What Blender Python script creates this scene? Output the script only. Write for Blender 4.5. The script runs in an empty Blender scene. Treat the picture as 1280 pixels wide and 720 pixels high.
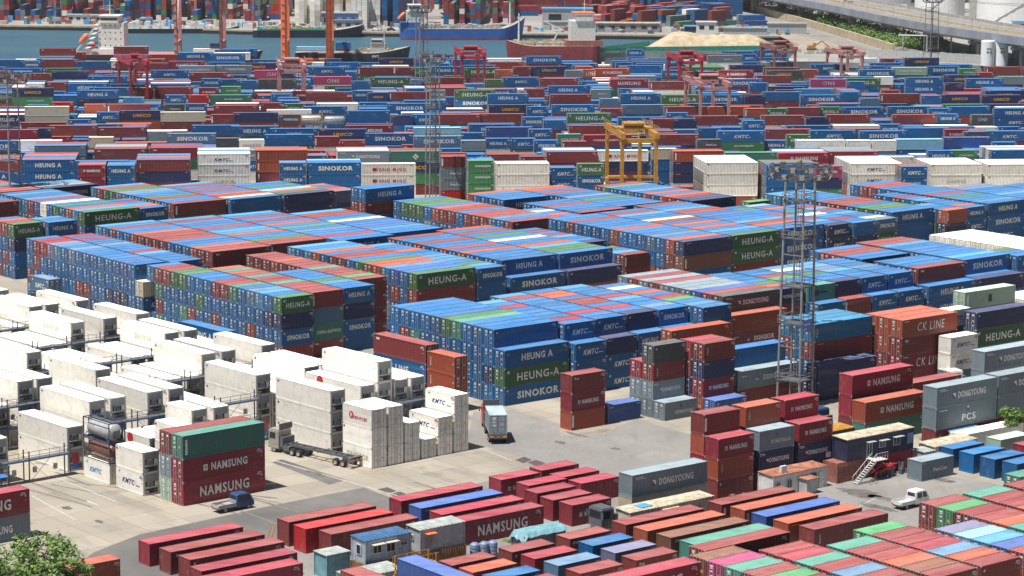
import bpy, bmesh, math, random
from mathutils import Vector, Matrix
from mathutils.bvhtree import BVHTree
R_ = math.radians
random.seed(7)
scene = bpy.context.scene
COL = scene.collection

# ------------------------------------------------------------------ camera, sky, sun, exposure
FPX, PITCH, ROLL, CAMH = 3081.5, R_(9.657), R_(0.407), 76.53
cp, sp = math.cos(PITCH), math.sin(PITCH)
FW = Vector((0, cp, -sp)); RT0 = Vector((1, 0, 0)); UP0 = Vector((0, sp, cp))
RT = RT0 * math.cos(ROLL) + UP0 * math.sin(ROLL)
UP = UP0 * math.cos(ROLL) - RT0 * math.sin(ROLL)
CAM = Vector((0, 0, CAMH))
cam_data = bpy.data.cameras.new('camera')
cam = bpy.data.objects.new('camera', cam_data); COL.objects.link(cam)
cam.matrix_world = Matrix(((RT.x, UP.x, -FW.x, 0), (RT.y, UP.y, -FW.y, 0), (RT.z, UP.z, -FW.z, CAMH), (0, 0, 0, 1)))
cam_data.sensor_width = 36; cam_data.lens = FPX / 1280 * 36
cam_data.clip_start = 1; cam_data.clip_end = 20000
scene.camera = cam

SUN_AZ = R_(218.5)      # direction towards the sun, measured from +X
SUN_EL = R_(69)
world = bpy.data.worlds.new('World'); scene.world = world; world.use_nodes = True
wn = world.node_tree.nodes; wl = world.node_tree.links
sky = wn.new('ShaderNodeTexSky'); sky.sky_type = 'NISHITA'; sky.sun_disc = False
sky.sun_elevation = SUN_EL; sky.sun_rotation = math.pi / 2 - SUN_AZ
wl.new(sky.outputs[0], wn['Background'].inputs[0]); wn['Background'].inputs[1].default_value = 0.042
sl = bpy.data.lights.new('sun', 'SUN'); sl.energy = 4.9; sl.angle = R_(0.53); sl.color = (1.0, 0.955, 0.89)
so = bpy.data.objects.new('sun', sl); COL.objects.link(so)
sd = Vector((math.cos(SUN_EL) * math.cos(SUN_AZ), math.cos(SUN_EL) * math.sin(SUN_AZ), math.sin(SUN_EL)))
so.rotation_euler = sd.to_track_quat('Z', 'Y').to_euler(); so.location = (0, 0, 300)
scene.view_settings.view_transform = 'Standard'; scene.view_settings.look = 'None'
scene.view_settings.exposure = 0.45; scene.view_settings.gamma = 1
scene.render.engine = 'CYCLES'
scene.cycles.max_bounces = 5; scene.cycles.diffuse_bounces = 3; scene.cycles.glossy_bounces = 2

# ------------------------------------------------------------------ helpers
def unproj(px, py, z=0.0):
    d = FW + RT * ((px - 640) / FPX) - UP * ((py - 360) / FPX)
    return CAM + d * ((z - CAMH) / d.z)
def proj(P):
    d = Vector(P) - CAM; zz = d.dot(FW)
    return 640 + FPX * d.dot(RT) / zz, 360 - FPX * d.dot(UP) / zz
FR = {'L': R_(41.6), 'M': R_(39.3), 'R': R_(38.56), 'F': R_(6.9), 'E': R_(36.9)}
def uvw(fr):
    a = FR[fr]; return Vector((math.cos(a), math.sin(a), 0)), Vector((-math.sin(a), math.cos(a), 0))
def to_uv(fr, P):
    u, v = uvw(fr); return P.dot(u), P.dot(v)
def to_w(fr, u, v, z=0.0):
    U, V = uvw(fr); return U * u + V * v + Vector((0, 0, z))
def v_at(fr, u, z, px):
    """v of the point at (u, z) of a yard frame that is seen in column px"""
    U, V = uvw(fr); n = RT * FPX - FW * (px - 640)
    return -((U * u + Vector((0, 0, z)) - CAM).dot(n)) / V.dot(n)
def u_at(fr, v, z, px):
    U, V = uvw(fr); n = RT * FPX - FW * (px - 640)
    return -((V * v + Vector((0, 0, z)) - CAM).dot(n)) / U.dot(n)

def tag(o, label=None, cat=None, group=None, kind=None):
    if label: o['label'] = label
    if cat: o['category'] = cat
    if group: o['group'] = group
    if kind: o['kind'] = kind
    return o
def empty(name, loc=(0, 0, 0), rz=0.0, label=None, cat=None, group=None):
    o = bpy.data.objects.new(name, None); COL.objects.link(o)
    o.location = loc; o.rotation_euler = (0, 0, rz); o.empty_display_size = 0.3
    return tag(o, label, cat, group)

class MB:
    """collects shapes for ONE mesh; every shape has a material slot"""
    def __init__(s): s.v = []; s.f = []; s.m = []; s.c = None
    def quad(s, pts, m=0):
        b = len(s.v); s.v += [tuple(p) for p in pts]; s.f.append(tuple(range(b, b + len(pts)))); s.m.append(m)
    def box(s, x0, y0, z0, x1, y1, z1, m=0, M=None):
        b = len(s.v)
        pts = [(x0, y0, z0), (x1, y0, z0), (x1, y1, z0), (x0, y1, z0), (x0, y0, z1), (x1, y0, z1), (x1, y1, z1), (x0, y1, z1)]
        if M is not None: pts = [tuple(M @ Vector(p)) for p in pts]
        s.v += pts
        for f in ((0, 3, 2, 1), (4, 5, 6, 7), (0, 1, 5, 4), (1, 2, 6, 5), (2, 3, 7, 6), (3, 0, 4, 7)):
            s.f.append(tuple(b + i for i in f)); s.m.append(m)
    def bar(s, p, q, w, m=0, h=None, n=4):
        """prism from p to q, width w"""
        p = Vector(p); q = Vector(q); d = q - p
        if d.length < 1e-6: return
        a = d.normalized(); r = Vector((0, 0, 1)) if abs(a.z) < 0.95 else Vector((1, 0, 0))
        s1 = a.cross(r).normalized(); s2 = s1.cross(a).normalized()
        b = len(s.v); h = h or w
        for c in (p, q):
            for k in range(n):
                t = 2 * math.pi * (k + 0.5) / n
                kx = math.cos(t) * (w / 2) / math.cos(math.pi / n); ky = math.sin(t) * (h / 2) / math.cos(math.pi / n)
                s.v.append(tuple(c + s1 * kx + s2 * ky))
        for k in range(n):
            s.f.append((b + k, b + (k + 1) % n, b + n + (k + 1) % n, b + n + k)); s.m.append(m)
        s.f.append(tuple(b + k for k in reversed(range(n)))); s.m.append(m)
        s.f.append(tuple(b + n + k for k in range(n))); s.m.append(m)
    def cyl(s, p, q, r0, r1=None, m=0, n=16):
        r1 = r0 if r1 is None else r1
        p = Vector(p); q = Vector(q); a = (q - p).normalized(); r = Vector((0, 0, 1)) if abs(a.z) < 0.95 else Vector((1, 0, 0))
        s1 = a.cross(r).normalized(); s2 = a.cross(s1).normalized(); b = len(s.v)
        for c, rr in ((p, r0), (q, r1)):
            for k in range(n):
                t = 2 * math.pi * k / n; s.v.append(tuple(c + s1 * math.cos(t) * rr + s2 * math.sin(t) * rr))
        for k in range(n):
            s.f.append((b + k, b + (k + 1) % n, b + n + (k + 1) % n, b + n + k)); s.m.append(m)
        s.f.append(tuple(b + k for k in reversed(range(n)))); s.m.append(m)
        s.f.append(tuple(b + n + k for k in range(n))); s.m.append(m)
    def lathe(s, prof, c=(0, 0, 0), m=0, n=20, axis='z'):
        b = len(s.v)
        for (r, z) in prof:
            for k in range(n):
                t = 2 * math.pi * k / n
                if axis == 'z': s.v.append((c[0] + r * math.cos(t), c[1] + r * math.sin(t), c[2] + z))
                else: s.v.append((c[0] + z, c[1] + r * math.cos(t), c[2] + r * math.sin(t)))
        for i in range(len(prof) - 1):
            for k in range(n):
                s.f.append((b + i * n + k, b + i * n + (k + 1) % n, b + (i + 1) * n + (k + 1) % n, b + (i + 1) * n + k)); s.m.append(m)
    def prism(s, pts, z0, z1, m=0, M=None):
        """extruded polygon (x,y) pts"""
        n = len(pts); b = len(s.v)
        P = [(x, y, z0) for x, y in pts] + [(x, y, z1) for x, y in pts]
        if M is not None: P = [tuple(M @ Vector(p)) for p in P]
        s.v += P
        s.f.append(tuple(b + i for i in reversed(range(n)))); s.m.append(m)
        s.f.append(tuple(b + n + i for i in range(n))); s.m.append(m)
        for i in range(n):
            s.f.append((b + i, b + (i + 1) % n, b + n + (i + 1) % n, b + n + i)); s.m.append(m)
    def add(s, o, M, dm=0):
        b = len(s.v); s.v += [tuple(M @ Vector(p)) for p in o.v]
        s.f += [tuple(b + i for i in f) for f in o.f]; s.m += [m + dm for m in o.m]
    def mesh(s, name, mats):
        me = bpy.data.meshes.new(name); me.from_pydata(s.v, [], s.f)
        for m in mats: me.materials.append(m)
        me.polygons.foreach_set('material_index', s.m); me.update(); return me
    def build(s, name, mats, parent=None, loc=None, rz=None, smooth=False):
        if not isinstance(mats, (list, tuple)): mats = [mats]
        me = s.mesh(name, mats)
        if smooth: me.polygons.foreach_set('use_smooth', [True] * len(me.polygons))
        o = bpy.data.objects.new(name, me); COL.objects.link(o)
        if parent: o.parent = parent
        if loc is not None: o.location = loc
        if rz is not None: o.rotation_euler = (0, 0, rz)
        return o
def link(name, me, parent=None, color=None):
    o = bpy.data.objects.new(name, me); COL.objects.link(o)
    if parent: o.parent = parent
    if color is not None: o.color = color
    return o

# ------------------------------------------------------------------ materials
def srgb(r, g, b):
    f = lambda c: (c / 12.92 if c <= 0.04045 else ((c + 0.055) / 1.055) ** 2.4)
    return (f(r / 255), f(g / 255), f(b / 255))
class NT:
    def __init__(s, name):
        s.mat = bpy.data.materials.new(name); s.mat.use_nodes = True
        s.n = s.mat.node_tree.nodes; s.l = s.mat.node_tree.links; s.b = s.n['Principled BSDF']
    def new(s, t, **k):
        o = s.n.new(t)
        for a, v in k.items(): setattr(o, a, v)
        return o
    def noise(s, scale, vec, detail=3, rough=0.6):
        o = s.new('ShaderNodeTexNoise'); o.inputs['Scale'].default_value = scale; o.inputs['Detail'].default_value = detail
        o.inputs['Roughness'].default_value = rough
        if vec is not None: s.l.new(vec, o.inputs['Vector'])
        return o.outputs['Fac']
    def ramp(s, fac, stops):
        o = s.new('ShaderNodeValToRGB'); e = o.color_ramp.elements
        e[0].position, e[0].color = stops[0][0], (*stops[0][1], 1) if len(stops[0][1]) == 3 else stops[0][1]
        e[1].position, e[1].color = stops[-1][0], (*stops[-1][1], 1)
        for p, c in stops[1:-1]:
            x = e.new(p); x.color = (*c, 1)
        s.l.new(fac, o.inputs[0]); return o.outputs[0]
    def mix(s, fac, a, b, mode='MIX'):
        o = s.new('ShaderNodeMix', data_type='RGBA', blend_type=mode)
        for i, v in ((0, fac), (6, a), (7, b)):
            if isinstance(v, (int, float)): o.inputs[i].default_value = v
            elif isinstance(v, tuple): o.inputs[i].default_value = (*v[:3], 1)
            else: s.l.new(v, o.inputs[i])
        return o.outputs[2]
    def math(s, op, a, b=0.0, clamp=False):
        o = s.new('ShaderNodeMath', operation=op, use_clamp=clamp)
        for i, v in ((0, a), (1, b)):
            if isinstance(v, (int, float)): o.inputs[i].default_value = v
            else: s.l.new(v, o.inputs[i])
        return o.outputs[0]
    def mapping(s, vec, sc=(1, 1, 1)):
        o = s.new('ShaderNodeMapping'); o.inputs['Scale'].default_value = sc; s.l.new(vec, o.inputs[0]); return o.outputs[0]
    def base(s, c): s.l.new(c, s.b.inputs['Base Color'])
    def bump(s, h, dist=0.05, strength=0.5):
        o = s.new('ShaderNodeBump'); o.inputs['Distance'].default_value = dist; o.inputs['Strength'].default_value = strength
        s.l.new(h, o.inputs['Height']); s.l.new(o.outputs[0], s.b.inputs['Normal'])
W0 = (0, 0, 0)
def simple(name, col, rough=0.6, metal=0.0, var=0.25, scale=0.8, emit=None):
    t = NT(name); tc = t.new('ShaderNodeTexCoord')
    n = t.noise(scale, tc.outputs['Object'], 4)
    t.base(t.mix(t.ramp(n, [(0.3, (0, 0, 0)), (0.75, (1, 1, 1))]), tuple(c * (1 - var) for c in col), tuple(min(1, c * (1 + var * 0.5)) for c in col)))
    t.b.inputs['Roughness'].default_value = rough; t.b.inputs['Metallic'].default_value = metal
    return t.mat

def paint(name, src):
    """weathered container paint; the coat comes from the object's own colour or from a face colour"""
    t = NT(name)
    geo = t.new('ShaderNodeNewGeometry')
    tc = t.new('ShaderNodeTexCoord')
    if src == 'object':
        oi = t.new('ShaderNodeObjectInfo'); col = oi.outputs['Color']; rnd = oi.outputs['Random']
        vec = t.new('ShaderNodeVectorMath', operation='ADD'); t.l.new(tc.outputs['Object'], vec.inputs[0])
        cx = t.new('ShaderNodeCombineXYZ'); r2 = t.math('MULTIPLY', rnd, 97.0); t.l.new(r2, cx.inputs[0]); t.l.new(r2, cx.inputs[1])
        t.l.new(cx.outputs[0], vec.inputs[1]); P = vec.outputs[0]
    else:
        a = t.new('ShaderNodeAttribute', attribute_name='coat'); col = a.outputs['Color']; P = tc.outputs['Object']
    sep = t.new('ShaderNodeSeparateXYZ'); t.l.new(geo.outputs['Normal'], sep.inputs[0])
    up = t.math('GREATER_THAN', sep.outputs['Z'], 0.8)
    # chalked, dusty roof: paler streaks along the box
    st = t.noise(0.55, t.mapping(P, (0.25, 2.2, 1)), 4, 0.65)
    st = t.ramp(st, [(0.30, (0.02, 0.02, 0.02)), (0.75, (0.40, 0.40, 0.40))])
    lit_fade = t.mix(up, col, t.mix(1.0, col, (1.9, 1.9, 1.85), 'MULTIPLY'))  # upward faces brightened: real fading plus sunlight painted into the coat
    pale = t.mix(0.55, lit_fade, (0.66, 0.62, 0.58))
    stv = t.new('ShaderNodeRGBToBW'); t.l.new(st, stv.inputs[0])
    c1 = t.mix(t.math('MULTIPLY', stv.outputs[0], up), lit_fade, pale)
    # grime
    g = t.noise(0.9, P, 4, 0.7)
    c2 = t.mix(t.math('MULTIPLY', t.math('SUBTRACT', g, 0.48, True), 0.95, True), c1, (0.09, 0.075, 0.06))
    bl = t.noise(0.33, t.mapping(P, (1.0, 1.6, 1)), 5, 0.72)
    c2 = t.mix(t.math('MULTIPLY', t.math('MULTIPLY', t.math('SUBTRACT', bl, 0.53, True), 4.0, True), t.math('MULTIPLY', up, 0.7)), c2, t.mix(0.5, col, (0.10, 0.07, 0.06)))
    fd = t.noise(0.8, t.mapping(P, (0.12, 3.2, 1)), 3, 0.6)
    c2 = t.mix(t.math('MULTIPLY', t.math('SUBTRACT', fd, 0.56, True), 3.0, True), c2, t.mix(0.6, c2, (0.30, 0.25, 0.22)))
    # rust specks, more on some boxes
    ru = t.noise(1.7, t.mapping(P, (1, 1, 0.45)), 5, 0.75)
    if src == 'object':
        th = t.math('SUBTRACT', ru, t.math('SUBTRACT', 0.74, t.math('MULTIPLY', rnd, 0.10)), True)
    else: th = t.math('SUBTRACT', ru, 0.66, True)
    c3 = t.mix(t.math('MULTIPLY', th, 7.0, True), c2, (0.17, 0.07, 0.035))
    t.base(c3)
    t.bump(t.noise(1.1, P, 3, 0.55), 0.05, 0.35)
    t.b.inputs['Roughness'].default_value = 0.48
    t.b.inputs['Specular IOR Level'].default_value = 0.35
    return t.mat
M = {}
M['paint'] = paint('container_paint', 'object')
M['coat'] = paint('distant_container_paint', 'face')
M['steel'] = simple('galvanised_steel', (0.42, 0.43, 0.44), 0.45, 0.3, 0.3, 2)
M['label'] = simple('white_label_film', (0.72, 0.72, 0.70), 0.5, 0, 0.15, 3)
M['gasket'] = simple('black_gasket', (0.025, 0.025, 0.028), 0.7)
M['dark'] = simple('dark_underframe', (0.035, 0.033, 0.032), 0.7)
def objcol(name, rough=0.6, var=0.3, sc=0.7):
    t = NT(name); oi = t.new('ShaderNodeObjectInfo'); tc = t.new('ShaderNodeTexCoord')
    n = t.noise(sc, tc.outputs['Object'], 4, 0.7)
    t.base(t.mix(t.math('MULTIPLY', t.math('SUBTRACT', n, 0.45, True), var * 4, True), oi.outputs['Color'], (0.12, 0.09, 0.07)))
    t.b.inputs['Roughness'].default_value = rough; return t.mat
M['ink'] = objcol('lettering_paint', 0.55, 0.12)
M['plain'] = objcol('plain_paint', 0.5)
DEBUG = False

# ------------------------------------------------------------------ container shapes (centred on the base, doors towards -X, lettering on the -Y side)
LEN = {'L': 12.19, 'S': 6.06}; WID = 2.44; HH = 2.59
def corr_side(mb, x0, x1, y, z0, z1, out, m=0, pitch=0.34, depth=0.075, axis='x'):
    """corrugated sheet between x0 and x1; out=+1/-1 is the outward direction"""
    n = max(1, round((x1 - x0) / pitch)); p = (x1 - x0) / n; xs = []
    for i in range(n):
        a = x0 + i * p
        xs += [(a, 0), (a + p * 0.26, 0), (a + p * 0.5, 1), (a + p * 0.76, 1)]
    xs.append((x1, 0)); b = len(mb.v)
    for x, d in xs:
        yy = y - out * d * depth
        for z in (z0, z1): mb.v.append((x, yy, z) if axis == 'x' else (yy, x, z))
    for i in range(len(xs) - 1):
        k = b + 2 * i; f = (k, k + 2, k + 3, k + 1)
        if (out > 0) != (axis == 'y'): f = f[::-1]
        mb.f.append(f); mb.m.append(m)
def body_mb(t, flat=False, dp=0.075):
    L = LEN[t] / 2; w = WID / 2; h = HH; c = 0.16; mb = MB()
    for sx in (-1, 1):
        for sy in (-1, 1):
            x, y = sx * L, sy * w
            mb.box(min(x, x - sx * c), min(y, y - sy * c), 0, max(x, x - sx * c), max(y, y - sy * c), h)
            if not flat:
                for z in (0, h - 0.12):
                    X, Y = sx * (L + 0.006), sy * (w + 0.006)
                    mb.box(min(X, X - sx * 0.18), min(Y, Y - sy * 0.165), z - (0 if z == 0 else -0.006), max(X, X - sx * 0.18), max(Y, Y - sy * 0.165), z + 0.12 + (0.006 if z else 0), 1)
    a = L - c
    for sy in (-1, 1):
        y = sy * w
        mb.box(-a, min(y, y - sy * 0.08), 0.02, a, max(y, y - sy * 0.08), 0.17)
        mb.box(-a, min(y, y - sy * 0.07), h - 0.10, a, max(y, y - sy * 0.07), h - 0.008)
        if flat: mb.quad([(-a, y - sy * .03, .17), (a, y - sy * .03, .17), (a, y - sy * .03, h - .1), (-a, y - sy * .03, h - .1)][::(1 if sy < 0 else -1)])
        else: corr_side(mb, -a, a, y - sy * 0.012, 0.17, h - 0.10, sy, depth=dp)
    # blank end (+X)
    b = w - c
    mb.box(L - 0.10, -b, 0.02, L, b, 0.17); mb.box(L - 0.10, -b, h - 0.11, L, b, h - 0.008)
    if flat: mb.quad([(L - .03, -b, .17), (L - .03, b, .17), (L - .03, b, h - .11), (L - .03, -b, h - .11)])
    else: corr_side(mb, -b, b, L - 0.012, 0.17, h - 0.11, 1, axis='y', pitch=0.26, depth=0.05)
    # door end header and sill
    mb.box(-L, -b, 0.02, -L + 0.10, b, 0.14); mb.box(-L, -b, h - 0.12, -L + 0.10, b, h - 0.008)
    # roof sheet with shallow ribs, floor
    if flat: mb.quad([(-a, -w + .07, h - .03), (a, -w + .07, h - .03), (a, w - .07, h - .03), (-a, w - .07, h - .03)])
    else:
        n = round(2 * a / 0.55); p = 2 * a / n; bb = len(mb.v); xs = []
        for i in range(n):
            xs += [(-a + i * p, h - 0.035), (-a + i * p + p * 0.3, h - 0.035), (-a + i * p + p * 0.42, h - 0.018), (-a + i * p + p * 0.88, h - 0.018)]
        xs.append((a, h - 0.035))
        for x, z in xs: mb.v += [(x, -w + 0.07, z), (x, w - 0.07, z)]
        for i in range(len(xs) - 1):
            k = bb + 2 * i; mb.f.append((k, k + 2, k + 3, k + 1)); mb.m.append(0)
    for sx in (-1, 1):   # end gussets of the roof
        mb.box(min(sx * L - sx * 0.1, sx * a), -b, h - 0.035, max(sx * L - sx * 0.1, sx * a), b, h - 0.015)
    mb.quad([(-L + .05, w - .05, .06), (L - .05, w - .05, .06), (L - .05, -w + .05, .06), (-L + .05, -w + .05, .06)], 1)
    return mb
def door_mb(t, side, flat=False):
    """one door leaf; side -1 / +1 along Y"""
    L = LEN[t] / 2; h = HH; b = WID / 2 - 0.16; mb = MB()
    y0, y1 = (-b, -0.012) if side < 0 else (0.012, b)
    z0, z1 = 0.14, h - 0.12; x = -L + 0.03
    mb.box(x, y0, z0, x + 0.05, y1, z1, 0)
    if not flat:
        for k in range(3):       # pressed panels
            a = z0 + 0.10 + k * (z1 - z0 - 0.1) / 3
            mb.box(x - 0.028, y0 + 0.10, a, x, y1 - 0.10, a + (z1 - z0) / 3 - 0.22, 0)
        mb.box(x - 0.004, (y1 - 0.02) if side < 0 else y0 - 0.002, z0, x + 0.02, (y1 + 0.002) if side < 0 else y0 + 0.02, z1, 3)
    return mb
def bars_mb(t, side):
    L = LEN[t] / 2; b = WID / 2 - 0.16; mb = MB(); x = -L - 0.005
    for f in (0.25, 0.72):
        y = side * b * f
        mb.bar((x, y, 0.10), (x, y, HH - 0.08), 0.045, 1, n=5)
        mb.box(x - .03, y - .05, .85 + f * .3, x + .03, y + .16, .93 + f * .3, 1)
        for z in (0.1, 0.75, 1.75, HH - 0.14): mb.box(x - .03, y - .06, z - .02, x + .03, y + .06, z + .05, 1)
    return mb
def plates_mb(t, rnd, flat=False):
    """white number films and warning plates on the doors"""
    L = LEN[t] / 2; mb = MB(); x = -L - 0.004
    b = WID / 2 - 0.16
    def plate(y, z, w, hh, m=2):
        mb.box(x - .004, y - w / 2, z - hh / 2, x + .03, y + w / 2, z + hh / 2, m)
    plate(b * 0.50, 2.18, 0.42, 0.16); plate(b * 0.50, 1.97, 0.30, 0.12)
    if rnd.random() < .8: plate(-b * 0.48, 2.14, 0.34, 0.22)
    plate(b * 0.52, 1.62, 0.36, 0.28 if rnd.random() < .5 else .14)
    if rnd.random() < .6: plate(b * 0.48, 1.12, 0.30, 0.20)
    if rnd.random() < .5: plate(-b * 0.5, 1.30, 0.26, 0.20, 4)
    if rnd.random() < .5: plate(-b * 0.5, 0.62, 0.22, 0.12)
    return mb
M['yplate'] = simple('yellow_plate', (0.75, 0.42, 0.05), 0.5)
INK = {'W': (0.74, 0.75, 0.74), 'Y': (0.85, 0.42, 0.02), 'N': (0.02, 0.06, 0.25), 'R': (0.55, 0.03, 0.04), 'P': (0.55, 0.03, 0.16), 'C': (0.1, 0.3, 0.65), 'K': (0.03, 0.03, 0.035), 'T': (0.55, 0.47, 0.36), 'G': (0.1, 0.45, 0.25), 'O': (0.8, 0.25, 0.05)}
for k, c in INK.items(): M['ink' + k] = simple('ink_' + {'W': 'white', 'Y': 'yellow', 'N': 'navy', 'R': 'red', 'P': 'magenta', 'C': 'sky_blue', 'K': 'black', 'T': 'faded', 'G': 'green', 'O': 'orange'}[k], c, 0.55, 0, 0.38, 2.6)
INKS = list(INK); INKM = [M['ink' + k] for k in INKS]

_tx = {}
def text_mb(s, w, h, shear=0.0, bold=0.025, ext=0.012):
    """lettering as a mesh in the XZ plane facing -Y, centred, w wide and h high"""
    key = (s, w, h, shear, bold)
    if key in _tx: return _tx[key]
    cu = bpy.data.curves.new('t', 'FONT'); cu.body = s; cu.size = 1; cu.offset = bold; cu.resolution_u = 2; cu.extrude = 0
    cu.space_character = 1.16; cu.shear = shear
    o = bpy.data.objects.new('t', cu); COL.objects.link(o)
    me = bpy.data.meshes.new_from_object(o.evaluated_get(bpy.context.evaluated_depsgraph_get()))
    v = [tuple(x.co) for x in me.vertices]; f = [tuple(p.vertices) for p in me.polygons]
    bpy.data.objects.remove(o); bpy.data.curves.remove(cu); bpy.data.meshes.remove(me)
    x0 = min(p[0] for p in v); x1 = max(p[0] for p in v); y0 = min(p[1] for p in v); y1 = max(p[1] for p in v)
    mb = MB()
    mb.v = [((p[0] - (x0 + x1) / 2) / (x1 - x0) * w, 0, (p[1] - (y0 + y1) / 2) / (y1 - y0) * h) for p in v]
    mb.f = f; mb.m = [0] * len(f); _tx[key] = mb; return mb
def at(x, z, rot=False):
    m = Matrix.Translation((x, -WID / 2 - 0.008, z))
    return m @ Matrix.Rotation(math.radians(-90), 4, 'Y') if rot else m
def brand_mb(t, b):
    """everything painted on the long side"""
    L = LEN[t]; mb = MB(); H = HH; y = -WID / 2 - 0.008
    def tx(s, fx, w, h, fz=0.5, ink='W', shear=0, bold=0.025, rot=False):
        o = text_mb(s, w, h, shear, bold); mb.add(o, at((fx - 0.5) * L, fz * H, rot), INKS.index(ink))
    def pl(fx, fz, w, h, ink='W'):
        x = (fx - 0.5) * L; z = fz * H; mb.quad([(x - w / 2, y, z - h / 2), (x + w / 2, y, z - h / 2), (x + w / 2, y, z + h / 2), (x - w / 2, y, z + h / 2)], INKS.index(ink))
    def code(ink='W'):      # the number films by the top right corner
        for q in range(4): pl(0.93 + (q - 1.5) * .14 / L, 0.865, 0.10, 0.12, ink)
        for q in range(6): pl(0.93 + (q - 2.5) * .13 / L, 0.795, 0.085, 0.10, ink)
        pl(0.955, 0.73, 0.30, 0.07, ink); pl(0.955, 0.56, .16, .16, 'O')
    def ship(fx, fz, s, ink='R'):
        x = (fx - .5) * L; z = fz * H
        mb.quad([(x - s, y, z - s * .2), (x + s * .2, y, z - s * .2), (x + s, y, z + s * .6), (x - s * .4, y, z + s * .5)], INKS.index(ink))
        mb.quad([(x - s * .9, y, z - s * .7), (x + s * .9, y, z - s * .7), (x + s * .6, y, z - s * .3), (x - s * .9, y, z - s * .3)], INKS.index('W'))
    k = 1.0 if t == 'L' else 0.5
    if b == 'HA': tx('HEUNG A', .5, 5.9 if t == 'L' else 4.2, .98 if t == 'L' else .78, .52, bold=.04); ship(.05 if t == 'L' else .09, .8, .22); code()
    elif b == 'HG': tx('HEUNG-A', .52, 8.0 if t == 'L' else 4.5, 1.12 if t == 'L' else .85, .48, bold=0.02); ship(.06 if t == 'L' else .1, .8, .3, 'W'); code()
    elif b == 'SK': tx('SINOKOR', .52, 7.9 if t == 'L' else 4.3, 1.05 if t == 'L' else .8, .5, bold=.045); ship(.05 if t == 'L' else .09, .8, .2, 'W'); code()
    elif b == 'KM':
        tx('KMTC', .5 if t == 'S' else .5, 3.0 if t == 'S' else 3.8, .82, .45, shear=.3, bold=.035); pl(.5 + 1.95 / L, .36, .9, .10); ship(.12, .8, .25, 'W'); code()
    elif b == 'KW':
        tx('KMTC', .46, 2.8 if t == 'S' else 3.6, .62, .48, 'N', .35, .03); pl(.46 + 2.1 / L, .38, .9, .10, 'N'); ship(.13, .82, .24, 'C'); code('K')
    elif b == 'KC':
        tx('KMTC', .46, 2.8, .66, .5, 'C', .35, .05); ship(.13, .82, .24, 'C')
    elif b == 'NL':
        x = -1.55 * k * 2 if t == 'L' else -1.35
        tx('NAMSUNG', .56, 5.4 if t == 'L' else 3.0, .9 if t == 'L' else .62, .5, bold=.04); pl(.27 if t == 'L' else .22, .5, .62 if t == 'L' else .45, .7 if t == 'L' else .5); pl(.27 if t == 'L' else .22, .5, .10, .5, 'R'); pl(.27 if t == 'L' else .22, .5, .4, .09, 'R'); code()
    elif b == 'NB': tx('NAMSUNG', .5, 7.3, 1.15, .5, bold=.025); code()
    elif b == 'DY':
        tx('DONGYOUNG', .58, 5.6 if t == 'L' else 3.4, .82 if t == 'L' else .6, .5, bold=.04)
        f = .285 if t == 'L' else .24; s = .62 if t == 'L' else .42
        x = (f - .5) * L; z = .5 * H
        mb.quad([(x - s / 2, y, z - s / 2), (x + s / 2, y, z - s / 2), (x, y, z)], INKS.index('N')); mb.quad([(x - s / 2, y, z + s / 2), (x - s / 2, y, z - s / 2), (x, y, z)], INKS.index('R'))
        mb.quad([(x + s / 2, y, z + s / 2), (x - s / 2, y, z + s / 2), (x, y, z)], INKS.index('W')); mb.quad([(x + s / 2, y, z - s / 2), (x + s / 2, y, z + s / 2), (x, y, z)], INKS.index('W'))
        pl(.09, .86, 1.0 * k + .3, .10); pl(.11, .79, 1.3 * k + .3, .06)
    elif b == 'DM':
        tx('DONGYOUNG', .62, 3.4, .5, .40, bold=.025); pl(.5, .72, .3, .3, 'N'); pl(.535, .72, .12, .3, 'R')
    elif b == 'DK': tx('DONGKUK', .60, 4.4, .75, .5, bold=.04); ship(.32, .5, .35, 'C'); pl(.1, .7, 1.1, .1)
    elif b == 'PC':
        tx('PCS', .54, 2.7, .85, .38, bold=.02); x = 0.3; z = .78 * H; s = .55
        mb.quad([(x - s / 2, y, z - s / 2), (x + s / 2, y, z - s / 2), (x, y, z)], INKS.index('N')); mb.quad([(x - s / 2, y, z + s / 2), (x - s / 2, y, z - s / 2), (x, y, z)], INKS.index('R')); mb.quad([(x + s / 2, y, z + s / 2), (x - s / 2, y, z + s / 2), (x, y, z)], INKS.index('W'))
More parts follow.
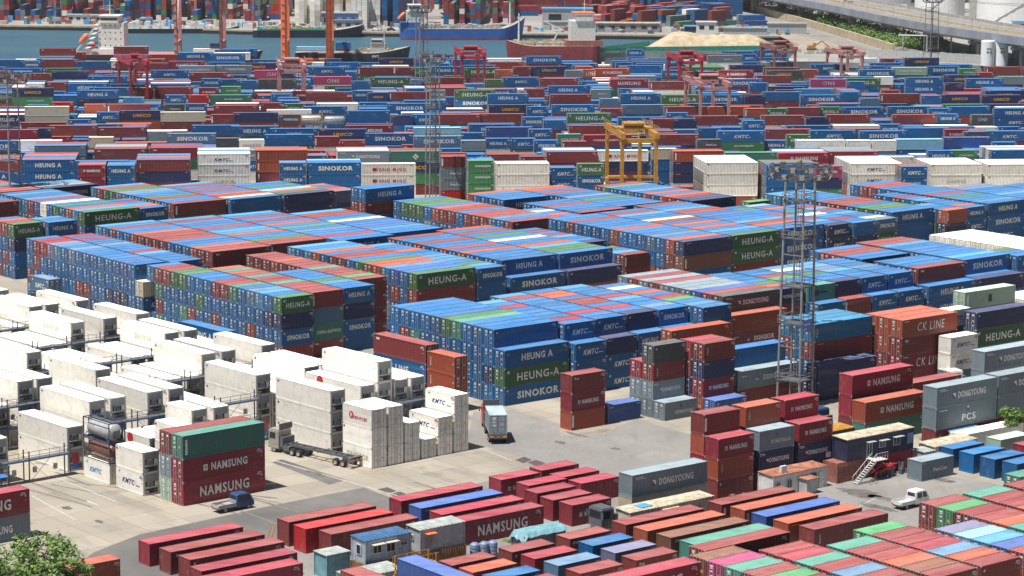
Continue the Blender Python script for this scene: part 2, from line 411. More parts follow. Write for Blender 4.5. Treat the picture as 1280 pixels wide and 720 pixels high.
        pl(.12, .86, 1.5, .10)
    elif b == 'CK': tx('CK LINE', .52, 6.0, 1.25, .5, shear=.12, bold=.0); pl(.08, .88, 1.1, .1)
    elif b == 'TS': tx('TS LINE', .46, 5.2, .9, .5, bold=.025); code(); ship(.05, .82, .2, 'W')
    elif b == 'UN': tx('UNICO', .5, 4.9 if t == 'L' else 3.0, .85 if t == 'L' else .6, .5, 'Y', .15, .04); pl(.08, .88, .7 * k + .3, .12, 'Y')
    elif b == 'US': pl(.1, .86, .9 * k + .35, .12, 'Y'); pl(.93, .88, .5, .08)
    elif b == 'ON': tx('ONE', .5, 3.9 if t == 'L' else 2.6, 1.15 if t == 'L' else .9, .5, 'W', 0, .0); pl(.94, .86, .4, .1)
    elif b == 'OW': tx('ONE', .42, 3.4 if t == 'L' else 2.4, 1.0 if t == 'L' else .9, .6, 'P', 0, .0); pl(.93, .86, .45, .09, 'K')
    elif b == 'YM': tx('YANG MING', .53, 6.9, .72, .5, 'R', 0, .02); pl(.23, .5, .8, .72, 'R'); pl(.23, .5, .45, .5, 'N'); pl(.92, .86, .6, .1, 'K')
    elif b == 'DJ': tx('DONGJIN', .56, 3.6 if t == 'S' else 5.2, .62, .5, 'W', .2, .04); code()
    elif b == 'PN': tx('PanCon', .58, 2.6, .52, .5, 'W', 0, .04); pl(.30, .54, .17, .2, 'R'); pl(.34, .46, .17, .2, 'G'); pl(.26, .46, .17, .2, 'G'); pl(.08, .88, .5, .08)
    elif b == 'HW': tx('HEUNG A', .52, 5.4, .78, .30, 'N', 0, .035); pl(.09, .72, .9, .16, 'R')
    elif b == 'SW': tx('SINOKOR', .52, 4.6, .75, .48, 'T', 0, .03)
    elif b == 'RB': tx('SERVICES', .60, 2.9, .42, .42, 'R', 0, .04); mb.add(disc_mb(.48), at((.30 - .5) * L, .5 * H), INKS.index('R')); mb.add(text_mb('B', .35, .5, 0, .02), Matrix.Translation((0, -.004, 0)) @ at((.30 - .5) * L, .5 * H), INKS.index('W'))
    elif b == 'RD': mb.add(disc_mb(.7), at((.27 - .5) * L, .75 * H), INKS.index('R'))
    elif b == 'TX': tx('TEX', .075 if t == 'L' else .12, 1.1, .22, .55, rot=True); code()
    elif b == 'MX': tx('MAX', .075 if t == 'L' else .13, 1.2, .24, .52, rot=True); pl(.95, .6, .1, .3)
    elif b == 'CA': pl(.09 if t == 'L' else .14, .80, .75, .3, 'W'); pl(.10 if t == 'L' else .16, .83, .4, .14, 'Y'); pl(.08 if t == 'L' else .12, .78, .3, .12, 'G'); code()
    elif b == 'CS': tx('CHINA SHIPPING', .52, 8.0 if t == 'L' else 4.6, .55, .5, 'W', 0, .03)
    elif b == 'DI':
        for (dx, dz) in ((0, .35), (.35, 0), (0, -.35), (-.35, 0)):
            x = dx * 1.2 - .2; z = .5 * H + dz * 1.2; s = .34
            mb.quad([(x - s, y, z), (x, y, z - s), (x + s, y, z), (x, y, z + s)], 0)
    elif b == 'PT': pl(.5, .45, .9, 1.1, 'K'); pl(.06, .5, .5, 1.6, 'W')
    elif b == 'BL': pl(.30, .5, 1.0, .9, 'K'); pl(.52, .52, 2.2, .3, 'K'); pl(.08, .5, .35, 1.6, 'C')
    elif b == 'VS': pl(.045, .5, .35, 1.7, 'W')
    elif b == 'NP': tx('TEX', .04, 1.5, .3, .5, 'W', rot=True); pl(.04, .75, .3, .5, 'R')
    elif b == 'KK': tx('K', .5, 1.2, 1.5, .5)
    elif b == 'EM': code(); ship(.05 if t == 'L' else .09, .8, .2, 'W')
    elif b == 'RW': pl(.93, .62, .10, .28, 'O'); pl(.93, .4, .10, .2, 'O'); pl(.05, .85, .35, .2, 'K')
    elif b == 'MK': tx('MAERSK', .55, 4.5, .7, .5, 'K')
    elif b == 'VN': tx('TEX', .93, 1.3, .25, .5, 'W', rot=True)
    else: code()
    return mb
def disc_mb(r, n=20):
    mb = MB(); mb.quad([(r * math.cos(2 * math.pi * k / n), 0, r * math.sin(2 * math.pi * k / n)) for k in range(n)]); return mb
def reefer_end_mb(h=HH):
    """refrigeration unit filling the +X end of a 40 ft or 20 ft box: grille, fan, control box (plain origin at the end face)"""
    mb = MB()
    mb.box(-.02, -1.0, .14, .03, 1.0, h - .12, 0)                     # grey frame plate
    mb.box(.03, -.95, h - .95, .05, .95, h - .16, 0)
    mb.box(.03, -.82, 1.02, .055, .45, h - 1.02, 1)                   # condenser opening, black
    mb.box(.03, -.9, .22, .05, .9, .80, 2); mb.box(.05, -.35, .3, .12, .35, .72, 1)   # compressor bay
    mb.box(.03, .5, 1.0, .10, .92, 1.55, 3)                            # control box
    mb.bar((.07, -.85, .9), (.07, .9, .9), .06, 3)
    for z in (.35, .5): mb.bar((.08, -.85, z), (.08, -.4, z), .05, 3)
    return mb
def fan_mb(h=HH):
    mb = MB(); mb.lathe([(.02, .055), (.36, .055), (.42, .085), (.46, .055)], (0, -.18, h - 1.40 + .02), 0, 18, axis='x')
    for k in range(6):
        t = k * math.pi / 3; mb.bar((.07, -.18, h - 1.38), (.07, -.18 + .4 * math.cos(t), h - 1.38 + .4 * math.sin(t)), .03, 0)
    return mb

_mesh = {}
def cmesh(key, fn):
    if key not in _mesh: _mesh[key] = fn()
    return _mesh[key]
RZ180 = Matrix.Rotation(math.pi, 4, 'Z')
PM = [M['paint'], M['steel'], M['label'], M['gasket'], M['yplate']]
HEXP = 0

# coat colours (measured as reflectance) and the words used for them
PAL = {'b': ('blue', (0.007, 0.135, 0.365)), 'n': ('navy', (0.028, 0.045, 0.135)), 'l': ('pale blue', (0.05, 0.24, 0.44)), 'r': ('crimson', (0.30, 0.027, 0.050)),
       'm': ('maroon', (0.25, 0.046, 0.047)), 'o': ('orange-red', (0.40, 0.085, 0.045)), 'g': ('dark green', (0.055, 0.165, 0.07)), 'G': ('bright green', (0.065, 0.27, 0.11)),
       't': ('teal', (0.065, 0.235, 0.185)), 'y': ('grey', (0.21, 0.28, 0.33)), 'w': ('white', (0.80, 0.775, 0.71)), 'D': ('dark grey', (0.085, 0.095, 0.105)),
       'k': ('cobalt blue', (0.045, 0.11, 0.36)), 'p': ('violet-grey', (0.17, 0.17, 0.29)), 'P': ('pink', (0.42, 0.06, 0.17)), 'e': ('cream', (0.62, 0.56, 0.42)),
       's': ('slate blue', (0.10, 0.20, 0.33)), 'c': ('cyan', (0.015, 0.19, 0.37)), 'x': ('rust-brown', (0.22, 0.09, 0.055)), 'q': ('pale mint', (0.42, 0.58, 0.47)), 'R': ('bright red', (0.55, 0.02, 0.025)),
       'u': ('sky blue', (0.25, 0.52, 0.70))}
RB = random.Random(11)
def jit(c, rnd):
    k = rnd.uniform(0.84, 1.14) * (0.80 if max(c) - min(c) > .12 or max(c) < .4 else 1.0); g = rnd.uniform(0, 0.06)
    m = sum(c) / 3
    return tuple(min(0.9, max(0.004, (x * (1 - g) + m * g) * k)) for x in c)
def auto_brand(ccode, t, rnd):
    r = rnd.random()
    tb = {'b': [('HA', .27), ('SK', .52), ('KM', .8), ('EM', 1)], 'n': [('US', .3), ('SK', .5), ('UN', .7), ('HA', .8), ('EM', 1)], 'k': [('SK', .4), ('EM', 1)], 'l': [('EM', 1)],
          'r': [('NL', .5), ('EM', 1)], 'm': [('TX', .25), ('CA', .45), ('EM', 1)], 'o': [('TX', .3), ('EM', .7), ('NL', .8), ('', 1)], 'g': [('HG', .8), ('EM', 1)],
          'G': [('DJ', .6), ('', 1)], 't': [('CS', .3), ('', 1)], 'y': [('DY', .5), ('PN', .7), ('', 1)], 'w': [('KW', .35), ('SW', .5), ('YM', .6), ('RW', 1)], 'P': [('ON', 1)], 'D': [('PN', .5), ('', 1)]}
    for b, p in tb.get(ccode, [('EM', 1)]):
        if r < p: return b
    return ''

# ------------------------------------------------------------------ the yard: every container gets a place in one of the yard grids
BOX = []
VP = 2.53
def put(fr, u, v, z, t, h, code, brand=None, ori='U', end='d', desc=None, tier='', row='', pri=1, kind='dry', look=None):
    """near left corner of the box at (u, v) in grid fr; ori U = long axis along u, V = long axis along v"""
    if brand is None: brand = auto_brand(code, t, RB)
    BOX.append(dict(fr=fr, u=u, v=v, z=z, t=t, h=h, code=code, brand=brand, ori=ori, end=end, desc=desc, tier=tier, row=row, pri=pri, kind=kind, look=look, col=jit(PAL[code][1], RB)))
ORD = ['', 'second', 'third', 'fourth', 'fifth', 'sixth', 'seventh', 'eighth', 'ninth', 'tenth', 'eleventh', 'twelfth', 'thirteenth', 'fourteenth', 'fifteenth', 'sixteenth', 'seventeenth', 'eighteenth']
def tier_word(k, T):   # k = 0 is the top
    return 'top box' if k == 0 else ('bottom box' if k == T - 1 and T > 2 else ORD[k] + ' box down')
def row_word(i): return 'nearest row' if i == 0 else ORD[i] + ' row back'
LOW = 'bbbbbbbnbbmmmmrogybbbtl'
def tok(s):
    a = s.split(':'); return a[0], (a[1] if len(a) > 1 else None)
def bay(fr, t, u, vn, T, h, cols, desc, stack=None, front=(), low=None, z0=0.0, end='d', skip=0):
    """a bay of stacks side by side: cols lists the top boxes from the far end to the nearest one"""
    n = len(cols)
    nf = len(front)
    for i in range(n):
        c = cols[n - 1 - i]
        if c == '-': continue
        ri = i + nf
        for k in range(T):
            cc, b = c, None
            if k: cc = RB.choice(low or LOW)
            if i == 0 and stack and k < len(stack): cc, b = tok(stack[k])
            if k > 1 and skip and 0 < i < n - skip: pass
            put(fr, u, vn + i * VP, z0 + (T - 1 - k) * h, t, h, cc, b, 'U', end, desc, tier_word(k, T), row_word(ri))
    for j, (Tf, toks) in enumerate(front):
        v = vn - (nf - j) * VP if False else vn - (j + 1) * VP
        for k in range(Tf):
            cc, b = tok(toks[k]) if k < len(toks) else (RB.choice(low or LOW), None)
            put(fr, u, v, z0 + (Tf - 1 - k) * h, t, h, cc, b, 'U', end, desc, tier_word(k, Tf), row_word(nf - 1 - j))
def block(fr, px, py, bays, gap=0.42, hs=2.6, hl=2.68, u0=None, du0=0):
    u = u0
    for b in bays:
        t, xn, T, cols, desc = b[:5]; kw = b[5] if len(b) > 5 else {}
        h = kw.pop('h', hs if t == 'S' else hl); z = T * h + kw.get('z0', 0)
        if u is None:
            u, vn = to_uv(fr, unproj(px, py, z)); u += du0
            if du0: vn = v_at(fr, u, z, px)
        else: u += kw.pop('du', 0); vn = v_at(fr, u, z, xn)
        n = len(cols); P = to_w(fr, u, vn + n * VP, z); q = proj(P); q0 = proj(to_w(fr, u, vn, z)); qr = proj(to_w(fr, u + LEN[t], vn, z))
        if DBG: print('BAY %-34s u %.1f v %.1f z %.1f near (%.0f,%.0f) right (%.0f,%.0f) far-left (%.0f,%.0f)' % (desc, u, vn, z, *q0, *qr, *q))
        bay(fr, t, u, vn, T, h, cols, desc, **kw)
        u += LEN[t] + gap
DBG = DEBUG
def single(fr, px, py, t, toks, desc, T=None, base=False, ori='U', end='d', h=2.6, corner=0, z0=0.0, kind='dry', rows=1, rowpitch=VP):
    """one stack from its near top corner (or near base corner); ori V: the corner is the front end of the -u side"""
    n = len(toks); z = z0 + (0 if base else n * h)
    P = unproj(px, py, z); u, v = to_uv(fr, P)
    for r in range(rows):
        for k in range(n):
            c, b = tok(toks[k])
            put(fr, u if ori == 'U' else u + r * rowpitch, v + (r * rowpitch if ori == 'U' else 0), z0 + (n - 1 - k) * h, t, h, c, b, ori, end, desc, (tier_word(k, n) if n > 1 else ''), ('' if rows == 1 else row_word(r)), kind=kind)

# ---- middle yard, left part
block('M', 105.8, 265.5, [
    ('L', 0, 4, 'blbblrbwbgbolg', 'the left lettered-green front block', dict(stack=['g:HG', 'b:EM', 'n', 'm'])),
    ('S', 176.5, 4, 'brblob', 'the bay behind the lettered-green front', dict(stack=['b:SK', 'n', 'b', 'b']))])
block('M', 57, 235.5, [('L', 0, 4, 'lyyy', 'the leftmost pale-roofed block', dict(stack=['n:DY', 'n', 'b', 'm']))])
block('M', -15, 241.5, [('L', 0, 4, 'rrotbrow', 'the far left-edge block', dict(stack=['m', 'm', 'b', 'b']))])
block('M', -47, 257, [('L', 0, 4, 'bbbr', 'the left-edge block under the mast', dict(stack=['m', 'm', 'n', 'b']))])
block('M', 17.5, 280.8, [
    ('S', 0, 4, 'bomg', 'the short left-edge stack of four', dict(stack=['g:HG', 'n:EM', 'b:EM', 'b:EM'])),
    ('S', 60.8, 4, 'lbb', 'the short stacks beside lettered-green short one', dict(stack=['b:HA', 'b', 'n', 'b']))])
block('M', -26, 292, [('S', 0, 3, 'bbb', 'the cut-off left-edge blue stack', dict(stack=['b:EM', 'b:EM', 'b:EM']))])
block('M', 168.5, 331.2, [
    ('S', 0, 4, 'brrplbsbbbbbbkl', 'the long blue door wall', dict(stack=['b:EM', 'b', 'b', 'b'], front=[(3, ['e:EM', 'b', 'b', 'b'])], low='bbbbbbbbbbnbbbmb')),
    ('S', 224.5, 4, 'rbrbbsbbbrlbbbbb', 'the bay behind the blue door wall', dict(stack=['b:EM', 'b', 'b', 'b']))])
block('M', 265.8, 315, [
    ('L', 0, 4, 'lbmbbommmmbbbomm', 'the maroon-fronted block', dict(stack=['m:CA', 'n', 'b', 'b'])),
    ('L', 336.7, 4, 'lmbbbmbllobbgmm', 'the second maroon-fronted block bay', dict(stack=['m:VS', 'm', 'b', 'b'])),
    ('L', 424, 4, 'lbmbmbobtbsbbrbb', 'the third maroon-fronted block bay', dict(stack=['b:HA', 'b', 'b', 'n'])),
    ('L', 498, 4, 'lmmbbebbkblbbo', 'the last maroon-fronted block bay', dict(stack=['m', 'b', 'b', 'n']))])
block('M', 521.5, 343, [
    ('L', 0, 4, 'ylblobmmbgoolkbg', 'the central lettered-green front block', dict(stack=['g:HG', 'm:EM', 'b', 'b'])),
    ('S', 597.5, 4, 'lbbobblllbgll', 'the bay right of lettered-green front', dict(stack=['b:SK', 'b:EM', 'n', 'b']))])
block('M', 351.7, 372.5, [
    ('S', 0, 4, 'bmmggbbbrmtbslbg', 'the many-coloured door wall', dict(stack=['g:HG', 'n:EM', 'b:SK', 'm'], low='bbbbbbbbbmmybgtnb')),
    ('S', 390, 4, 'otomtmmtmmmm', 'the salmon-roofed bay', dict(stack=['m:VS', 's:', 't:CS', 'm'])),
    ('S', 430, 4, 'bbbbglbb', 'the short blue-fronted bay', dict(stack=['b:HA', 'n:EM', 'b:SK', 'b:EM'])),
    ('S', 446, 4, 'mmmommmtmmmGo', 'the long maroon-doored bay', dict(stack=['m', 'm', 'm', 'm'], low='mmmmo'))])
block('M', 617.3, 412.2, [
    ('L', 0, 4, 'bbbbbgtbbb', 'the central bright-blue block', dict(stack=['b:EM', 'b:EM', 'n', 'b'], front=[(3, ['b:HA', 'g:HG', 'b:SK'])], h=2.72, low='bbbbbmgbtb')),
    ('S', 705.8, 4, 'lbrbbbbrb', 'the first bay past bright-blue block', dict(stack=['b:KM', 'n', 'b', 'b'], front=[(3, ['b:KM', 'b:EM', 'b'])])),
    ('S', 745, 4, 'lmbbbbbrbb', 'the second bay past bright-blue block', dict(stack=['b:KM', 'b', 'n', 'b'], front=[(3, ['n:US', 'b:KM', 'b:KM'])])),
    ('S', 784.2, 4, 'boobmmbrbp', 'the violet-roofed bay', dict(stack=['n:EM', 'b', 'b', 'b'], front=[(3, ['b:HA', 'b', 'n'])])),
    ('S', 824.2, 4, 'lbbbrlbbsb', 'the bay before grey block', dict(stack=['b:SK', 'b', 'b', 'm'], front=[(3, ['b:SK', 'n', 'b'])])),
    ('S', 879, 4, 'bebobrGbll', 'the pale-ended bay by grey block', dict(stack=['b:EM', 'm:CA', 'm', 'b']))])
block('M', 627.5, 325.8, [
    ('L', 0, 4, 'bmbbmbbmbobbbb', 'the centre block in white-lettered blue', dict(stack=['b:HA', 'b', 'n', 'b'], front=[(3, ['b:SK', 'b', 'b'])])),
    ('L', 700, 4, 'obmbgbebbolggb', 'the second bay of centre block', dict(stack=['b:SK', 'b', 'n', 'b'], front=[(3, ['n:EM', 'o', 'm'])])),
    ('S', 727, 4, 'bmbmlbbb', 'the third bay of centre block', dict(stack=['n', 'b', 'm', 'b']))])
block('M', 780.8, 319, [('S', 0, 3, 'gblo', 'the low maroon-ended bay', dict(stack=['m:VS', 'm:VS', 'm'], low='mb'))])
block('M', 640.8, 277.5, [
    ('L', 0, 4, 'bgggbommbmmmsbo', 'the red-ended block by the mast', dict(stack=['m:CA', 'm', 'n', 'b'])),
    ('S', 708, 4, 'lebobl', 'the bay beyond red-ended block', {})])
block('M', 630, 250, [
    ('L', 0, 4, 'obbbb', 'the small upper middle block', dict(stack=['b:HA', 'b', 'b', 'b'])),
    ('L', 785, 4, 'oobmbbsbgbbbbb', 'the long upper middle bay', dict(stack=['n', 'b', 'b', 'b']))])
block('M', 725.8, 265, [('L', 0, 4, 'bbmbbbm', 'the red-ended short upper block', dict(stack=['m', 'b', 'b', 'b']))], du0=-0.75)
block('M', 855, 302.5, [
    ('L', 0, 4, 'bbmbbbbobbbsbob', 'the navy-over-brown ended block', dict(stack=['n:US', 'x:VS', 'b', 'b'])),
    ('L', 916.7, 4, 'mbmlbbemboboblbg', 'the twin lettered-green ended bay', dict(stack=['g:HG', 'g:HG', 'm', 'b'])),
    ('L', 973.3, 4, 'mbblmmbkbbblmobb', 'the blue bay behind the mast', dict(stack=['b:SK', 'b:SK', 'b', 'b'])),
    ('S', 1036, 4, 'bgbbbrlbmlbb', 'the first short bay past mast', dict(stack=['n:KM', 'n:KM', 'b', 'b'])),
    ('S', 1067.5, 4, 'ybobgbwlbrbb', 'the second short bay past mast', dict(stack=['b:EM', 'n:US', 'b', 'b'])),
    ('S', 1095.8, 4, 'brlmblbbel', 'the third short bay past mast', dict(stack=['s:SK', 'g:HG', 'b', 'b']))])
block('M', 1115, 265.6, [
    ('L', 0, 4, 'llbbbbmmmbggbb', 'the right upper block', dict(stack=['b:HA', 'b:EM', 'b', 'b'])),
    ('S', 1183.7, 4, 'lbbo', 'the short orange-ended stack', dict(stack=['o:VS', 'n', 'b', 'b'])),
    ('S', 1208.7, 4, 'bbmblbbbob', 'the short bay right of orange end', dict(stack=['b:HA', 'b:KM', 'b', 'b']))])
block('M', 855, 249.5, [('L', 0, 4, 'mtbbsbobome', 'the upper block below yellow crane', dict(stack=['n', 'b', 'b', 'b'], front=[(4, ['n:EM', 'n'])]))])
block('M', 1236, 255.5, [
    ('L', 0, 4, 'bmmbbbbbmbgbblb', 'the far right twin-lettered block', dict(stack=['b:HA', 'b:SK', 'b', 'b'])),
    ('L', 1300, 4, 'plbbblbbbb', 'the far right second bay', {}),
    ('L', 1335, 4, 'bbombll', 'the far right third bay', {})], du0=0.9)
block('M', 1147.8, 335.8, [('L', 0, 4, 'bbbm', 'the right block ending maroon', dict(stack=['m:CA', 'm', 'b', 'b']))])
block('M', 1077.5, 324.2, [
    ('L', 0, 4, 'bmmbb', 'the small block right of mast', dict(stack=['b:EM', 'b', 'b', 'b']))])
block('M', 1205.3, 325, [
    ('L', 0, 4, 'mmlbbbbblb', 'the right edge blue block', dict(stack=['b:SK', 'b', 'b', 'b'])),
    ('S', 1272, 4, 'gbb', 'the right edge short bay', dict(stack=['b:KM', 'b', 'b']))])
block('M', 217.5, 255, [
    ('L', 0, 4, 'lrggplbbgmbbr', 'the upper left crimson-roofed block', dict(stack=['m:VS', 'g', 'b', 'n'])),
    ('L', 289, 4, 'lmbmbmbomel', 'the second upper left block bay', dict(stack=['b:EM', 'b', 'n', 'b'])),
    ('L', 356, 4, 'bbgbuogb', 'the third upper left block bay', dict(stack=['n:EM', 'n', 'b', 'b'])),
    ('S', 417, 4, 'obmop', 'the short upper left bay', dict(stack=['p:EM', 'n', 'b', 'b']))])
block('M', 456.7, 236.7, [('L', 0, 5, 'bb', 'the high blue pair at upper left', dict(stack=['b:HA', 'm:CA', 'b', 'n', 'b'], low='mb'))])
block('M', 936.7, 253, [('S', 0, 4, 'G', 'the bright green stack left of mast', dict(stack=['G:', 'G', 'b', 'b']))])
# lower middle
block('R', 904.2, 370.8, [('L', 0, 4, 'ymymyyykmy', 'the grey-lettered block', dict(stack=['D:DY', 'm', 'n', 'm'], low='ymbn'))])
block('R', 971.7, 368.3, [
    ('S', 0, 4, 'bbbbgob', 'the short bay left of mast legs', dict(stack=['n:DY', 'm', 'b', 'b'])),
    ('S', 1010.8, 4, 'bbmGbbt', 'the teal-ended short bay', dict(stack=['t:BL', 'b', 'm', 'b'], front=[(3, ['b:EM', 'b', 'b'])])),
    ('S', 1043.3, 4, 'lebgbbb', 'the navy-ended short bay', dict(stack=['n:EM', 'b', 'm', 'b'], front=[(3, ['m:VS', 'm', 'b'])])),
    ('S', 1077.5, 4, 'llplbbl', 'the first lettered short bay', dict(stack=['b:KM', 'b', 'm', 'b'], front=[(3, ['b:KM', 'n', 'b'])])),
    ('S', 1111, 4, 'bbbsbbb', 'the second lettered short bay', dict(stack=['b:KM', 'b', 'm', 'b'], front=[(3, ['b:KM', 'n', 'b'])]))], du0=3.2)
block('M', 1161, 359.2, [
    ('L', 0, 3, 'bb', 'the low pair left of mint one', dict(stack=['b:HA', 'b', 'b'])),
    ('L', 1222.8, 3, 'bb', 'the low pair at right edge', dict(stack=['n:EM', 'b', 'b']))], du0=0.6)

# ---- right foreground and middle distance, positions on grid R (u, v of the near left corner)
def st(fr, t, u, v, toks, desc, ori='U', end='d', h=2.6, z0=0.0, kind='dry', row='', looks=None):
    n = len(toks)
    for k in range(n):
        c, b = tok(toks[k])
        put(fr, u, v, z0 + (n - 1 - k) * h, t, h, c, b, ori, end, desc, (tier_word(k, n) if n > 1 else ''), row, kind=kind, look=(looks[k] if looks and k < len(looks) else None))
st('R', 'S', 213.7, 254.7, ['m:CA', 'r:NL', 'o:VS'], 'the lone tower of three on open ground', end='x')
st('R', 'S', 220.6, 255.0, ['k:US'], 'alone on the ground beside the three-box tower', end='x')
st('R', 'S', 228.1, 251.5, ['y:DM'], 'on the ground before the dark-topped tower')
st('R', 'S', 228.1, 254.05, ['D:EM', 'm:MX', 'y:DY', 'y:DY'], 'the dark-topped tower')
st('R', 'S', 228.1, 256.6, ['r:EM', 'y', 'y'], 'the stack behind the dark-topped tower')
st('R', 'S', 234.8, 248.3, ['k:EM'], 'on the ground before the brown-topped tower')
st('R', 'S', 234.8, 250.85, ['m:TX', 'n:US', 'r:NL', 'o'], 'the brown-topped tower')
st('R', 'S', 234.8, 253.4, ['r', 'm', 'n', 'm'], 'the pink-roofed stack behind the brown-topped tower')
st('R', 'L', 242.0, 251.3, ['y:DK', 'm'], 'the low grey-topped pair left of mast', h=2.7)
st('R', 'L', 241.8, 253.85, ['b:EM', 'm', 'b'], 'the blue-topped three behind that pair', h=2.7)
st('R', 'L', 246.0, 270.0, ['o:EM', 'm:DK', 'm'], 'the low row before the grey-lettered block', h=2.7)
block('R', 904.2, 370.8, [])
st('R', 'L', 262.0, 273.9, ['o:EM', 'm:DK', 'm'], 'the red row before the grey-lettered block', h=2.7)
for i, (tk) in enumerate((['c:NP', 'm:US', 'b', 'n'], ['c', 'c', 'b', 'm'], ['c', 'm', 'b', 'b'])):
    st('R', 'L', 256.9, 250.75 + i * VP, tk, 'the cyan-topped block behind the mast', h=2.7, row=row_word(i))
st('R', 'L', 254.9, 247.9, ['n:', 'n:'], 'under dark covers beside the mast foot', h=2.7)
for i, (tk) in enumerate((['o:CK', 'm:CA', 'r:CK', 'm'], ['o', 'o', 'm', 'm'], ['o', 'm', 'm', 'o'], ['w:RW', 'm', 'm'])):
    st('R', 'L', 269.7, 245.3 + i * VP, tk, 'the orange-topped large-lettered block', h=2.7, row=row_word(i))
st('R', 'L', 241.6, 228.5, ['r:NL', 'r:NL', 'm'], 'the crimson-topped three behind navy office', h=2.9, end='x')
st('R', 'L', 240.2, 224.6, ['o:NL', 't:EM'], 'the orange-over-teal pair behind navy office', h=2.9, end='x')
st('R', 'L', 255.2, 231.5, ['m:', 'm'], 'right of the crimson-topped three', h=2.6)
st('R', 'L', 244.8, 216.1, ['y:DY', 'y:PC', 'm'], 'the grey pair over maroon by round bush', h=2.9, end='x')
st('R', 'L', 257.6, 216.4, ['y:DY', 'y:DM', 'm'], 'the grey stack at the right edge', h=2.9, end='x')
st('R', 'L', 269.2, 228.9, ['y:DY', 'y', 'n'], 'the pale grey stack right of orange block', h=2.9, end='x')
st('R', 'S', 277.2, 242.3, ['w:KW', 'w:KW', 'y'], 'the white-lettered short stack right of orange block', end='x')
st('R', 'S', 282.2, 248.2, ['w:KW', 'y', 'n', 'n'], 'the white short stack behind orange block', end='x')
st('R', 'L', 283.6, 243.0, ['n:EM', 'g:HG', 'g:HG', 'm'], 'the navy-over-green right edge stack', h=2.7)
st('R', 'L', 296.1, 256.3, ['q:PT', 'y', 'n', 'b'], 'the streaked mint-topped stack', h=2.7)
st('R', 'S', 289.5, 252.0, ['y:', 'y', 'n'], 'the grey-roofed short stack left of mint', h=2.7)
for i in range(3): st('R', 'L', 309.5, 254.0 + i * VP, ['w:RW', 'w:RW', 'w'], 'the white stack at the right edge', h=2.8, row=row_word(i))
for i in range(12): st('M', 'L', 356.2, 307.2 - i * VP, ['w:RW', 'w:RW', 'w'], 'the long white block at right edge', h=2.75, row=('farthest row' if i == 0 else ORD[i] + ' row nearer'))
# front block of twenty-foot boxes by the cabins
for i, (u, f, bk) in enumerate(((203.4, ['r:NL', 'o:TX', 'm:EM'], ['m:VS', 'o', 'r', 'm']), (210.4, ['y:DM', 'n:DY', 'x'], ['o:TX', 'r', 'm', 'm']), (217.3, ['r:NL', 'n:DY', 'm'], ['r:NL', 'r', 'm', 'm']))):
    w = ('left', 'middle', 'right')[i]
    st('R', 'S', u, 214.4, f, 'the %s stack behind the rusty-roofed cabin' % w, end='x', row='front row')
    st('R', 'S', u, 217.0, bk, 'the %s stack behind the rusty-roofed cabin' % w, end='x', row='back row')
st('R', 'S', 224.5, 221.3, ['b:EM', 'b'], 'the blue pair behind the crimson ones', end='x')
# long box on timber, the one under it
st('R', 'L', 189.0, 213.9, ['y:DY', 'e:'], 'the large grey box over yellowed one', end='x', h=2.75)
st('R', 'S', 230.9, 205.9, ['y:PN'], 'with white letters, alone beside the white pickup', end='x', looks=['dark grey twenty-foot container with white letters standing alone beside the white pickup'])
for i, (u, v, w) in enumerate(((239.5, 208.3, 'first'), (239.4, 204.7, 'second'), (239.4, 201.2, 'third'), (239.7, 197.8, 'fourth'))):
    st('R', 'S', u, v, ['b:'], '', end='x', looks=['blue twenty-foot container on the ground, %s from the rusty white shed' % w])
st('R', 'S', 234.7, 193.2, ['t:EM'], '', looks=['teal twenty-foot container at the right edge nearest the blue row'])
st('R', 'S', 241.2, 193.2, ['n:EM'], '', looks=['navy twenty-foot container at the right edge beside the teal one'])
st('R', 'S', 248.5, 208.0, ['q:'], '', end='x', looks=['mint green twenty-foot container behind the blue row'])
st('R', 'S', 248.5, 203.5, ['r:CA'], '', end='x', looks=['crimson twenty-foot container at right edge behind the blue row'])
st('R', 'L', 246.8, 212.9, ['w:'], '', end='x', looks=['pale long container behind the rusty white shed'])
# long boxes side by side on the ground, four columns
NM = {'m': 'maroon', 'o': 'orange-red', 'r': 'crimson', 'P': 'pink', 'k': 'cobalt blue', 't': 'teal', 'p': 'mauve', 'R': 'bright red', 'b': 'blue', 's': 'steel blue', 'D': 'grey'}
def lone(t, u, v, tk, where, fr='R', h=2.6, end='x', z0=0.0, ori='U'):
    c, b = tok(tk); st(fr, t, u, v, [tk], '', ori, end, h, z0, looks=['%s %s container %s' % (PAL[c][0], CATW_[t], where)])
CATW_ = {'L': 'forty-foot', 'S': 'twenty-foot'}
lone('L', 180.8, 205.6, 'm:', 'lying first below the cream barrack')
lone('L', 181.0, 202.1, 'o:', 'lying second below the cream barrack')
lone('L', 181.2, 198.4, 'x:CA', 'lying third below the cream barrack')
lone('L', 181.4, 194.7, 't:', 'on the ground, last of the row below barrack')
lone('L', 195.8, 205.6, 'm:VS', 'on the ground nearest the rusty-roofed cabin')
lone('L', 196.2, 202.1, 'o:VS', 'on the ground between the maroon and cobalt ones')
lone('L', 196.2, 198.5, 'k:', 'on the ground between two orange ones')
lone('L', 196.1, 194.8, 'o:US', 'on the ground just past the cobalt one')
lone('L', 196.6, 191.1, 'm:MX', 'on the ground nearest the white pickup')
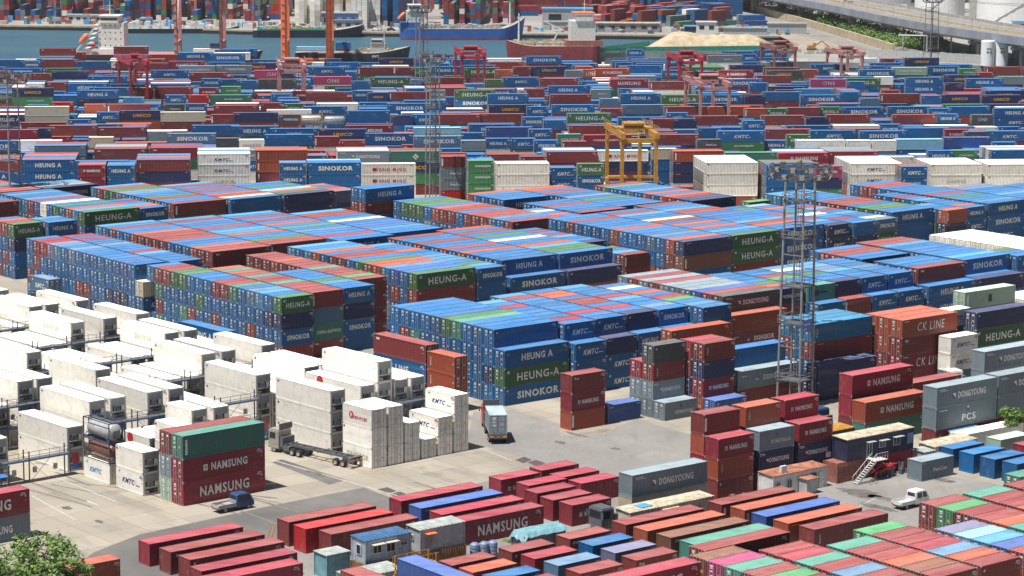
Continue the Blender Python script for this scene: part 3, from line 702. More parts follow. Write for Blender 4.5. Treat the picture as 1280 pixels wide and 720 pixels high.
for t, u, v, tk, wh in (('S', 182.4, 230.7, 'r:NL', 'standing at the upper left of the pink group'), ('S', 183.3, 226.4, 'r:NL', 'second of the pink group from upper left'),
        ('S', 189.4, 231.4, 'r:', 'farthest of the pink group on grey asphalt'), ('S', 189.2, 227.2, 'r:NL', 'second of the pink group along asphalt edge'), ('S', 189.1, 223.4, 'r:', 'of the pink group left of the large grey box'), ('S', 188.9, 219.6, 'r:NL', 'half hidden behind the large grey box') if False else ('S', 181.8, 222.9, 'r:', 'in the middle of the pink group'),
        ('S', 181.2, 219.2, 'r:', 'of the pink group beside the lettered nearest one'), ('S', 181.5, 216.0, 'r:NL', 'nearest of the pink group, by the scrap heap'),
        ('L', 165.9, 228.8, 'r:', 'on the asphalt corner beside the cobalt one'), ('L', 165.8, 224.7, 'k:US', 'between two long pink ones'), ('L', 166.0, 220.9, 'r:', 'between the cobalt one and lettered pink one'), ('L', 165.8, 217.0, 'r:NB', 'with patched roof and large letters'),
        ('L', 150.1, 228.8, 'm:', 'on the asphalt edge with open rusty end'), ('L', 150.0, 225.2, 'R:', 'wedged between two maroon ones'), ('L', 151.0, 221.6, 'm:', 'right beside the bright red one'),
        ('L', 133.3, 231.2, 'r:', 'leftmost and farthest of the long row'), ('L', 133.5, 227.0, 'm:CA', 'second from the left end of long row'), ('L', 133.6, 223.1, 'm:EM', 'third from the left end of long row'), ('L', 132.3, 218.6, 'r:', 'fourth from the left end of long row'), ('L', 130.5, 214.8, 'r:', 'fifth from the left end of long row')):
    lone(t, u, v, tk, wh, h=2.9 if (t == 'L' and u > 140) else 2.6)
for t, u, v, tk, wh in (('S', 171.8, 204.8, 'm:CA', 'right beside the turquoise-covered one'), ('S', 172.0, 201.1, 'b:', 'with bright roof before the orange long one'), ('S', 172.1, 197.4, 'p:', 'between the bright blue and maroon short ones'), ('S', 172.0, 193.8, 'm:CA', 'just beyond the crimson lettered long one'),
        ('S', 163.3, 204.5, 'm:EM', 'left below the turquoise-covered one'), ('S', 163.6, 200.9, 'r:', 'between the maroon and steel blue short ones'), ('S', 163.9, 197.3, 's:', 'with dented roof below the pink short one'), ('S', 163.9, 193.6, 'm:CA', 'at bottom below the steel blue one'),
        ('S', 154.9, 204.3, 'm:', 'beside the rusty base of grey hut'), ('S', 155.0, 200.8, 'o:', 'with pale orange roof left of bright blue'), ('S', 155.3, 197.2, 'b:', 'with light stains at the bottom edge'), ('S', 155.3, 193.5, 'r:', 'cut off by the bottom edge')):
    lone(t, u, v, tk, wh)
# stacks of three at the lower right, rows listed from the near end backwards
def cols3(u, vfar, cols, desc, z0=0.0):
    for i, c in enumerate(cols):
        a, b = (c if isinstance(c, str) else c[0]), None
        tk = [a] + [RB.choice('mmrbtGog') for _ in range(2)]
        st('R', 'S', u, vfar - 2.46 - i * 2.52, tk, desc, row=('farthest row' if i == 0 else ORD[i] + ' row nearer'))
cols3(200.4, 178.9, ['m:EM', 'G', 'm', 'm', 'o', 't', 'm', 'm'], 'the bay beside white pickup')
cols3(207.3, 178.7, ['t', 'm', 'm', 'o', 'm', 'q', 'm', 'm'], 'the bay at right edge')
cols3(214.2, 178.7, ['m', 'r', 'G', 'm', 'o'], 'the outermost right bay')
cols3(193.3, 170.3, ['p', 'u', 'l', 'k:US', 'm'], 'the violet-roofed bay')
cols3(186.1, 175.2, ['G', 'm', 'm', 'r', 's:EM', 'o', 'm'], 'the green-ended bay')
cols3(179.5, 172.7, ['t', 'm', 'm', 'o', 'x', 'm'], 'the mint-ended bay')
cols3(172.6, 175.6, ['m', 'r', 't', 'm', 's', 'm', 'm'], 'the salmon-ended bay')
cols3(165.6, 178.4, ['x:CA', 'P', 't', 'm', 'G', 'm'], 'the open-doored bay')
st('R', 'L', 152.6, 175.9, ['r:NB', 'r', 'm'], 'the long crimson lettered stack', h=2.6)
st('R', 'L', 167.9, 178.6, ['m:', 'm', 'm'], 'the long maroon-roofed stack behind salmon bay', h=2.6)
# left edge and the three high stack by the blue truck
st('L', 'L', 163.0, 243.3, ['t:VS', 'r:NL', 'r:NB'], 'the three-high stack behind blue truck', h=2.9, row='front row')
st('L', 'L', 163.0, 245.85, ['m', 'y', 'q', ], 'the three-high stack behind blue truck', h=2.9, row='back row')
st('L', 'L', 129.5, 243.0, ['r:NB', 'y:DY'], 'the pair cut by the left edge', h=2.9)
# V-long boxes among the huts
lone('L', 146.5, 190.6, 'k:', 'running down from the yellow steps', z0=2.6, ori='V')
lone('L', 139.3, 190.6, 'm:', 'beside the cobalt one, cut by bottom', z0=2.6, ori='V')
lone('S', 121.8, 228.1, 'o:', 'faded and half hidden by the tree')
# ---- reefers, long axis towards the camera, fronts on the rack lines
RK = []
def reef(line, u, T, toks, name, t='L', h=2.9, end='u', vf=None, z0=0.0, kind='reefer', looks=None):
    v = vf if vf is not None else line
    n = T
    for k in range(n):
        c, b = tok(toks[k]) if k < len(toks) else ('w', RB.choice(['RW', 'RW', 'KW', 'RW']))
        put('L', u, v, z0 + (n - 1 - k) * h, t, h, c, b, 'V', end, name, tier_word(k, n) if n > 1 else '', '', kind=kind, look=(looks[k] if looks and k < len(looks) else None))
LN = [252.7, 267.3, 284.0, 300.6, 316.6, 332.6, 348.6]
LNAME = ['nearest', 'second', 'third', 'fourth', 'fifth', 'sixth', 'farthest']
def line(i, items):
    for j, (u, T, tk) in enumerate(items):
        reef(LN[i], u, T, tk, 'the %s stack from left, %s rack row' % ((ORD[j] if j else 'first'), LNAME[i]))
line(0, [(192.6, 3, ['w:RW', 'w:RW', 'w:RW']), (197.6, 3, ['w:RD', 'w', 'w']), (200.5, 4, ['w:RW', 'w', 'w', 'w']), (203.3, 3, ['w:RW', 'w', 'w']), (206.2, 3, ['w:RW', 'w', 'w'])])
line(1, [(146.0, 2, ['w', 'w']), (150.5, 2, ['w', 'w']), (161.5, 2, ['w:RW', 'w:RW']), (164.9, 3, ['w:RW', 'w:RW', 'w']), (168.0, 3, ['w', 'w', 'w']), (173.7, 3, ['w:RW', 'w', 'w']), (177.0, 3, ['w', 'w', 'w']), (180.3, 2, ['w', 'w']), (191.1, 3, ['w:RW', 'w:RW', 'w']), (199.3, 3, ['w:RW', 'w', 'w']), (202.2, 3, ['w', 'w', 'w'])])
line(2, [(150.5, 2, ['w', 'w']), (155.0, 3, ['w', 'w', 'w']), (164.2, 3, ['w:RW', 'w', 'w']), (167.1, 3, ['w', 'w', 'w']), (176.3, 3, ['w:RW', 'w', 'w']), (179.4, 2, ['w', 'w']), (182.4, 2, ['w', 'w']), (191.1, 2, ['w:HW', 'w']), (193.7, 3, ['w:RW', 'w', 'w']), (197.1, 3, ['w', 'w', 'w']), (200.3, 2, ['w', 'w']), (204.1, 3, ['w:RW', 'w', 'w']), (207.0, 2, ['w', 'w'])])
line(3, [(160.5, 3, ['w', 'w', 'w']), (175.4, 3, ['w:RW', 'w', 'w']), (178.4, 2, ['w', 'w']), (181.4, 1, ['w']), (192.7, 2, ['w:RW', 'w']), (195.5, 2, ['w', 'w']), (198.6, 3, ['w:SW', 'w', 'w']), (201.9, 3, ['w', 'w', 'w']), (204.8, 2, ['w', 'w'])])
line(4, [(170.0, 3, ['w', 'w', 'w']), (175.0, 3, ['w', 'w', 'w']), (186.6, 2, ['w:OW', 'w']), (189.6, 2, ['w:OW', 'w']) if False else (189.4, 2, ['w:OW', 'w']), (192.4, 3, ['w:SW', 'w', 'w']), (195.2, 1, ['w']), (198.1, 3, ['w:RW', 'w', 'w']), (201.0, 2, ['w', 'w']), (204.0, 3, ['w:RW', 'w', 'w']), (206.9, 2, ['w', 'w'])])
line(5, [(183.0, 3, ['w', 'w', 'w']), (186.0, 2, ['w', 'w']), (194.7, 3, ['w:RW', 'w', 'w']), (197.6, 3, ['w', 'w', 'w']), (200.4, 2, ['w', 'w']), (203.2, 3, ['w:KW', 'w', 'w']), (206.2, 2, ['w', 'w'])])
line(6, [(192.0, 3, ['w', 'w', 'w']), (195.0, 3, ['w', 'w', 'w']), (198.0, 3, ['w', 'w', 'w']), (201.0, 2, ['w', 'w'])])
# the remaining slots of the rack rows carry lower stacks
fr_ = random.Random(17)
for i in range(1, 7):
    lo, hi = ((179.5, 204), (150, 209), (160, 208), (168, 210), (180, 209), (186, 206))[i - 1]
    used = sorted(b['u'] for b in BOX if b['kind'] == 'reefer' and abs(b['v'] - LN[i]) < 1)
    u = lo; n = 0
    while u < hi:
        if all(abs(u - q) > 2.62 for q in used) and not (i == 1 and 183 < u < 190.8):
            T = fr_.choice((1, 2, 2, 2)); n += 1
            for k in range(T): put('L', u, LN[i], (T - 1 - k) * 2.9, 'L', 2.9, 'w', 'RW', 'V', 'u', 'the %s low stack from left, %s rack row' % ((ORD[n - 1] if n > 1 else 'first'), LNAME[i]), tier_word(k, T) if T > 1 else '', '', kind='reefer')
            u += 2.75
        else: u += 0.25
# short reefers
for i, (T, tk) in enumerate(((3, ['w:RB', 'w:RW', 'w']), (3, ['w', 'w', 'w']), (2, ['w', 'w']), (1, ['w']), (2, ['w:KW', 'w']), (3, ['w:KW', 'w', 'w']))):
    reef(0, 192.2 + i * 2.79, T, tk, 'the %s white short stack from the chassis' % (ORD[i] if i else 'first'), t='S', h=2.59, end='r', vf=243.5)
reef(0, 161.9, 1, ['w:KC'], '', t='S', h=2.59, end='r', vf=258.0, looks=['white twenty-foot reefer with blue letters under the brown tank container'])
reef(0, 162.0, 2, ['w:RW', 'w'], 'the short pair left of the three-high stack', t='S', h=2.75, vf=250.6)
for u, v, T, tk, nm in ((170.6, 250.3, 2, ['w:RW', 'w'], 'the low short stack behind salmon-roofed one'), (167.6, 257.6, 2, ['w:RD', 'w'], 'the short stack right of the tanks'), (170.5, 257.6, 2, ['w', 'w'], 'the plain short stack right of the tanks'), (167.6, 250.3, 3, ['w:ON' if False else 'w:RW', 'w', 'w'], 'the short stack with dark emblem'),
        (174.3, 258.0, 3, ['w', 'w', 'w'], 'the short stack behind the teal roof'), (177.4, 257.6, 3, ['w:OW', 'w', 'w'], 'the short stack with magenta letters')):
    reef(0, u, T, tk, nm, t='S', h=2.6, end='u', vf=v)
# blue and brown V-long stacks near the door walls
reef(0, 219.4, 2, ['b:HA', 'b'], 'the lettered blue pair behind the reefers', h=2.9, vf=316.1, kind='dry', end='r') if False else reef(0, 215.5, 2, ['b:HA', 's'], 'the lettered blue pair behind the reefers', h=2.75, vf=310.0, kind='dry', end='r')
reef(0, 221.2, 2, ['s:KM', 'n:US'], 'the short pair before the blue door wall', t='S', h=2.6, vf=371.0, kind='dry', end='r')
reef(0, 222.8, 3, ['m:CA', 'b:TS', 'm'], 'the brown-over-blue stack right of reefers', h=2.85, vf=269.6, kind='dry', end='r')
reef(0, 221.8, 3, ['o:MX', 'o:MX', 't'], 'the orange short stack before bright-blue block', t='S', h=2.7, vf=262.0, kind='dry', end='r')
reef(0, 214.2, 1, ['u:'], '', h=2.6, vf=286.0, kind='dry', end='r', looks=['pale blue forty-foot container low behind the white reefers'])

# ------------------------------------------------------------------ far yard: grid F, fronts facing the hill
FS = []      # stacks: (u0, v0, u1, v1, T, front rectangle on the picture)
def f_free(u0, v0, u1, v1, m=0.05):
    for s in FS:
        if u0 < s[2] + m and u1 > s[0] - m and v0 < s[3] + m and v1 > s[1] - m: return False
    return True
def f_rect(u0, v0, t, T, n=1):
    z1 = T * 2.6; a = proj(to_w('F', u0, v0, z1)); b = proj(to_w('F', u0 + LEN[t], v0, z1)); c = proj(to_w('F', u0, v0, z1 - 2.6 * n))
    return (a[0], a[1], b[0], c[1])
def far(x, y, t, toks, T=4, depth='', desc=None):
    P = unproj(x, y, T * 2.6); u, v = to_uv('F', P)
    for k in range(60):
        uu = u + (0, .35, -.35, .7, 1.05)[k % 5]; vv = v + (k // 5) * .4
        if f_free(uu, vv, uu + LEN[t], vv + WID): break
    else:
        return
    u, v = uu, vv
    n = T
    for k in range(n):
        c, b = tok(toks[k]) if k < len(toks) else (RB.choice('bbnmmoygbw'), None)
        put('F', u, v, (n - 1 - k) * 2.6, t, 2.6, c, b, 'U', 'd' if u > 40 else 'x', desc, tier_word(k, n), ('nearest row' if depth else '') if desc else '')
    FS.append((u, v, u + LEN[t], v + WID, T, f_rect(u, v, t, T, max(1, len(toks)))))
    for i, cc in enumerate(depth):
        v += VP
        if not f_free(u, v, u + LEN[t], v + WID): return
        for k in range(n):
            put('F', u, v, (n - 1 - k) * 2.6, t, 2.6, cc if k == 0 else RB.choice('bmgoy'), None, 'U', 'd' if u > 40 else 'x', desc, tier_word(k, n), row_word(i + 1) if desc else '')
        FS.append((u, v, u + LEN[t], v + WID, T, (0, 0, 0, 0)))
for a in [(26.2, 200, 'L', ['b:HA', 'b:HA', 'b'], 4, 'oblor', 'the far stack above pale-roofed block'), (97.5, 206.5, 'S', ['r:NL', 'r:EM', 'r'], 4, 'pr', 'the far crimson short stack'), (134, 207, 'S', ['b:HA', 'b:EM', 'b'], 4, 'lb', 'the far lettered short stack by crimson'),
          (170.3, 200, 'L', ['m:MX', 'n:US', 'm'], 4, 'bobl', 'the far maroon-over-navy stack'), (247, 192.5, 'L', ['w:KW', 'w:KW', 'w'], 4, 'wlyw', 'the far white lettered left stack'), (320, 188, 'L', ['o:VS', 'o:VS', 'm:VS'], 4, 'oo', 'the far triple brown stack'),
          (349.5, 204, 'S', ['b:HA', 'b:HA', 'b'], 4, 'l', 'the far short stack beside brown one'), (382.7, 203.6, 'L', ['b:SK', 'b:EM', 'b'], 4, 'bu', 'the far large-lettered blue stack'), (452.5, 205, 'L', ['w:YM', 'w:YM', 'w'], 4, 'wr', 'the far red-lettered white stack'),
          (551.5, 196, 'S', ['m:VS', 'y:PN', 'y:PN', 'R'], 4, 'm', 'the far short stack beside mast'), (585.5, 201, 'S', ['G:DJ', 'G:DJ', 'G:DJ'], 4, 'lb', 'the far bright green short stack'), (620.5, 204.5, 'L', ['w:RW', 'w:RW', 'w'], 4, 'wwww', 'the far plain white stack'),
          (688.5, 210, 'S', ['b:KM', 'b:KM', 'b'], 3, 'b', 'the far short stack beside white one'), (722.5, 205, 'S', ['g:HG', 'b:SK', 'b'], 4, '', 'the far green-over-blue short stack'), (747.5, 188.5, 'L', ['w:YM', 'n:US', 'm:VS'], 4, '', 'the far white stack behind yellow crane'),
          (815.5, 186, 'S', ['e:RW', 'b:EM', 'b:EM'], 4, '', 'the far short stack right of yellow crane'), (842, 189, 'L', ['o:VS', 'n:US', 'n:US'], 4, 'mtb', 'the far brown-over-navy stack'), (882.5, 203.5, 'L', ['w:RW', 'w:RW', 'w:RW'], 4, 'wwwww', 'the far tall white stack'),
          (958.5, 206, 'L', ['b:EM', 'b:EM', 'b'], 4, 'bog', 'the far blue stack behind right mast'), (1020.5, 208, 'S', ['P:NL', 'n', 'G:DJ'], 4, '', 'the far pink short stack by mast'), (1063.4, 204.6, 'L', ['w:KW', 'w:KW', 'w'], 4, 'wwwww', 'the far white lettered right stack'),
          (1127, 208.5, 'S', ['b:KM', 'b:KM', 'b'], 4, 'ob', 'the far short stack between white ones'), (1163, 205.5, 'L', ['w:RW', 'w:SW', 'w'], 4, 'wwww', 'the far plain white right stack'), (1234, 205.5, 'L', ['w:RW', 'w:RW', 'w'], 4, 'www', 'the far white right-edge stack'),
          (1300, 203, 'L', ['b:SK', 'b', 'w'], 4, 'bbb', None), (-44, 200, 'L', ['m', 'b:HA', 'b'], 4, 'bog', None), (1366, 203, 'L', ['b:SK', 'b', 'w'], 4, 'bbb', None)]:
    far(*a)
for a in '''43 182 L s 2|117.7 186.3 L m:CA 4|187.5 187.5 L r:CA 3|253.2 187.8 L s:EM 3|422.4 189.3 L y:DY 3|486.6 189.3 L t:DI,n,G,m 2|683.6 190 L m:EM 3|907 190.9 L t:EM 3|971.5 191.6 L r:NL 3|1036 190 L r:EM 3|1161 188.5 S b 0|1189.4 188 S G:DJ 0|1216 189 S G:EM 0|1240 188 L b:EM 3
15 110.3 L n:UN,G:DJ|96.3 113.2 L b:HA,n:US|30.6 133.6 L e:RW,e|61.2 157.2 L m:CA|122.3 159.5 L m:CA|-14 162.6 L r:EM|-8 92 L m:EM|38 92 S m|63.4 89 L n:US|64.2 128 S R|105 130.5 S o|130 130.5 L m:VS|120.7 140.4 S b:KM|149.2 138.6 L n:UN|22.9 153.4 L m:VS|33.6 160.5 S n:EM|110.8 171.8 S e:RW
188.3 88 L b:KM|236.4 91 L m:CA|251.7 98.4 S b:SK|274.6 99.2 S b:EM|299 100.7 S b:EM|322.7 99.2 L D|189.8 109 L m:CA|168 110 S o|248.6 109.9 S r:NL|276 108.3 S G:DJ|291.4 109 L n:US,R|206.6 119 S b:KM|234.9 119 S R:EM|259.3 119 L t:DJ|203.5 130.5 S D:PN|231.8 130 S b:SK|267 132 L m:CA|200.5 140.4 L e:RW,m|263.9 143.5 S m:VS|291.4 141.2 L n:US,o|289 158 L b:HA|240 158.8 L b:EM|208.9 167.2 L s:SK|184.4 164.9 S y:EM|270 173 S D|331.1 168.7 L b:EM|299 175 S w
392.6 96.1 L P:ON|439.2 101.5 S b:EM|464 96.9 L g:HG|382.7 115.2 L m:US|440.7 113.7 S b:HA|460 116 S n:UN|484.3 115.2 L m:VS|379.6 133.5 L b:KM|333.8 137.6 L w:RW|432.3 138.9 L b:EM|484.3 129.7 L b:SK|348.3 143.5 S D:DY|432.3 157.2 L r:NL|337.6 161 L b:KM|397.2 161.8 L n:UN|456.8 167.2 L b:SK|393.4 171 S m:VS|425.4 175.6 S m:EM
532 97 L m:US|532 113 S y:DY|568.6 112.9 L g:HG,b:SK|609.9 117.5 L b:HA|611.4 131.3 L n:UN|627.5 96.9 L b:KM|606 99.4 S g:EM|656 111.4 S m:VS|488.4 144.2 S n:US|515 143.5 S b:KM|543.4 143.5 L m:EM|599.2 142.7 L m:US|576.3 166.4 S b:EM|608 159.3 L k:EM|517.4 170.5 L s:SK|517.4 159.8 L u:CS|577 175.8 S y:RW|607.6 173.3 S b:HA|639.7 173.3 S b:KM|551 191.6 S m:VS
675 98.4 L m:EM|763 99.2 L r:NB|739 112 S y:PN|688 118.3 L m:EM|776 117.5 L b:HA|690.4 131.3 L b:SK|750 123.6 S s|779 131.3 L s:EM|659 133.5 S b:KM|653 146.5 S b:SK|679.7 150.4 S b:EM|709.5 142 L g:HG|751.5 136 S m|711.8 157.2 L m:EM|730 169 L r:CS|661.4 161.8 S b:KM|668 175.6 S b:SK|697 168 S t|703 177 S m:VS
812.2 102.2 L m:VS|898 88 L r:NL|907 99 L k|943.6 94.6 L m:VS|937.5 103.8 S b:EM|827.5 119 L g:HG|878 119 L b:SK|928.4 119 S n:US|954.3 115.2 L b:EM,m|831 133.6 L m:VS|881 133.6 L o:DI|931.4 135.8 S o:VS|956 136 S g:HG|833.6 141.2 S b:KM|813.8 148.8 S m:VS|841.3 148.8 S n:US|868.8 145.2 L m:US|929 151 S b:KM|952.5 144.7 L m:EM|873.3 160.3 S b:EM|897.8 164.1 L b:KM,G:DJ|957.4 161.8 L m:EM|815.3 168.7 L m:EM|871.8 174.5 S D
1013.5 99.2 L P:ON|1059.3 102.2 S b:EM|1001.3 119 L b:SK|1051 115.2 S b:EM|1076 122.9 S s:US|1100.5 117.5 L m:VS|975.3 135.8 L m:VS|1024 134 S g:HG|1048.9 134.3 L b:SK|1033.4 143.7 L m:TX|1007.8 146.5 S n:US|1013.5 163.4 L b:KM|1075.4 164 L b:SK|984.5 168.7 S g:HG|996.7 175.5 L w:EM|1057.5 175.8 S w:EM|1086 176 S w:EM
1132.9 96.9 L b:HA,b:HA|1182 103.8 S n:US|1208.4 98.4 L b:HA|1180 94 L n:UN|1175.4 118.3 L n:UN|1227.8 119 L n:UN|1152.7 119.8 S b:EM|1110.7 133.6 L b:SK|1162 135.8 S b|1186.3 133.6 L b:EM|1243.6 135.8 L b:HA,b:KM|1116.8 143.7 L m:EM|1172 142.7 S b:HA|1215.4 143.7 S D:ON|1130.5 160.3 L b:EM|1182 162 S r:NL|1233.7 164.1 L b:KM|1207.7 164.9 S D:PN|1119.9 174.3 L u:EM|1180.5 172 L k:US|1242 178 S b:SK
-15 75 L b:EM|28 76.5 S b:SK|52 74.5 L m:EM|93.5 76.8 L b:EM|165 79 L m:US|211 76.8 L r:NB|223 82.5 L y:CS|267 82 L y:DY|300 79 L n:UN|385.8 84 L b:KM|408 78 L b:KM|446.7 84.4 L m:VS|494.4 84.4 S m:EM|515 84.4 S G:DJ|536 84.4 L b:HA|580.6 84.9 L g:HG|619 87.5 S o|641.6 83.6 S m|663 83.2 L n:UN|707 88 S y|742.7 86 L o:NL|722 87 S o:CK|785 82 L b:EM|828 88 S b:SK|912.5 81.5 L n:US|1014 80.5 L b:KM|958.6 88 L D:UN|1001.6 87 S o|1075 87.2 L b:SK|1116 84.4 L q:CS|1158 83 L b:SK|1199.4 86 S G:DJ|1232.3 83.8 L m:VS|1220 90.8 S m|1248.8 95.8 L y:US|855 90 L m:EM|318 88 L P:ON|346 92 S n|1275 84 L m:EM'''.replace('\n', '|').split('|'):
    p = a.split()
    far(float(p[0]), float(p[1]), p[2], p[3].split(','), 4, ''.join(RB.choice('blmoyrw') for _ in range(int(p[4]))) if len(p) > 4 else '')
# everything between those
ex = [s for s in FS if s[5][2] > 0]
def shows(u0, v0, t, T):
    r = f_rect(u0, v0, t, T, T)
    for s in ex:
        if s[1] > v0 and r[0] < s[5][2] - 1 and r[2] > s[5][0] + 1 and r[1] < s[5][3] - 1.2: return False
    return True
fr = random.Random(21)
v = 556.0; blk = 0
QY = lambda x: 893 - 0.0 * x     # quay line, world y
while v < 905:
    rows = [v + i * 2.6 for i in range(6)]
    u = -175 + fr.uniform(0, 5)
    while u < 255:
        t = 'L' if fr.random() < .62 else 'S'
        Hb = fr.choice((2, 3, 3, 4, 4, 4))
        cbase = fr.choice(('bbbbnl', 'bbmmo', 'bbbgmb', 'bbnmwy', 'mmrnbw', 'bbbmnw'))
        if fr.random() < .93:
            for r in rows:
                T = max(1, min(5, Hb + fr.choice((-2, -1, -1, 0, 0, 0, 1))))
                P = to_w('F', u, r); 
                if P.y > 886 or P.y < 540 or (P.x > 215 and P.y > 800): continue
                q = proj(to_w('F', u, r, 0))
                if not (-120 < q[0] < 1400): continue
                while T > 0 and not shows(u, r, t, T): T -= 1
                if T < 1 or not f_free(u, r, u + LEN[t], r + WID): continue
                for k in range(T):
                    put('F', u, r, k * 2.6, t, 2.6, fr.choice(cbase), None, 'U', 'd' if u > 40 else 'x')
                FS.append((u, r, u + LEN[t], r + WID, T, (0, 0, 0, 0)))
        u += LEN[t] + 0.5 + (4 if fr.random() < .06 else 0)
    v += 6 * 2.6 + 3.4; blk += 1
# keep far boxes clear of the middle yard: drop fill boxes whose footprint meets any other grid's box

# ------------------------------------------------------------------ build the containers
def box_frame(b):
    """origin (centre of base) and rotation of a box"""
    a = FR[b['fr']]; L = LEN[b['t']]
    if b['ori'] == 'U': c = to_w(b['fr'], b['u'] + L / 2, b['v'] + WID / 2, b['z']); return c, a
    c = to_w(b['fr'], b['u'] + WID / 2, b['v'] + L / 2, b['z']); return c, a - math.pi / 2
def corners(b):
    c, a = box_frame(b); L = LEN[b['t']] / 2; w = WID / 2
    ca, sa = math.cos(a), math.sin(a); out = []
    for z in (0, b['h']):
        for x, y in ((-L, -w), (L, -w), (L, w), (-L, w)): out.append((c.x + x * ca - y * sa, c.y + x * sa + y * ca, c.z + z))
    return out
vs, fs = [], []
for b in BOX:
    k = len(vs); vs += corners(b)
    for f in ((4, 5, 6, 7), (0, 1, 5, 4), (1, 2, 6, 5), (2, 3, 7, 6), (3, 0, 4, 7), (0, 3, 2, 1)): fs.append(tuple(k + i for i in f))
bvh = BVHTree.FromPolygons(vs, fs)
for b in BOX: b['hits'] = 0
NXR, NYR = 512, 288
for j in range(NYR):
    for i in range(NXR):
        px = (i + .5) * 1280 / NXR; py = (j + .5) * 720 / NYR
        d = (FW + RT * ((px - 640) / FPX) - UP * ((py - 360) / FPX)).normalized()
        r = bvh.ray_cast(CAM, d)
        if r[2] is not None: BOX[r[2] // 6]['hits'] += 1
# where two stacks of neighbouring grids would touch, the one that cannot be seen goes
def _sat(A, B):
    m = 1e9
    for P in (A, B):
        for i in range(2):
            n = (P[i + 1] - P[i]).normalized(); a = [p.dot(n) for p in A]; c = [p.dot(n) for p in B]
            m = min(m, min(max(a), max(c)) - max(min(a), min(c)))
            if m < 0: return m
    return m
grid = {}
for b in BOX:
    b['fp'] = [Vector(c[:2]) for c in corners(b)[:4]]; c = sum(b['fp'], Vector((0, 0))) / 4
    b['cell'] = (int(c.x // 13), int(c.y // 13)); grid.setdefault(b['cell'], []).append(b)
dead = set()
for b in BOX:
    x, y = b['cell']
    for dx in (-1, 0, 1):
        for dy in (-1, 0, 1):
            for a in grid.get((x + dx, y + dy), ()):
                if id(a) < id(b) and not (id(a) in dead or id(b) in dead) and (a['fr'] != b['fr'] or a['desc'] != b['desc']) and min(a['z'] + a['h'], b['z'] + b['h']) - max(a['z'], b['z']) > .05 and _sat(a['fp'], b['fp']) > .12:
                    dead.add(id(a if a['hits'] < b['hits'] else b))
BOX[:] = [b for b in BOX if id(b) not in dead]
LIM = 300
_bt = {}
def both_bars(t):
    m = MB(); I = Matrix.Identity(4); m.add(bars_mb(t, -1), I); m.add(bars_mb(t, 1), I); return m
sel = set()
for kd, ty in (('dry', 'L'), ('dry', 'S')):
    c = [b for b in BOX if b['kind'] == kd and b['t'] == ty and b['desc'] and b['hits'] >= 2]
    c.sort(key=lambda b: -b['hits'])
    for b in c[:LIM]: sel.add(id(b))
for b in BOX:
    if b['kind'] == 'reefer' and b['hits'] >= 2: sel.add(id(b))

CATW = {'L': 'forty-foot', 'S': 'twenty-foot'}
def make_label(b):
    w = PAL[b['code']][0]
    if b['look']: return b['look']
    parts = [w, CATW[b['t']], 'container' if b['kind'] == 'dry' else 'reefer']
    s = ' '.join(parts)
    if b['tier']: s += ', ' + b['tier']
    if b['row']: s += ', ' + b['row']
    return s + (' of ' if b['tier'] or b['row'] else ' ') + b['desc'] if b['desc'].startswith('the') else s + ', ' + b['desc']
def ensure(key, mbf, mats):
    if key not in _mesh: _mesh[key] = mbf().mesh(key, mats)
    return _mesh[key]
RM = [simple('reefer_unit_plate', (0.33, 0.34, 0.35), .5, .1), M['gasket'], simple('reefer_unit_dark', (0.08, 0.08, 0.085), .6), M['label'], M['yplate']]
prv = random.Random(5)
nlab = {}
for b in BOX:
    if id(b) not in sel: continue
    c, a = box_frame(b); t = b['t']; sz = b['h'] / HH
    lab = make_label(b); nlab.setdefault(lab, []).append(b)
    name = ('refrigerated_container' if b['kind'] == 'reefer' else ('forty_foot_container' if t == 'L' else 'twenty_foot_container'))
    cat = 'refrigerated container' if b['kind'] == 'reefer' else 'shipping container'
    grp = {'reefer': 'white reefers on the racks', 'L': 'forty-foot containers stacked in the yard', 'S': 'twenty-foot containers stacked in the yard'}[b['kind'] if b['kind'] == 'reefer' else t]
    r = empty(name, c, a, lab, cat, grp); r.scale = (1, 1, sz); r.color = (*b['col'], 1); b['obj'] = r
    flip = b['end'] in ('x', 'r')       # doors on the +X end
    rf_ = b['kind'] == 'reefer'
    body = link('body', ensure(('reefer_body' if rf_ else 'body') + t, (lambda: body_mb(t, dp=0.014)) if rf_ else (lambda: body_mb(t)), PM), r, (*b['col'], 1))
    if flip: body.rotation_euler = (0, 0, math.pi)
    if b['kind'] == 'reefer' and b['end'] == 'u':
        body.rotation_euler = (0, 0, 0)
        un = link('cooling_unit', ensure('unit', reefer_end_mb, RM), r); un.location = (LEN[t] / 2, 0, 0)
        fn = link('fan', ensure('fan', fan_mb, RM), un)
    else:
        for s in (-1, 1):
            if t == 'S' and b['hits'] < 12 and s == 1 and False: continue
            d = link('door', ensure('door%s%d' % (t, s), lambda: door_mb(t, s), PM), r, (*b['col'], 1))
            if flip: d.rotation_euler = (0, 0, math.pi)
            if b['hits'] > 25:
                link('locking_bars', ensure('bars%s%d' % (t, s), lambda: bars_mb(t, s), PM), d)
        if b['hits'] <= 25:
            q = link('locking_bars', ensure('bars2' + t, lambda: both_bars(t), PM), r)
            if flip: q.rotation_euler = (0, 0, math.pi)
        pv = prv.randrange(4)
        q = link('number_plates', ensure('pl%s%d' % (t, pv), lambda: plates_mb(t, random.Random(pv)), PM), r)
        if flip: q.rotation_euler = (0, 0, math.pi)
    if brand_mb(t, b['brand']).v:
        link('lettering', ensure('brand%s%s' % (t, b['brand']), lambda: brand_mb(t, b['brand']), INKM), r)
for l, bs in nlab.items():
    if DBG and (len(bs) > 1 or len(l.split()) > 16): print('LABEL', len(bs), len(l.split()), l)

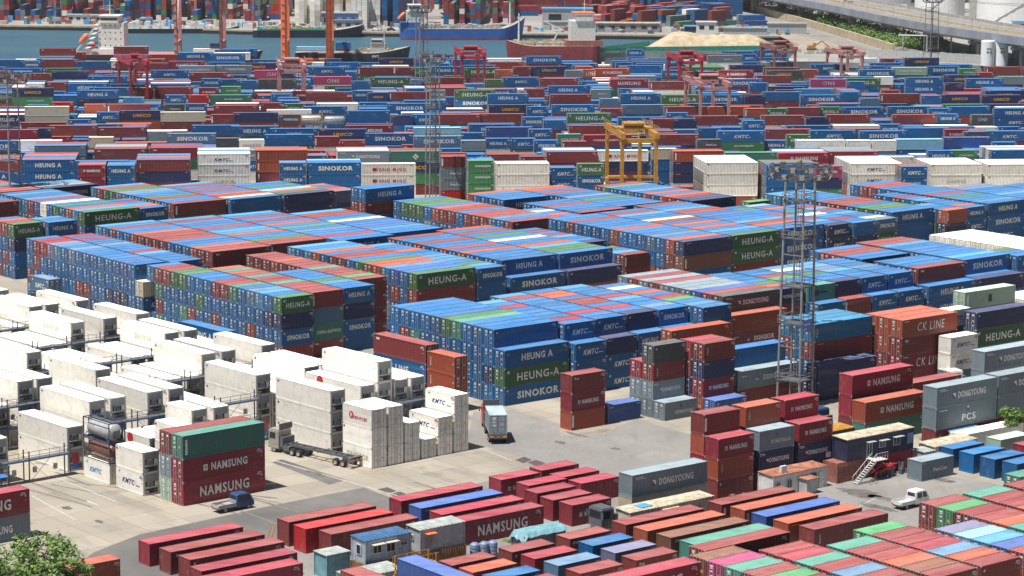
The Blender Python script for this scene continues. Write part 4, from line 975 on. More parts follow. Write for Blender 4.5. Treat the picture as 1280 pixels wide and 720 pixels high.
# everything smaller in the picture than those: one mesh of simpler boxes, its lettering in a second mesh
def rest(t, name, label):
    bs = [b for b in BOX if id(b) not in sel and b['t'] == t]
    if not bs: return
    import numpy as np
    base = MB(); base.add(body_mb(t, True), Matrix.Identity(4))
    for s in (-1, 1): base.add(door_mb(t, s, True), Matrix.Identity(4))
    ext = []
    for k in range(4):
        e = MB(); e.add(plates_mb(t, random.Random(k), True), Matrix.Identity(4))
        L = LEN[t] / 2
        for f in (-.72, -.25, .25, .72): e.box(-L - .03, f * 1.06 - .025, .1, -L + .03, f * 1.06 + .025, HH - .08, 1)
        ext.append(e)
    V, F, MI, CO = [], [], [], []
    TV, TF, TM = [], [], []
    nb = 0; ntx = 0
    rr = random.Random(3)
    for b in bs:
        c, a = box_frame(b)
        T = Matrix.Translation(c) @ Matrix.Rotation(a, 4, 'Z') @ Matrix.Diagonal((1, 1, b['h'] / HH, 1))
        flip = Matrix.Rotation(math.pi, 4, 'Z') if b['end'] in ('x', 'r') else Matrix.Identity(4)
        srcs = [base] + ([ext[rr.randrange(4)]] if b['kind'] == 'dry' or True else [])
        for src in srcs:
            if src is not base and b['hits'] < 1: continue
            A = np.array(T @ flip); P = np.array(src.v); P = P @ A[:3, :3].T + A[:3, 3]
            k = nb; V.append(P); nb += len(P)
            F += [tuple(k + i for i in f) for f in src.f]; MI += src.m; CO += [b['col']] * len(src.f)
        if b['hits'] >= 1:
            m = _bt.get((t, b['brand']))
            if m is None: m = _bt[(t, b['brand'])] = brand_mb(t, b['brand'])
            if m.v:
                A = np.array(T); P = np.array(m.v); P = P @ A[:3, :3].T + A[:3, 3]
                TV.append(P); TF += [tuple(ntx + i for i in f) for f in m.f]; TM += m.m; ntx += len(P)
    me = bpy.data.meshes.new(name); me.from_pydata(np.concatenate(V), [], F)
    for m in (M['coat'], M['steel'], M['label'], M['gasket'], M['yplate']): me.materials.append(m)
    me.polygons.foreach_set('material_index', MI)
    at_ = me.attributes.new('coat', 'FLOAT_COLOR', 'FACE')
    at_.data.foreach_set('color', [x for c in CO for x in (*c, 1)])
    o = bpy.data.objects.new(name, me); COL.objects.link(o); tag(o, label, 'shipping containers', None, 'stuff')
    if TV:
        m2 = bpy.data.meshes.new('lettering'); m2.from_pydata(np.concatenate(TV), [], TF)
        for m in INKM: m2.materials.append(m)
        m2.polygons.foreach_set('material_index', TM)
        l = bpy.data.objects.new('lettering', m2); COL.objects.link(l); l.parent = o


rest('L', 'distant_long_containers', 'mass of forty-foot containers filling the yard beyond and below the nearer stacks')
rest('S', 'distant_short_containers', 'mass of twenty-foot containers filling the gaps of the yard behind')

# overlap check (debug only)
if DEBUG:
    import itertools
    grid = {}
    def foot(b):
        return [Vector(c[:2]) for c in corners(b)[:4]]
    def sat(A, B):
        m = 1e9
        for P in (A, B):
            for i in range(2):
                e = (P[i + 1] - P[i]).normalized(); n = Vector((e.x, e.y))
                a = [p.dot(n) for p in A]; c = [p.dot(n) for p in B]
                m = min(m, min(max(a), max(c)) - max(min(a), min(c)))
        return m
    for i, b in enumerate(BOX):
        b['fp'] = foot(b); c = sum(b['fp'], Vector((0, 0))) / 4; b['c'] = c
        grid.setdefault((int(c.x // 13), int(c.y // 13)), []).append(b)
    seen = {}
    for (x, y), L in grid.items():
        near = [b for dx in (-1, 0, 1) for dy in (-1, 0, 1) for b in grid.get((x + dx, y + dy), [])]
        for a in L:
            for b in near:
                if id(a) < id(b) and min(a['z'] + a['h'], b['z'] + b['h']) - max(a['z'], b['z']) > .05:
                    d = sat(a['fp'], b['fp'])
                    if d > .12: 
                        k = tuple(sorted((str(a['desc']), str(b['desc'])))); s = seen.setdefault(k, [0, 0]); s[0] += 1; s[1] = max(s[1], d)
    for k, s in sorted(seen.items()): print('OVER', s, k)

# ------------------------------------------------------------------ ground, asphalt, markings, water
FA = FR['M']
t = NT('concrete_apron'); tc = t.new('ShaderNodeTexCoord')
mp = t.new('ShaderNodeMapping'); mp.inputs['Rotation'].default_value = (0, 0, -FA); t.l.new(tc.outputs['Object'], mp.inputs[0]); P = mp.outputs[0]
n1 = t.noise(0.035, P, 6, 0.6); n2 = t.noise(0.22, t.mapping(P, (1.0, 0.22, 1)), 5, 0.65); n3 = t.noise(1.6, P, 4, 0.7); n4 = t.noise(0.11, P, 3, 0.5)
c = t.ramp(n1, [(0.32, (0.28, 0.25, 0.205)), (0.5, (0.345, 0.31, 0.255)), (0.7, (0.39, 0.35, 0.285))])
c = t.mix(t.math('MULTIPLY', t.math('SUBTRACT', n2, 0.50, True), 4.0, True), c, (0.21, 0.19, 0.165))
c = t.mix(t.math('MULTIPLY', t.math('SUBTRACT', n3, 0.5, True), 1.2, True), c, (0.27, 0.25, 0.22))
c = t.mix(t.math('MULTIPLY', t.math('SUBTRACT', n4, 0.62, True), 9.0, True), c, (0.16, 0.15, 0.145))
br = t.new('ShaderNodeTexBrick'); br.offset = 0; br.inputs['Scale'].default_value = 1.0; br.inputs['Mortar Size'].default_value = 0.05
br.inputs['Brick Width'].default_value = 6.0; br.inputs['Row Height'].default_value = 5.0; t.l.new(P, br.inputs[0])
br.inputs['Color1'].default_value = (0.9, 0.9, 0.9, 1); br.inputs['Color2'].default_value = (1.08, 1.08, 1.08, 1); br.inputs['Mortar'].default_value = (0.62, 0.6, 0.58, 1)
c = t.mix(1.0, c, br.outputs['Color'], 'MULTIPLY')
t.base(c); t.b.inputs['Roughness'].default_value = 0.92
CONC = t.mat
t = NT('asphalt'); tc = t.new('ShaderNodeTexCoord')
n1 = t.noise(0.09, tc.outputs['Object'], 6, 0.65); n2 = t.noise(2.5, tc.outputs['Object'], 3, 0.7)
c = t.ramp(n1, [(0.3, (0.10, 0.098, 0.094)), (0.55, (0.15, 0.145, 0.138)), (0.75, (0.20, 0.19, 0.175))])
c = t.mix(t.math('MULTIPLY', t.math('SUBTRACT', n2, 0.55, True), 2.0, True), c, (0.09, 0.088, 0.085))
t.base(c); t.b.inputs['Roughness'].default_value = 0.93; ASPH = t.mat
t = NT('worn_tarmac'); tc = t.new('ShaderNodeTexCoord')
n1 = t.noise(0.06, tc.outputs['Object'], 6, 0.65); n2 = t.noise(0.4, t.mapping(tc.outputs['Object'], (1, .3, 1)), 5, 0.7)
c = t.ramp(n1, [(0.3, (0.19, 0.185, 0.175)), (0.55, (0.25, 0.24, 0.225)), (0.75, (0.32, 0.305, 0.28))])
c = t.mix(t.math('MULTIPLY', t.math('SUBTRACT', n2, 0.5, True), 2.0, True), c, (0.13, 0.125, 0.12))
t.base(c); t.b.inputs['Roughness'].default_value = 0.93; TARM = t.mat
def sheet(name, pts, z, mat, kind='structure', pz=0.0):
    mb = MB(); q = [unproj(x, y, pz) for x, y in pts]
    mb.quad([(p.x, p.y, z) for p in q]); o = mb.build(name, mat)
    me = o.data
    if me.polygons[0].normal.z < 0: me.flip_normals()
    return tag(o, kind=kind)
g = MB(); g.prism([(-2500, -400), (2500, -400), (2500, 936), (44, 936), (40, 982), (-2500, 982)], -4.0, 0.0)
tag(g.build('ground', CONC), kind='structure')
sheet('road', [(20, 760), (118, 690), (175, 668), (330, 634), (452, 609), (500, 626), (660, 590), (705, 588), (640, 566), (583, 552), (592, 515), (640, 512), (700, 530), (700, 545), (757, 540), (795, 524), (870, 545), (900, 630), (860, 700), (640, 800), (100, 800)], 0.004, TARM)
sheet('road', [(20, 760), (118, 690), (175, 668), (330, 634), (455, 609.5), (505, 628), (480, 640), (330, 690), (180, 760)], 0.008, ASPH)
sheet('path', [(900, 648), (960, 560), (1120, 585), (1215, 600), (1290, 615), (1290, 700), (1000, 730)], 0.004, TARM)
sheet('asphalt_patch', [(340, 578), (352, 574), (432, 600), (412, 606)], 0.005, ASPH)
DOTM = simple('patch_plate', (0.10, 0.075, 0.08), .8)
for q in ([(470, 612), (484, 609), (496, 614), (483, 617)], [(487, 618), (500, 614.5), (513, 619.5), (500, 624)], [(644, 575), (655, 571), (665, 575), (654, 579)], [(659, 578), (670, 575), (682, 579), (671, 583)]):
    sheet('ground_plate', q, 0.012, DOTM)
YL = simple('faded_yellow_line', (0.50, 0.36, 0.12), .8, 0, .5, 1.2); WLN = simple('faded_white_line', (0.52, 0.51, 0.48), .8, 0, .4, 1.2)
def gline(name, a, b, w, mat, z=0.014):
    A = unproj(*a); B = unproj(*b); d = (B - A).normalized(); n = Vector((-d.y, d.x, 0)) * w / 2
    mb = MB(); mb.quad([(p.x, p.y, z) for p in (A + n, A - n, B - n, B + n)]); o = mb.build(name, mat)
    if o.data.polygons[0].normal.z < 0: o.data.flip_normals()
    tag(o, kind='structure')
for a, b, w, m in [((0, 561), (217, 631), .25, YL), ((0, 590), (122, 631), .3, WLN), ((35, 583), (145, 627), .2, WLN), ((340, 575), (505, 622), .22, WLN), ((352, 556), (465, 592), .2, YL), ((466, 590), (490, 594), .2, YL), ((40, 620), (95, 650), .2, WLN), ((600, 560), (640, 576), .2, WLN),
                   ((1060, 612), (1125, 628), .2, YL), ((1175, 605), (1235, 625), .2, YL), ((1100, 620), (1060, 640), .15, WLN), ((1140, 618), (1175, 606), .15, YL)]:
    gline('ground_marking', a, b, w, m)
TYRE = simple('tyre_rubber_marks', (0.20, 0.185, 0.16), .9, 0, .35, .5)
# stains with a shape of their own
t = NT('oil_stain'); tc = t.new('ShaderNodeTexCoord'); n1 = t.noise(0.6, tc.outputs['Object'], 5, .7)
t.base(t.ramp(n1, [(0.35, (0.075, 0.068, 0.06)), (0.7, (0.20, 0.185, 0.165))])); t.b.inputs['Roughness'].default_value = .7; STN = t.mat
srr = random.Random(8)
def blob(px, py, rx, ry, z=0.017):
    mb = MB(); c = unproj(px, py); n = 22; pts = []
    a0 = FR['L'] + math.pi / 2
    for k in range(n):
        a = 2 * math.pi * k / n; r = 1 + srr.uniform(-.3, .3); x = rx * r * math.cos(a); y = ry * r * math.sin(a)
        pts.append((c.x + x * math.cos(a0) - y * math.sin(a0), c.y + x * math.sin(a0) + y * math.cos(a0), z))
    mb.quad(pts); tag(mb.build('oil_stain', STN), kind='structure')
for s in [(84, 635, .9, .6), (124, 652, .8, .35), (1075, 616, 3.2, 1.6), (1100, 622, 2.0, .8), (700, 553, 1.2, .6), (770, 561, .8, .5), (720, 543, 2.2, .5), (1098, 634, 2.5, .7), (1180, 600, 1.8, .7), (395, 592, 2.0, .4)]: blob(*s)
for k in range(26):
    # tyre tracks along the lanes
    x = srr.uniform(0, 560); y = 575 + x * .06 + srr.uniform(-8, 40)
    if y > 650 - x * .04: continue
    gline('tyre_track', (x, y), (x + srr.uniform(40, 110), y + srr.uniform(9, 30)), srr.uniform(.25, .5), TYRE, .010 + k * .0002)
t = NT('sea_water'); tc = t.new('ShaderNodeTexCoord')
n1 = t.noise(0.010, t.mapping(tc.outputs['Object'], (1, 2.5, 1)), 5, .6)
t.base(t.ramp(n1, [(0.3, (0.035, 0.10, 0.145)), (0.7, (0.055, 0.135, 0.18))])); t.b.inputs['Roughness'].default_value = 0.35
w1 = t.noise(0.22, t.mapping(tc.outputs['Object'], (0.7, 1.6, 1)), 6, .7); t.bump(w1, 1.2, 0.55); SEA = t.mat
g = MB(); g.quad([(-4000, 930, -1.2), (4000, 930, -1.2), (4000, 1400, -1.2), (-4000, 1400, -1.2)]); tag(g.build('water', SEA), kind='structure')
t = NT('far_port_ground'); tc = t.new('ShaderNodeTexCoord'); n1 = t.noise(0.02, tc.outputs['Object'], 6, .65)
t.base(t.ramp(n1, [(0.3, (0.22, 0.215, 0.20)), (0.7, (0.34, 0.325, 0.30))])); t.b.inputs['Roughness'].default_value = .95; FGND = t.mat
shore = [unproj(x, y, 1.0) for x, y in [(-1500, 24), (0, 31.3), (160, 33), (330, 38), (530, 40.5), (700, 42), (900, 44.5), (1003, 45), (1003, 56), (985, 74.5), (1010, 77), (1500, 88), (2600, 110)]]
pts = [(p.x, p.y) for p in shore] + [(4000, 6000), (-4000, 6000)]
g = MB(); g.prism(pts[::-1] if False else pts, -5, 1.0); o = g.build('ground', FGND); tag(o, kind='structure')
bm = bmesh.new(); bm.from_mesh(o.data); bmesh.ops.recalc_face_normals(bm, faces=bm.faces); bm.to_mesh(o.data); bm.free()

# ------------------------------------------------------------------ near props
def wp(fr, u, v, z=0.0): return to_w(fr, u, v, z)
PV = lambda name, col, r=.5, var=.3, sc=1.2: simple(name, col, r, 0, var, sc)
MM = {'navyhut': PV('navy_painted_sheet', (0.035, 0.04, 0.09), .5, .5), 'bluehut': PV('faded_blue_sheet', (0.20, 0.27, 0.42)), 'greyhut': PV('grey_sheet', (0.44, 0.46, 0.47)), 'palehut': PV('pale_blue_grey_sheet', (0.40, 0.45, 0.52)), 'cream': PV('cream_sheet', (0.62, 0.58, 0.48)), 'rustroof': PV('rusty_roof', (0.45, 0.20, 0.13), .8, .6, .9),
      'blueroof': PV('blue_roof', (0.07, 0.16, 0.31)), 'greyroof': PV('grey_roof', (0.42, 0.46, 0.44), .7, .4), 'creamroof': PV('cream_roof', (0.60, 0.53, 0.40), .7, .5), 'glass': PV('dark_window', (0.03, 0.035, 0.045), .15, .2), 'white': PV('white_paint', (0.72, 0.72, 0.70), .5, .25), 'wood': PV('rusty_timber', (0.24, 0.13, 0.06), .8, .5),
      'yellow': PV('yellow_paint', (0.52, 0.27, 0.05), .5, .35), 'redp': PV('red_paint', (0.42, 0.035, 0.055), .5, .3), 'pinkp': PV('faded_pink_paint', (0.50, 0.24, 0.22), .6, .3), 'rustp': PV('rust_paint', (0.33, 0.13, 0.10), .7, .4), 'orangep': PV('orange_paint', (0.80, 0.22, 0.10), .5, .2),
      'rubber': PV('rubber', (0.02, 0.02, 0.02), .8, .2), 'rim': PV('wheel_rim', (0.35, 0.35, 0.36), .4, .3, 5), 'tarp': PV('turquoise_tarp', (0.20, 0.40, 0.46), .6, .35), 'tank': PV('grey_tank', (0.42, 0.43, 0.44), .35, .3), 'browntank': PV('brown_tank', (0.16, 0.07, 0.055), .4, .4), 'frame': PV('navy_frame', (0.05, 0.08, 0.18), .5),
      'bluegr': PV('blue_grating', (0.06, 0.18, 0.45), .6), 'dsteel': PV('dark_steel', (0.11, 0.12, 0.135), .6, .3), 'lamp': PV('lamp_glass', (0.62, 0.62, 0.58), .25, .1), 'concrete': PV('pale_concrete', (0.40, 0.39, 0.36), .9, .3, .3), 'sand': PV('sand', (0.50, 0.41, 0.28), .95, .35, .35), 'green': PV('green_net', (0.05, 0.36, 0.26), .8, .4), 'hullblack': PV('black_hull', (0.022, 0.028, 0.045), .4, .3, .2),
      'hullblue': PV('blue_hull', (0.035, 0.13, 0.42), .4, .2, .2), 'hullred': PV('red_hull', (0.30, 0.05, 0.055), .5, .3, .2), 'mast': PV('mast_steel', (0.27, 0.275, 0.285), .5, .3), 'parapet': PV('grey_parapet', (0.27, 0.30, 0.36), .8, .3, .1), 'bwhite': PV('tank_white', (0.84, 0.84, 0.83), .45, .1, .1), 'bark': PV('bark', (0.14, 0.11, 0.08), .9, .4, 3), 'truckblue': PV('blue_truck_paint', (0.035, 0.085, 0.20), .3, .1), 'truckred': PV('red_truck_paint', (0.55, 0.10, 0.05), .35, .2), 'truckgrey': PV('grey_truck_paint', (0.33, 0.32, 0.28), .4, .25), 'amber': PV('amber_lamp', (0.75, 0.30, 0.03), .3), 'signblue': PV('blue_sign', (0.03, 0.13, 0.55), .4, .1), 'cyanroof': PV('bright_blue_roof', (0.08, 0.38, 0.70), .5, .2), 'plum': PV('shop_steel', (.3, .3, .33), .5)}
def corr_box(mb, x0, y0, z0, x1, y1, z1, m=0):
    """sheet-metal box with corrugated long walls"""
    mb.box(x0 + .05, y0 + .05, z0, x1 - .05, y1 - .05, z1, m)
    corr_side(mb, x0, x1, y0, z0 + .03, z1 - .03, -1, m); corr_side(mb, x0, x1, y1, z0 + .03, z1 - .03, 1, m)
    corr_side(mb, y0, y1, x0, z0 + .03, z1 - .03, -1, m, axis='y'); corr_side(mb, y0, y1, x1, z0 + .03, z1 - .03, 1, m, axis='y')
    for x in (x0, x1):
        for y in (y0, y1): mb.box(x - .06, y - .06, z0, x + .06, y + .06, z1, m)
def hut(name, label, fr, u, v, z, L, W, H, wall, roof, wins=(), doors=(), endwins=(), roofover=.12, cat='site hut', slope=.12):
    r = empty(name, wp(fr, u, v, z), FR[fr], label, cat)
    mb = MB(); corr_box(mb, 0, 0, 0, L, W, H); mb.build('wall', M_(wall), r)
    mb = MB(); o = roofover
    b = len(mb.v); mb.v += [(-o, -o, H + .01), (L + o, -o, H + .01), (L + o, W + o, H + .01 + slope), (-o, W + o, H + .01 + slope), (-o, -o, H + .10), (L + o, -o, H + .10), (L + o, W + o, H + .10 + slope), (-o, W + o, H + .10 + slope)]
    for f in ((0, 3, 2, 1), (4, 5, 6, 7), (0, 1, 5, 4), (1, 2, 6, 5), (2, 3, 7, 6), (3, 0, 4, 7)): mb.f.append(tuple(b + i for i in f)); mb.m.append(0)
    n = int(L / .5)
    for k in range(n): mb.box((k + .5) * L / n - .03, -o, H + .10, (k + .5) * L / n + .03, W + o, H + .125 + slope * .5)
    mb.build('roof', M_(roof), r)
    for (x, w, z0, h, awn) in wins:
        f = MB(); f.box(x, -.10, z0, x + w, -.02, z0 + .06); f.box(x, -.10, z0 + h - .06, x + w, -.02, z0 + h); f.box(x, -.10, z0 + .06, x + .06, -.02, z0 + h - .06); f.box(x + w - .06, -.10, z0 + .06, x + w, -.02, z0 + h - .06); f.box(x + w / 2 - .02, -.10, z0 + .06, x + w / 2 + .02, -.02, z0 + h - .06)
        wi = f.build('window', MM['white'], r); g = MB(); g.box(x + .06, -.07, z0 + .06, x + w - .06, -.05, z0 + h - .06); g.build('pane', MM['glass'], wi)
        if awn:
            a = MB(); a.box(x - .2, -.75, z0 + h + .08, x + w + .2, -.02, z0 + h + .13); a.build('awning', M_(awn), r)
    for (x, w, h, m) in doors:
        d = MB(); d.box(x, -.09, .02, x + w, -.02, h); dd = d.build('door', M_(m), r); k = MB(); k.box(x + w - .16, -.14, 1.0, x + w - .1, -.09, 1.12); k.build('handle', MM['dsteel'], dd)
    for (y, w, z0, h) in endwins:
        f = MB(); f.box(-.10, y, z0, -.02, y + w, z0 + h); wi = f.build('window', MM['white'], r); g = MB(); g.box(-.115, y + .07, z0 + .07, -.102, y + w - .07, z0 + h - .07); g.build('pane', MM['glass'], wi)
    return r
def M_(k): return MM[k] if k in MM else M[k]
# two huts, barrack, cabin, office, sheds
hut('site_hut', 'blue-roofed hut with pale walls and two hooded windows among long containers', 'R', 147.9, 210.5, 2.5, 6.0, 2.6, 2.5, 'palehut', 'blueroof', wins=[(.9, 1.2, 1.0, 1.0, 'cream'), (2.7, 1.2, .9, 1.1, 'cream'), (4.6, .9, 1.3, .5, None)], doors=[(3.9, .7, 2.0, 'greyhut')], endwins=[(.8, .8, .9, 1.1)])
hut('site_hut', 'pale grey hut on rusty base with red awning over door', 'R', 155.3, 210.6, 2.5, 6.06, 2.44, 2.5, 'greyhut', 'greyroof', wins=[], doors=[(.7, .9, 2.0, 'plum')], endwins=[(1.2, .9, 1.2, .6)])
a = MB(); a.box(0, 0, 0, 1.3, .8, .06); ao = a.build('awning', MM['orangep']); ao.parent = [o for o in COL.objects if o.name.startswith('site_hut.')][-1]; ao.location = (.5, -.82, 2.1)
for u, w, lb in ((147.7, 6.4, 'rusty corrugated base box under the blue-roofed hut'), (155.2, 6.2, 'rusty brown base box under the pale grey hut')):
    mb = MB(); corr_box(mb, 0, 0, 0, w, 2.6, 2.48); tag(mb.build('base_box', MM['wood'], None, wp('R', u, 210.4), FR['R']), lb, 'container base')
hut('shed', 'low flat grey-roofed shed in front of the blue-roofed hut', 'R', 143.6, 206.6, 0, 6.5, 3.0, 2.5, 'greyhut', 'greyroof', cat='shed')
hut('storage_box', 'small pale teal container left of the blue-roofed hut', 'R', 146.2, 215.4, 0, 3.0, 2.4, 2.6, 'tarp', 'greyroof', cat='container', slope=.02)
r = hut('barrack', 'long cream-roofed barrack with blue patch below the large grey box', 'R', 184.8, 209.4, 0, 13.2, 2.5, 2.5, 'cream', 'creamroof', wins=[(2.6, 1.3, .9, 1.0, None), (8.6, 1.1, .9, .9, None), (10.1, 1.1, .9, .9, None)], doors=[(5.6, 1.0, 2.0, 'glass')], cat='barrack')
a = MB(); a.box(4.8, -1.0, 2.2, 7.4, .05, 2.28); a.build('awning', MM['creamroof'], r); a = MB(); a.box(2.2, .5, 2.68, 4.0, 1.9, 2.76); a.build('roof_patch', MM['cyanroof'], r)
r = hut('cabin', 'rusty-roofed white cabin with open dark door beside the red box', 'R', 210.2, 211.6, 0, 9.4, 2.6, 2.6, 'white', 'rustroof', wins=[(.4, .8, .9, .9, None), (2.3, .9, .8, 1.1, None)], doors=[(6.6, .9, 2.1, 'glass'), (8.0, .9, 2.1, 'white')], cat='cabin')
a = MB(); a.box(4.4, -1.5, .0, 6.2, -.1, 1.9); a.build('porch', MM['greyhut'], r); a = MB(); a.box(4.2, -1.8, 1.9, 6.4, .0, 1.98); a.build('awning', MM['rustroof'], r)
def aircon(label, fr, u, v, z):
    r = empty('air_conditioner', wp(fr, u, v, z), FR[fr], label, 'air conditioner'); m = MB(); m.box(0, 0, 0, .95, .38, .85); m.build('casing', MM['white'], r)
    m = MB(); m.lathe([(.0, -.012), (.30, -.012), (.33, -.02), (.33, .0)], (0, 0, 0), 0, 16); o = m.build('fan_grille', MM['dsteel'], r); o.rotation_euler = (math.pi / 2, 0, 0); o.location = (.42, -.005, .42)
aircon('white air conditioner on the rusty cabin roof', 'R', 211.9, 211.9, 2.78); aircon('white air conditioner on the red box beside the navy office', 'R', 222.3, 214.4, 2.62)
r = hut('office', 'navy two-window site office raised on red containers with white stairs', 'R', 223.2, 211.6, 2.66, 12.19, 2.5, 2.75, 'navyhut', 'creamroof', wins=[(3.5, 1.0, .1, 1.9, 'greyroof'), (5.8, 1.2, 1.0, .9, 'greyroof'), (8.4, 1.3, .9, 1.1, 'greyroof')], cat='office')
a = MB(); a.box(11.0, -.08, .8, 12.1, -.03, 2.2); a.build('door', MM['bluehut'], r)
st('R', 'S', 221.6, 211.7, ['o:EM'], '', looks=['orange-red short container under the left of navy office']) if False else None
for u, l, c, lb in ((221.6, 6.06, 'rustp', 'red corrugated box under the left end of the navy office'), (229.4, 6.06, 'redp', 'dark red box under the right end of the navy office')):
    mb = MB(); corr_box(mb, 0, 0, 0, l, 2.44, 2.6); tag(mb.build('base_box', MM[c], None, wp('R', u, 211.7), FR['R']), lb, 'container base')
# stairs
r = empty('staircase', wp('R', 222.9, 209.6), FR['R'], 'white steel stairs climbing to the navy office door', 'stairs')
m = MB()
for y in (0, .8): m.bar((.2, y, 0), (3.6, y, 2.6), .07, 0, .2)
for k in range(11): m.box(.3 + k * .31, .05, .2 + k * .235, .55 + k * .31, .75, .23 + k * .235)
m.build('flight', MM['white'], r)
m = MB(); m.box(3.6, -.1, 2.6, 5.6, 1.9, 2.66); m.build('landing', MM['white'], r)
m = MB()
for y in (0, .8):
    m.bar((.2, y, .95), (3.6, y, 3.55), .05); 
    for k in range(6): m.bar((.2 + k * .68, y, .1 + k * .52), (.2 + k * .68, y, .95 + k * .52), .04)
for k in range(5): m.bar((3.6 + k * .5, -.05, 2.66), (3.6 + k * .5, -.05, 3.6), .04)
m.bar((3.6, -.05, 3.6), (5.6, -.05, 3.6), .05); m.bar((3.6, -.05, 3.15), (5.6, -.05, 3.15), .04); m.build('handrail', MM['white'], r)
r = hut('shed', 'rusty pale shed with open dark side behind the blue containers', 'R', 238.6, 210.6, 0, 8.2, 2.8, 2.5, 'white', 'creamroof', doors=[(2.6, 5.0, 2.2, 'glass')], cat='shed')
r = hut('shed', 'bright blue flat roof shed right of the rusty pale shed', 'R', 247.4, 209.8 + 5.9, 0, 5.5, 2.2, 2.4, 'plum', 'cyanroof', cat='shed')
hut('shed', 'yellow-roofed lean-to behind the left end of the navy office', 'R', 223.4, 215.6, 0, 5.2, 2.6, 5.6, 'greyhut', 'yellow', cat='lean-to')
hut('workshop', 'grey workshop box right of the navy office base', 'R', 236.2, 210.2, 0, 1.9, 2.0, 2.2, 'greyhut', 'greyroof', cat='workshop')
# covered box
r = empty('covered_container', wp('R', 168.0, 208.2), FR['R'], 'container draped with a turquoise tarpaulin beside the pink group', 'covered container')
m = MB(); corr_box(m, .1, .1, .5, 6.0, 2.4, 2.7); m.build('body', MM['plum'], r)
m = MB(); rr_ = random.Random(4); nx, ny = 14, 7; b = len(m.v)
for j in range(ny + 1):
    for i in range(nx + 1):
        x = i / nx * 6.3 - .1; y = j / ny * 2.9 - .15; z = 2.95 + .16 * math.sin(j / ny * math.pi) + rr_.uniform(-.035, .035)
        if i == 0: x -= .1; z -= .8 + rr_.uniform(-.15, .15)
        if j == 0: y -= .06; z -= .35 + rr_.uniform(-.1, .1)
        if j == ny: z -= .4
        m.v.append((x, y, z))
for j in range(ny):
    for i in range(nx): k = b + j * (nx + 1) + i; m.f.append((k, k + 1, k + nx + 2, k + nx + 1)); m.m.append(0)
o = m.build('tarpaulin', MM['tarp'], r)
for x in (.3, 2.8, 5.3):
    m = MB(); m.box(x, .2, 0, x + .5, 2.3, .49); m.build('timber_block', MM['wood'], r)
def clutter(name, label, cat, fr, u, v, spec, grp=None):
    r = empty(name, wp(fr, u, v), FR[fr], label, cat, grp); return r
# drums, pallets, scrap
rs = random.Random(12)
for k, (u, v, w) in enumerate(((163.5, 211.5, 'left'), (164.6, 211.2, 'middle'), (165.7, 211.0, 'right'))):
    r = empty('water_tank', wp('R', u, v), FR['R'], 'ribbed blue tank by the patched pink container, %s of three' % w, 'tank', 'blue tanks by the weeds')
    m = MB(); m.lathe([(0, 0), (.52, 0), (.55, .1), (.52, .35), (.55, .5), (.52, .8), (.55, .95), (.52, 1.3), (.3, 1.5), (0, 1.52)], (0, 0, .6), 0, 16); m.build('drum', MM['bluehut'], r, smooth=False)
    m = MB(); m.box(-.6, -.6, 0, .6, .6, .58); m.build('stand', MM['wood'], r)
m = MB()
for k in range(70):
    x = rs.uniform(0, 7); y = rs.uniform(0, 2.6); a = rs.uniform(0, 6.28); l = rs.uniform(.6, 2.6); z = rs.uniform(.1, .9)
    m.bar((x, y, z), (x + l * math.cos(a), y + l * math.sin(a) * .5, z + rs.uniform(-.1, .5)), rs.choice((.06, .1, .05)))
tag(m.build('scrap_heap', MM['dsteel'], None, wp('R', 177.5, 209.0), FR['R']), 'heap of scrap pipes below the lettered pink container', 'scrap heap')
m = MB()
for k in range(40):
    x = rs.uniform(0, 5); y = rs.uniform(0, 2); m.box(x, y, 0, x + rs.uniform(.2, 1.0), y + rs.uniform(.2, .8), rs.uniform(.2, 1.3))
tag(m.build('pallet_pile', MM['wood'], None, wp('R', 201.4, 210.2), FR['R']), 'pile of timber pallets between barrack and rusty cabin', 'pallets')
m = MB()
for k in range(26):
    x = rs.uniform(0, 5); y = rs.uniform(0, 1.6); m.box(x, y, 0, x + rs.uniform(.2, .7), y + rs.uniform(.2, .6), rs.uniform(.3, 1.6))
tag(m.build('junk_pile', MM['dsteel'], None, wp('R', 228.2, 210.0), FR['R']), 'dark pile of equipment under the navy office', 'junk')
m = MB()
for k in range(14):
    m.cyl((rs.uniform(0, 5), rs.uniform(0, 1.2), rs.uniform(.8, 1.7)), (rs.uniform(0, 5), rs.uniform(0, 1.2), rs.uniform(.9, 1.9)), .09, n=6)
tag(m.build('hose_bundle', MM['redp'], None, wp('R', 226.0, 209.8), FR['R']), 'red hoses and floats hanging under the navy office', 'hoses')
# dark cab by the barrack
# ---- yellow access steps
r = empty('access_platform', wp('R', 148.6, 204.6), FR['R'], 'yellow railed access platform at the end of the cobalt container', 'platform')
for x in (0, 1.6, 4.4):
    for y in (0, 1.4): m = MB(); m.bar((x, y, 0), (x, y, 4.3), .12); m.build('post', MM['yellow'], r)
m = MB(); m.box(-.2, -.2, 3.2, 4.6, 1.6, 3.28); m.build('deck', MM['yellow'], r)
m = MB()
for z in (3.75, 4.3):
    for y in (-.15, 1.55): m.bar((-.2, y, z), (4.6, y, z), .06)
for k in range(7): m.bar((-.2 + k * .8, -.15, 3.28), (-.2 + k * .8, -.15, 4.3), .05); m.bar((-.2 + k * .8, 1.55, 3.28), (-.2 + k * .8, 1.55, 4.3), .05)
m.build('railing', MM['yellow'], r)
m = MB()
for y in (0, .7): m.bar((-2.3, y, .1), (-.2, y, 3.25), .07)
for k in range(10): m.bar((-2.2 + k * .21, 0, .3 + k * .31), (-2.2 + k * .21, .7, .3 + k * .31), .05)
m.build('ladder', MM['yellow'], r)
r = empty('step_ladder', wp('R', 147.4, 229.2), FR['R'], 'rusty yellow step ladder at the open end of a maroon container', 'ladder')
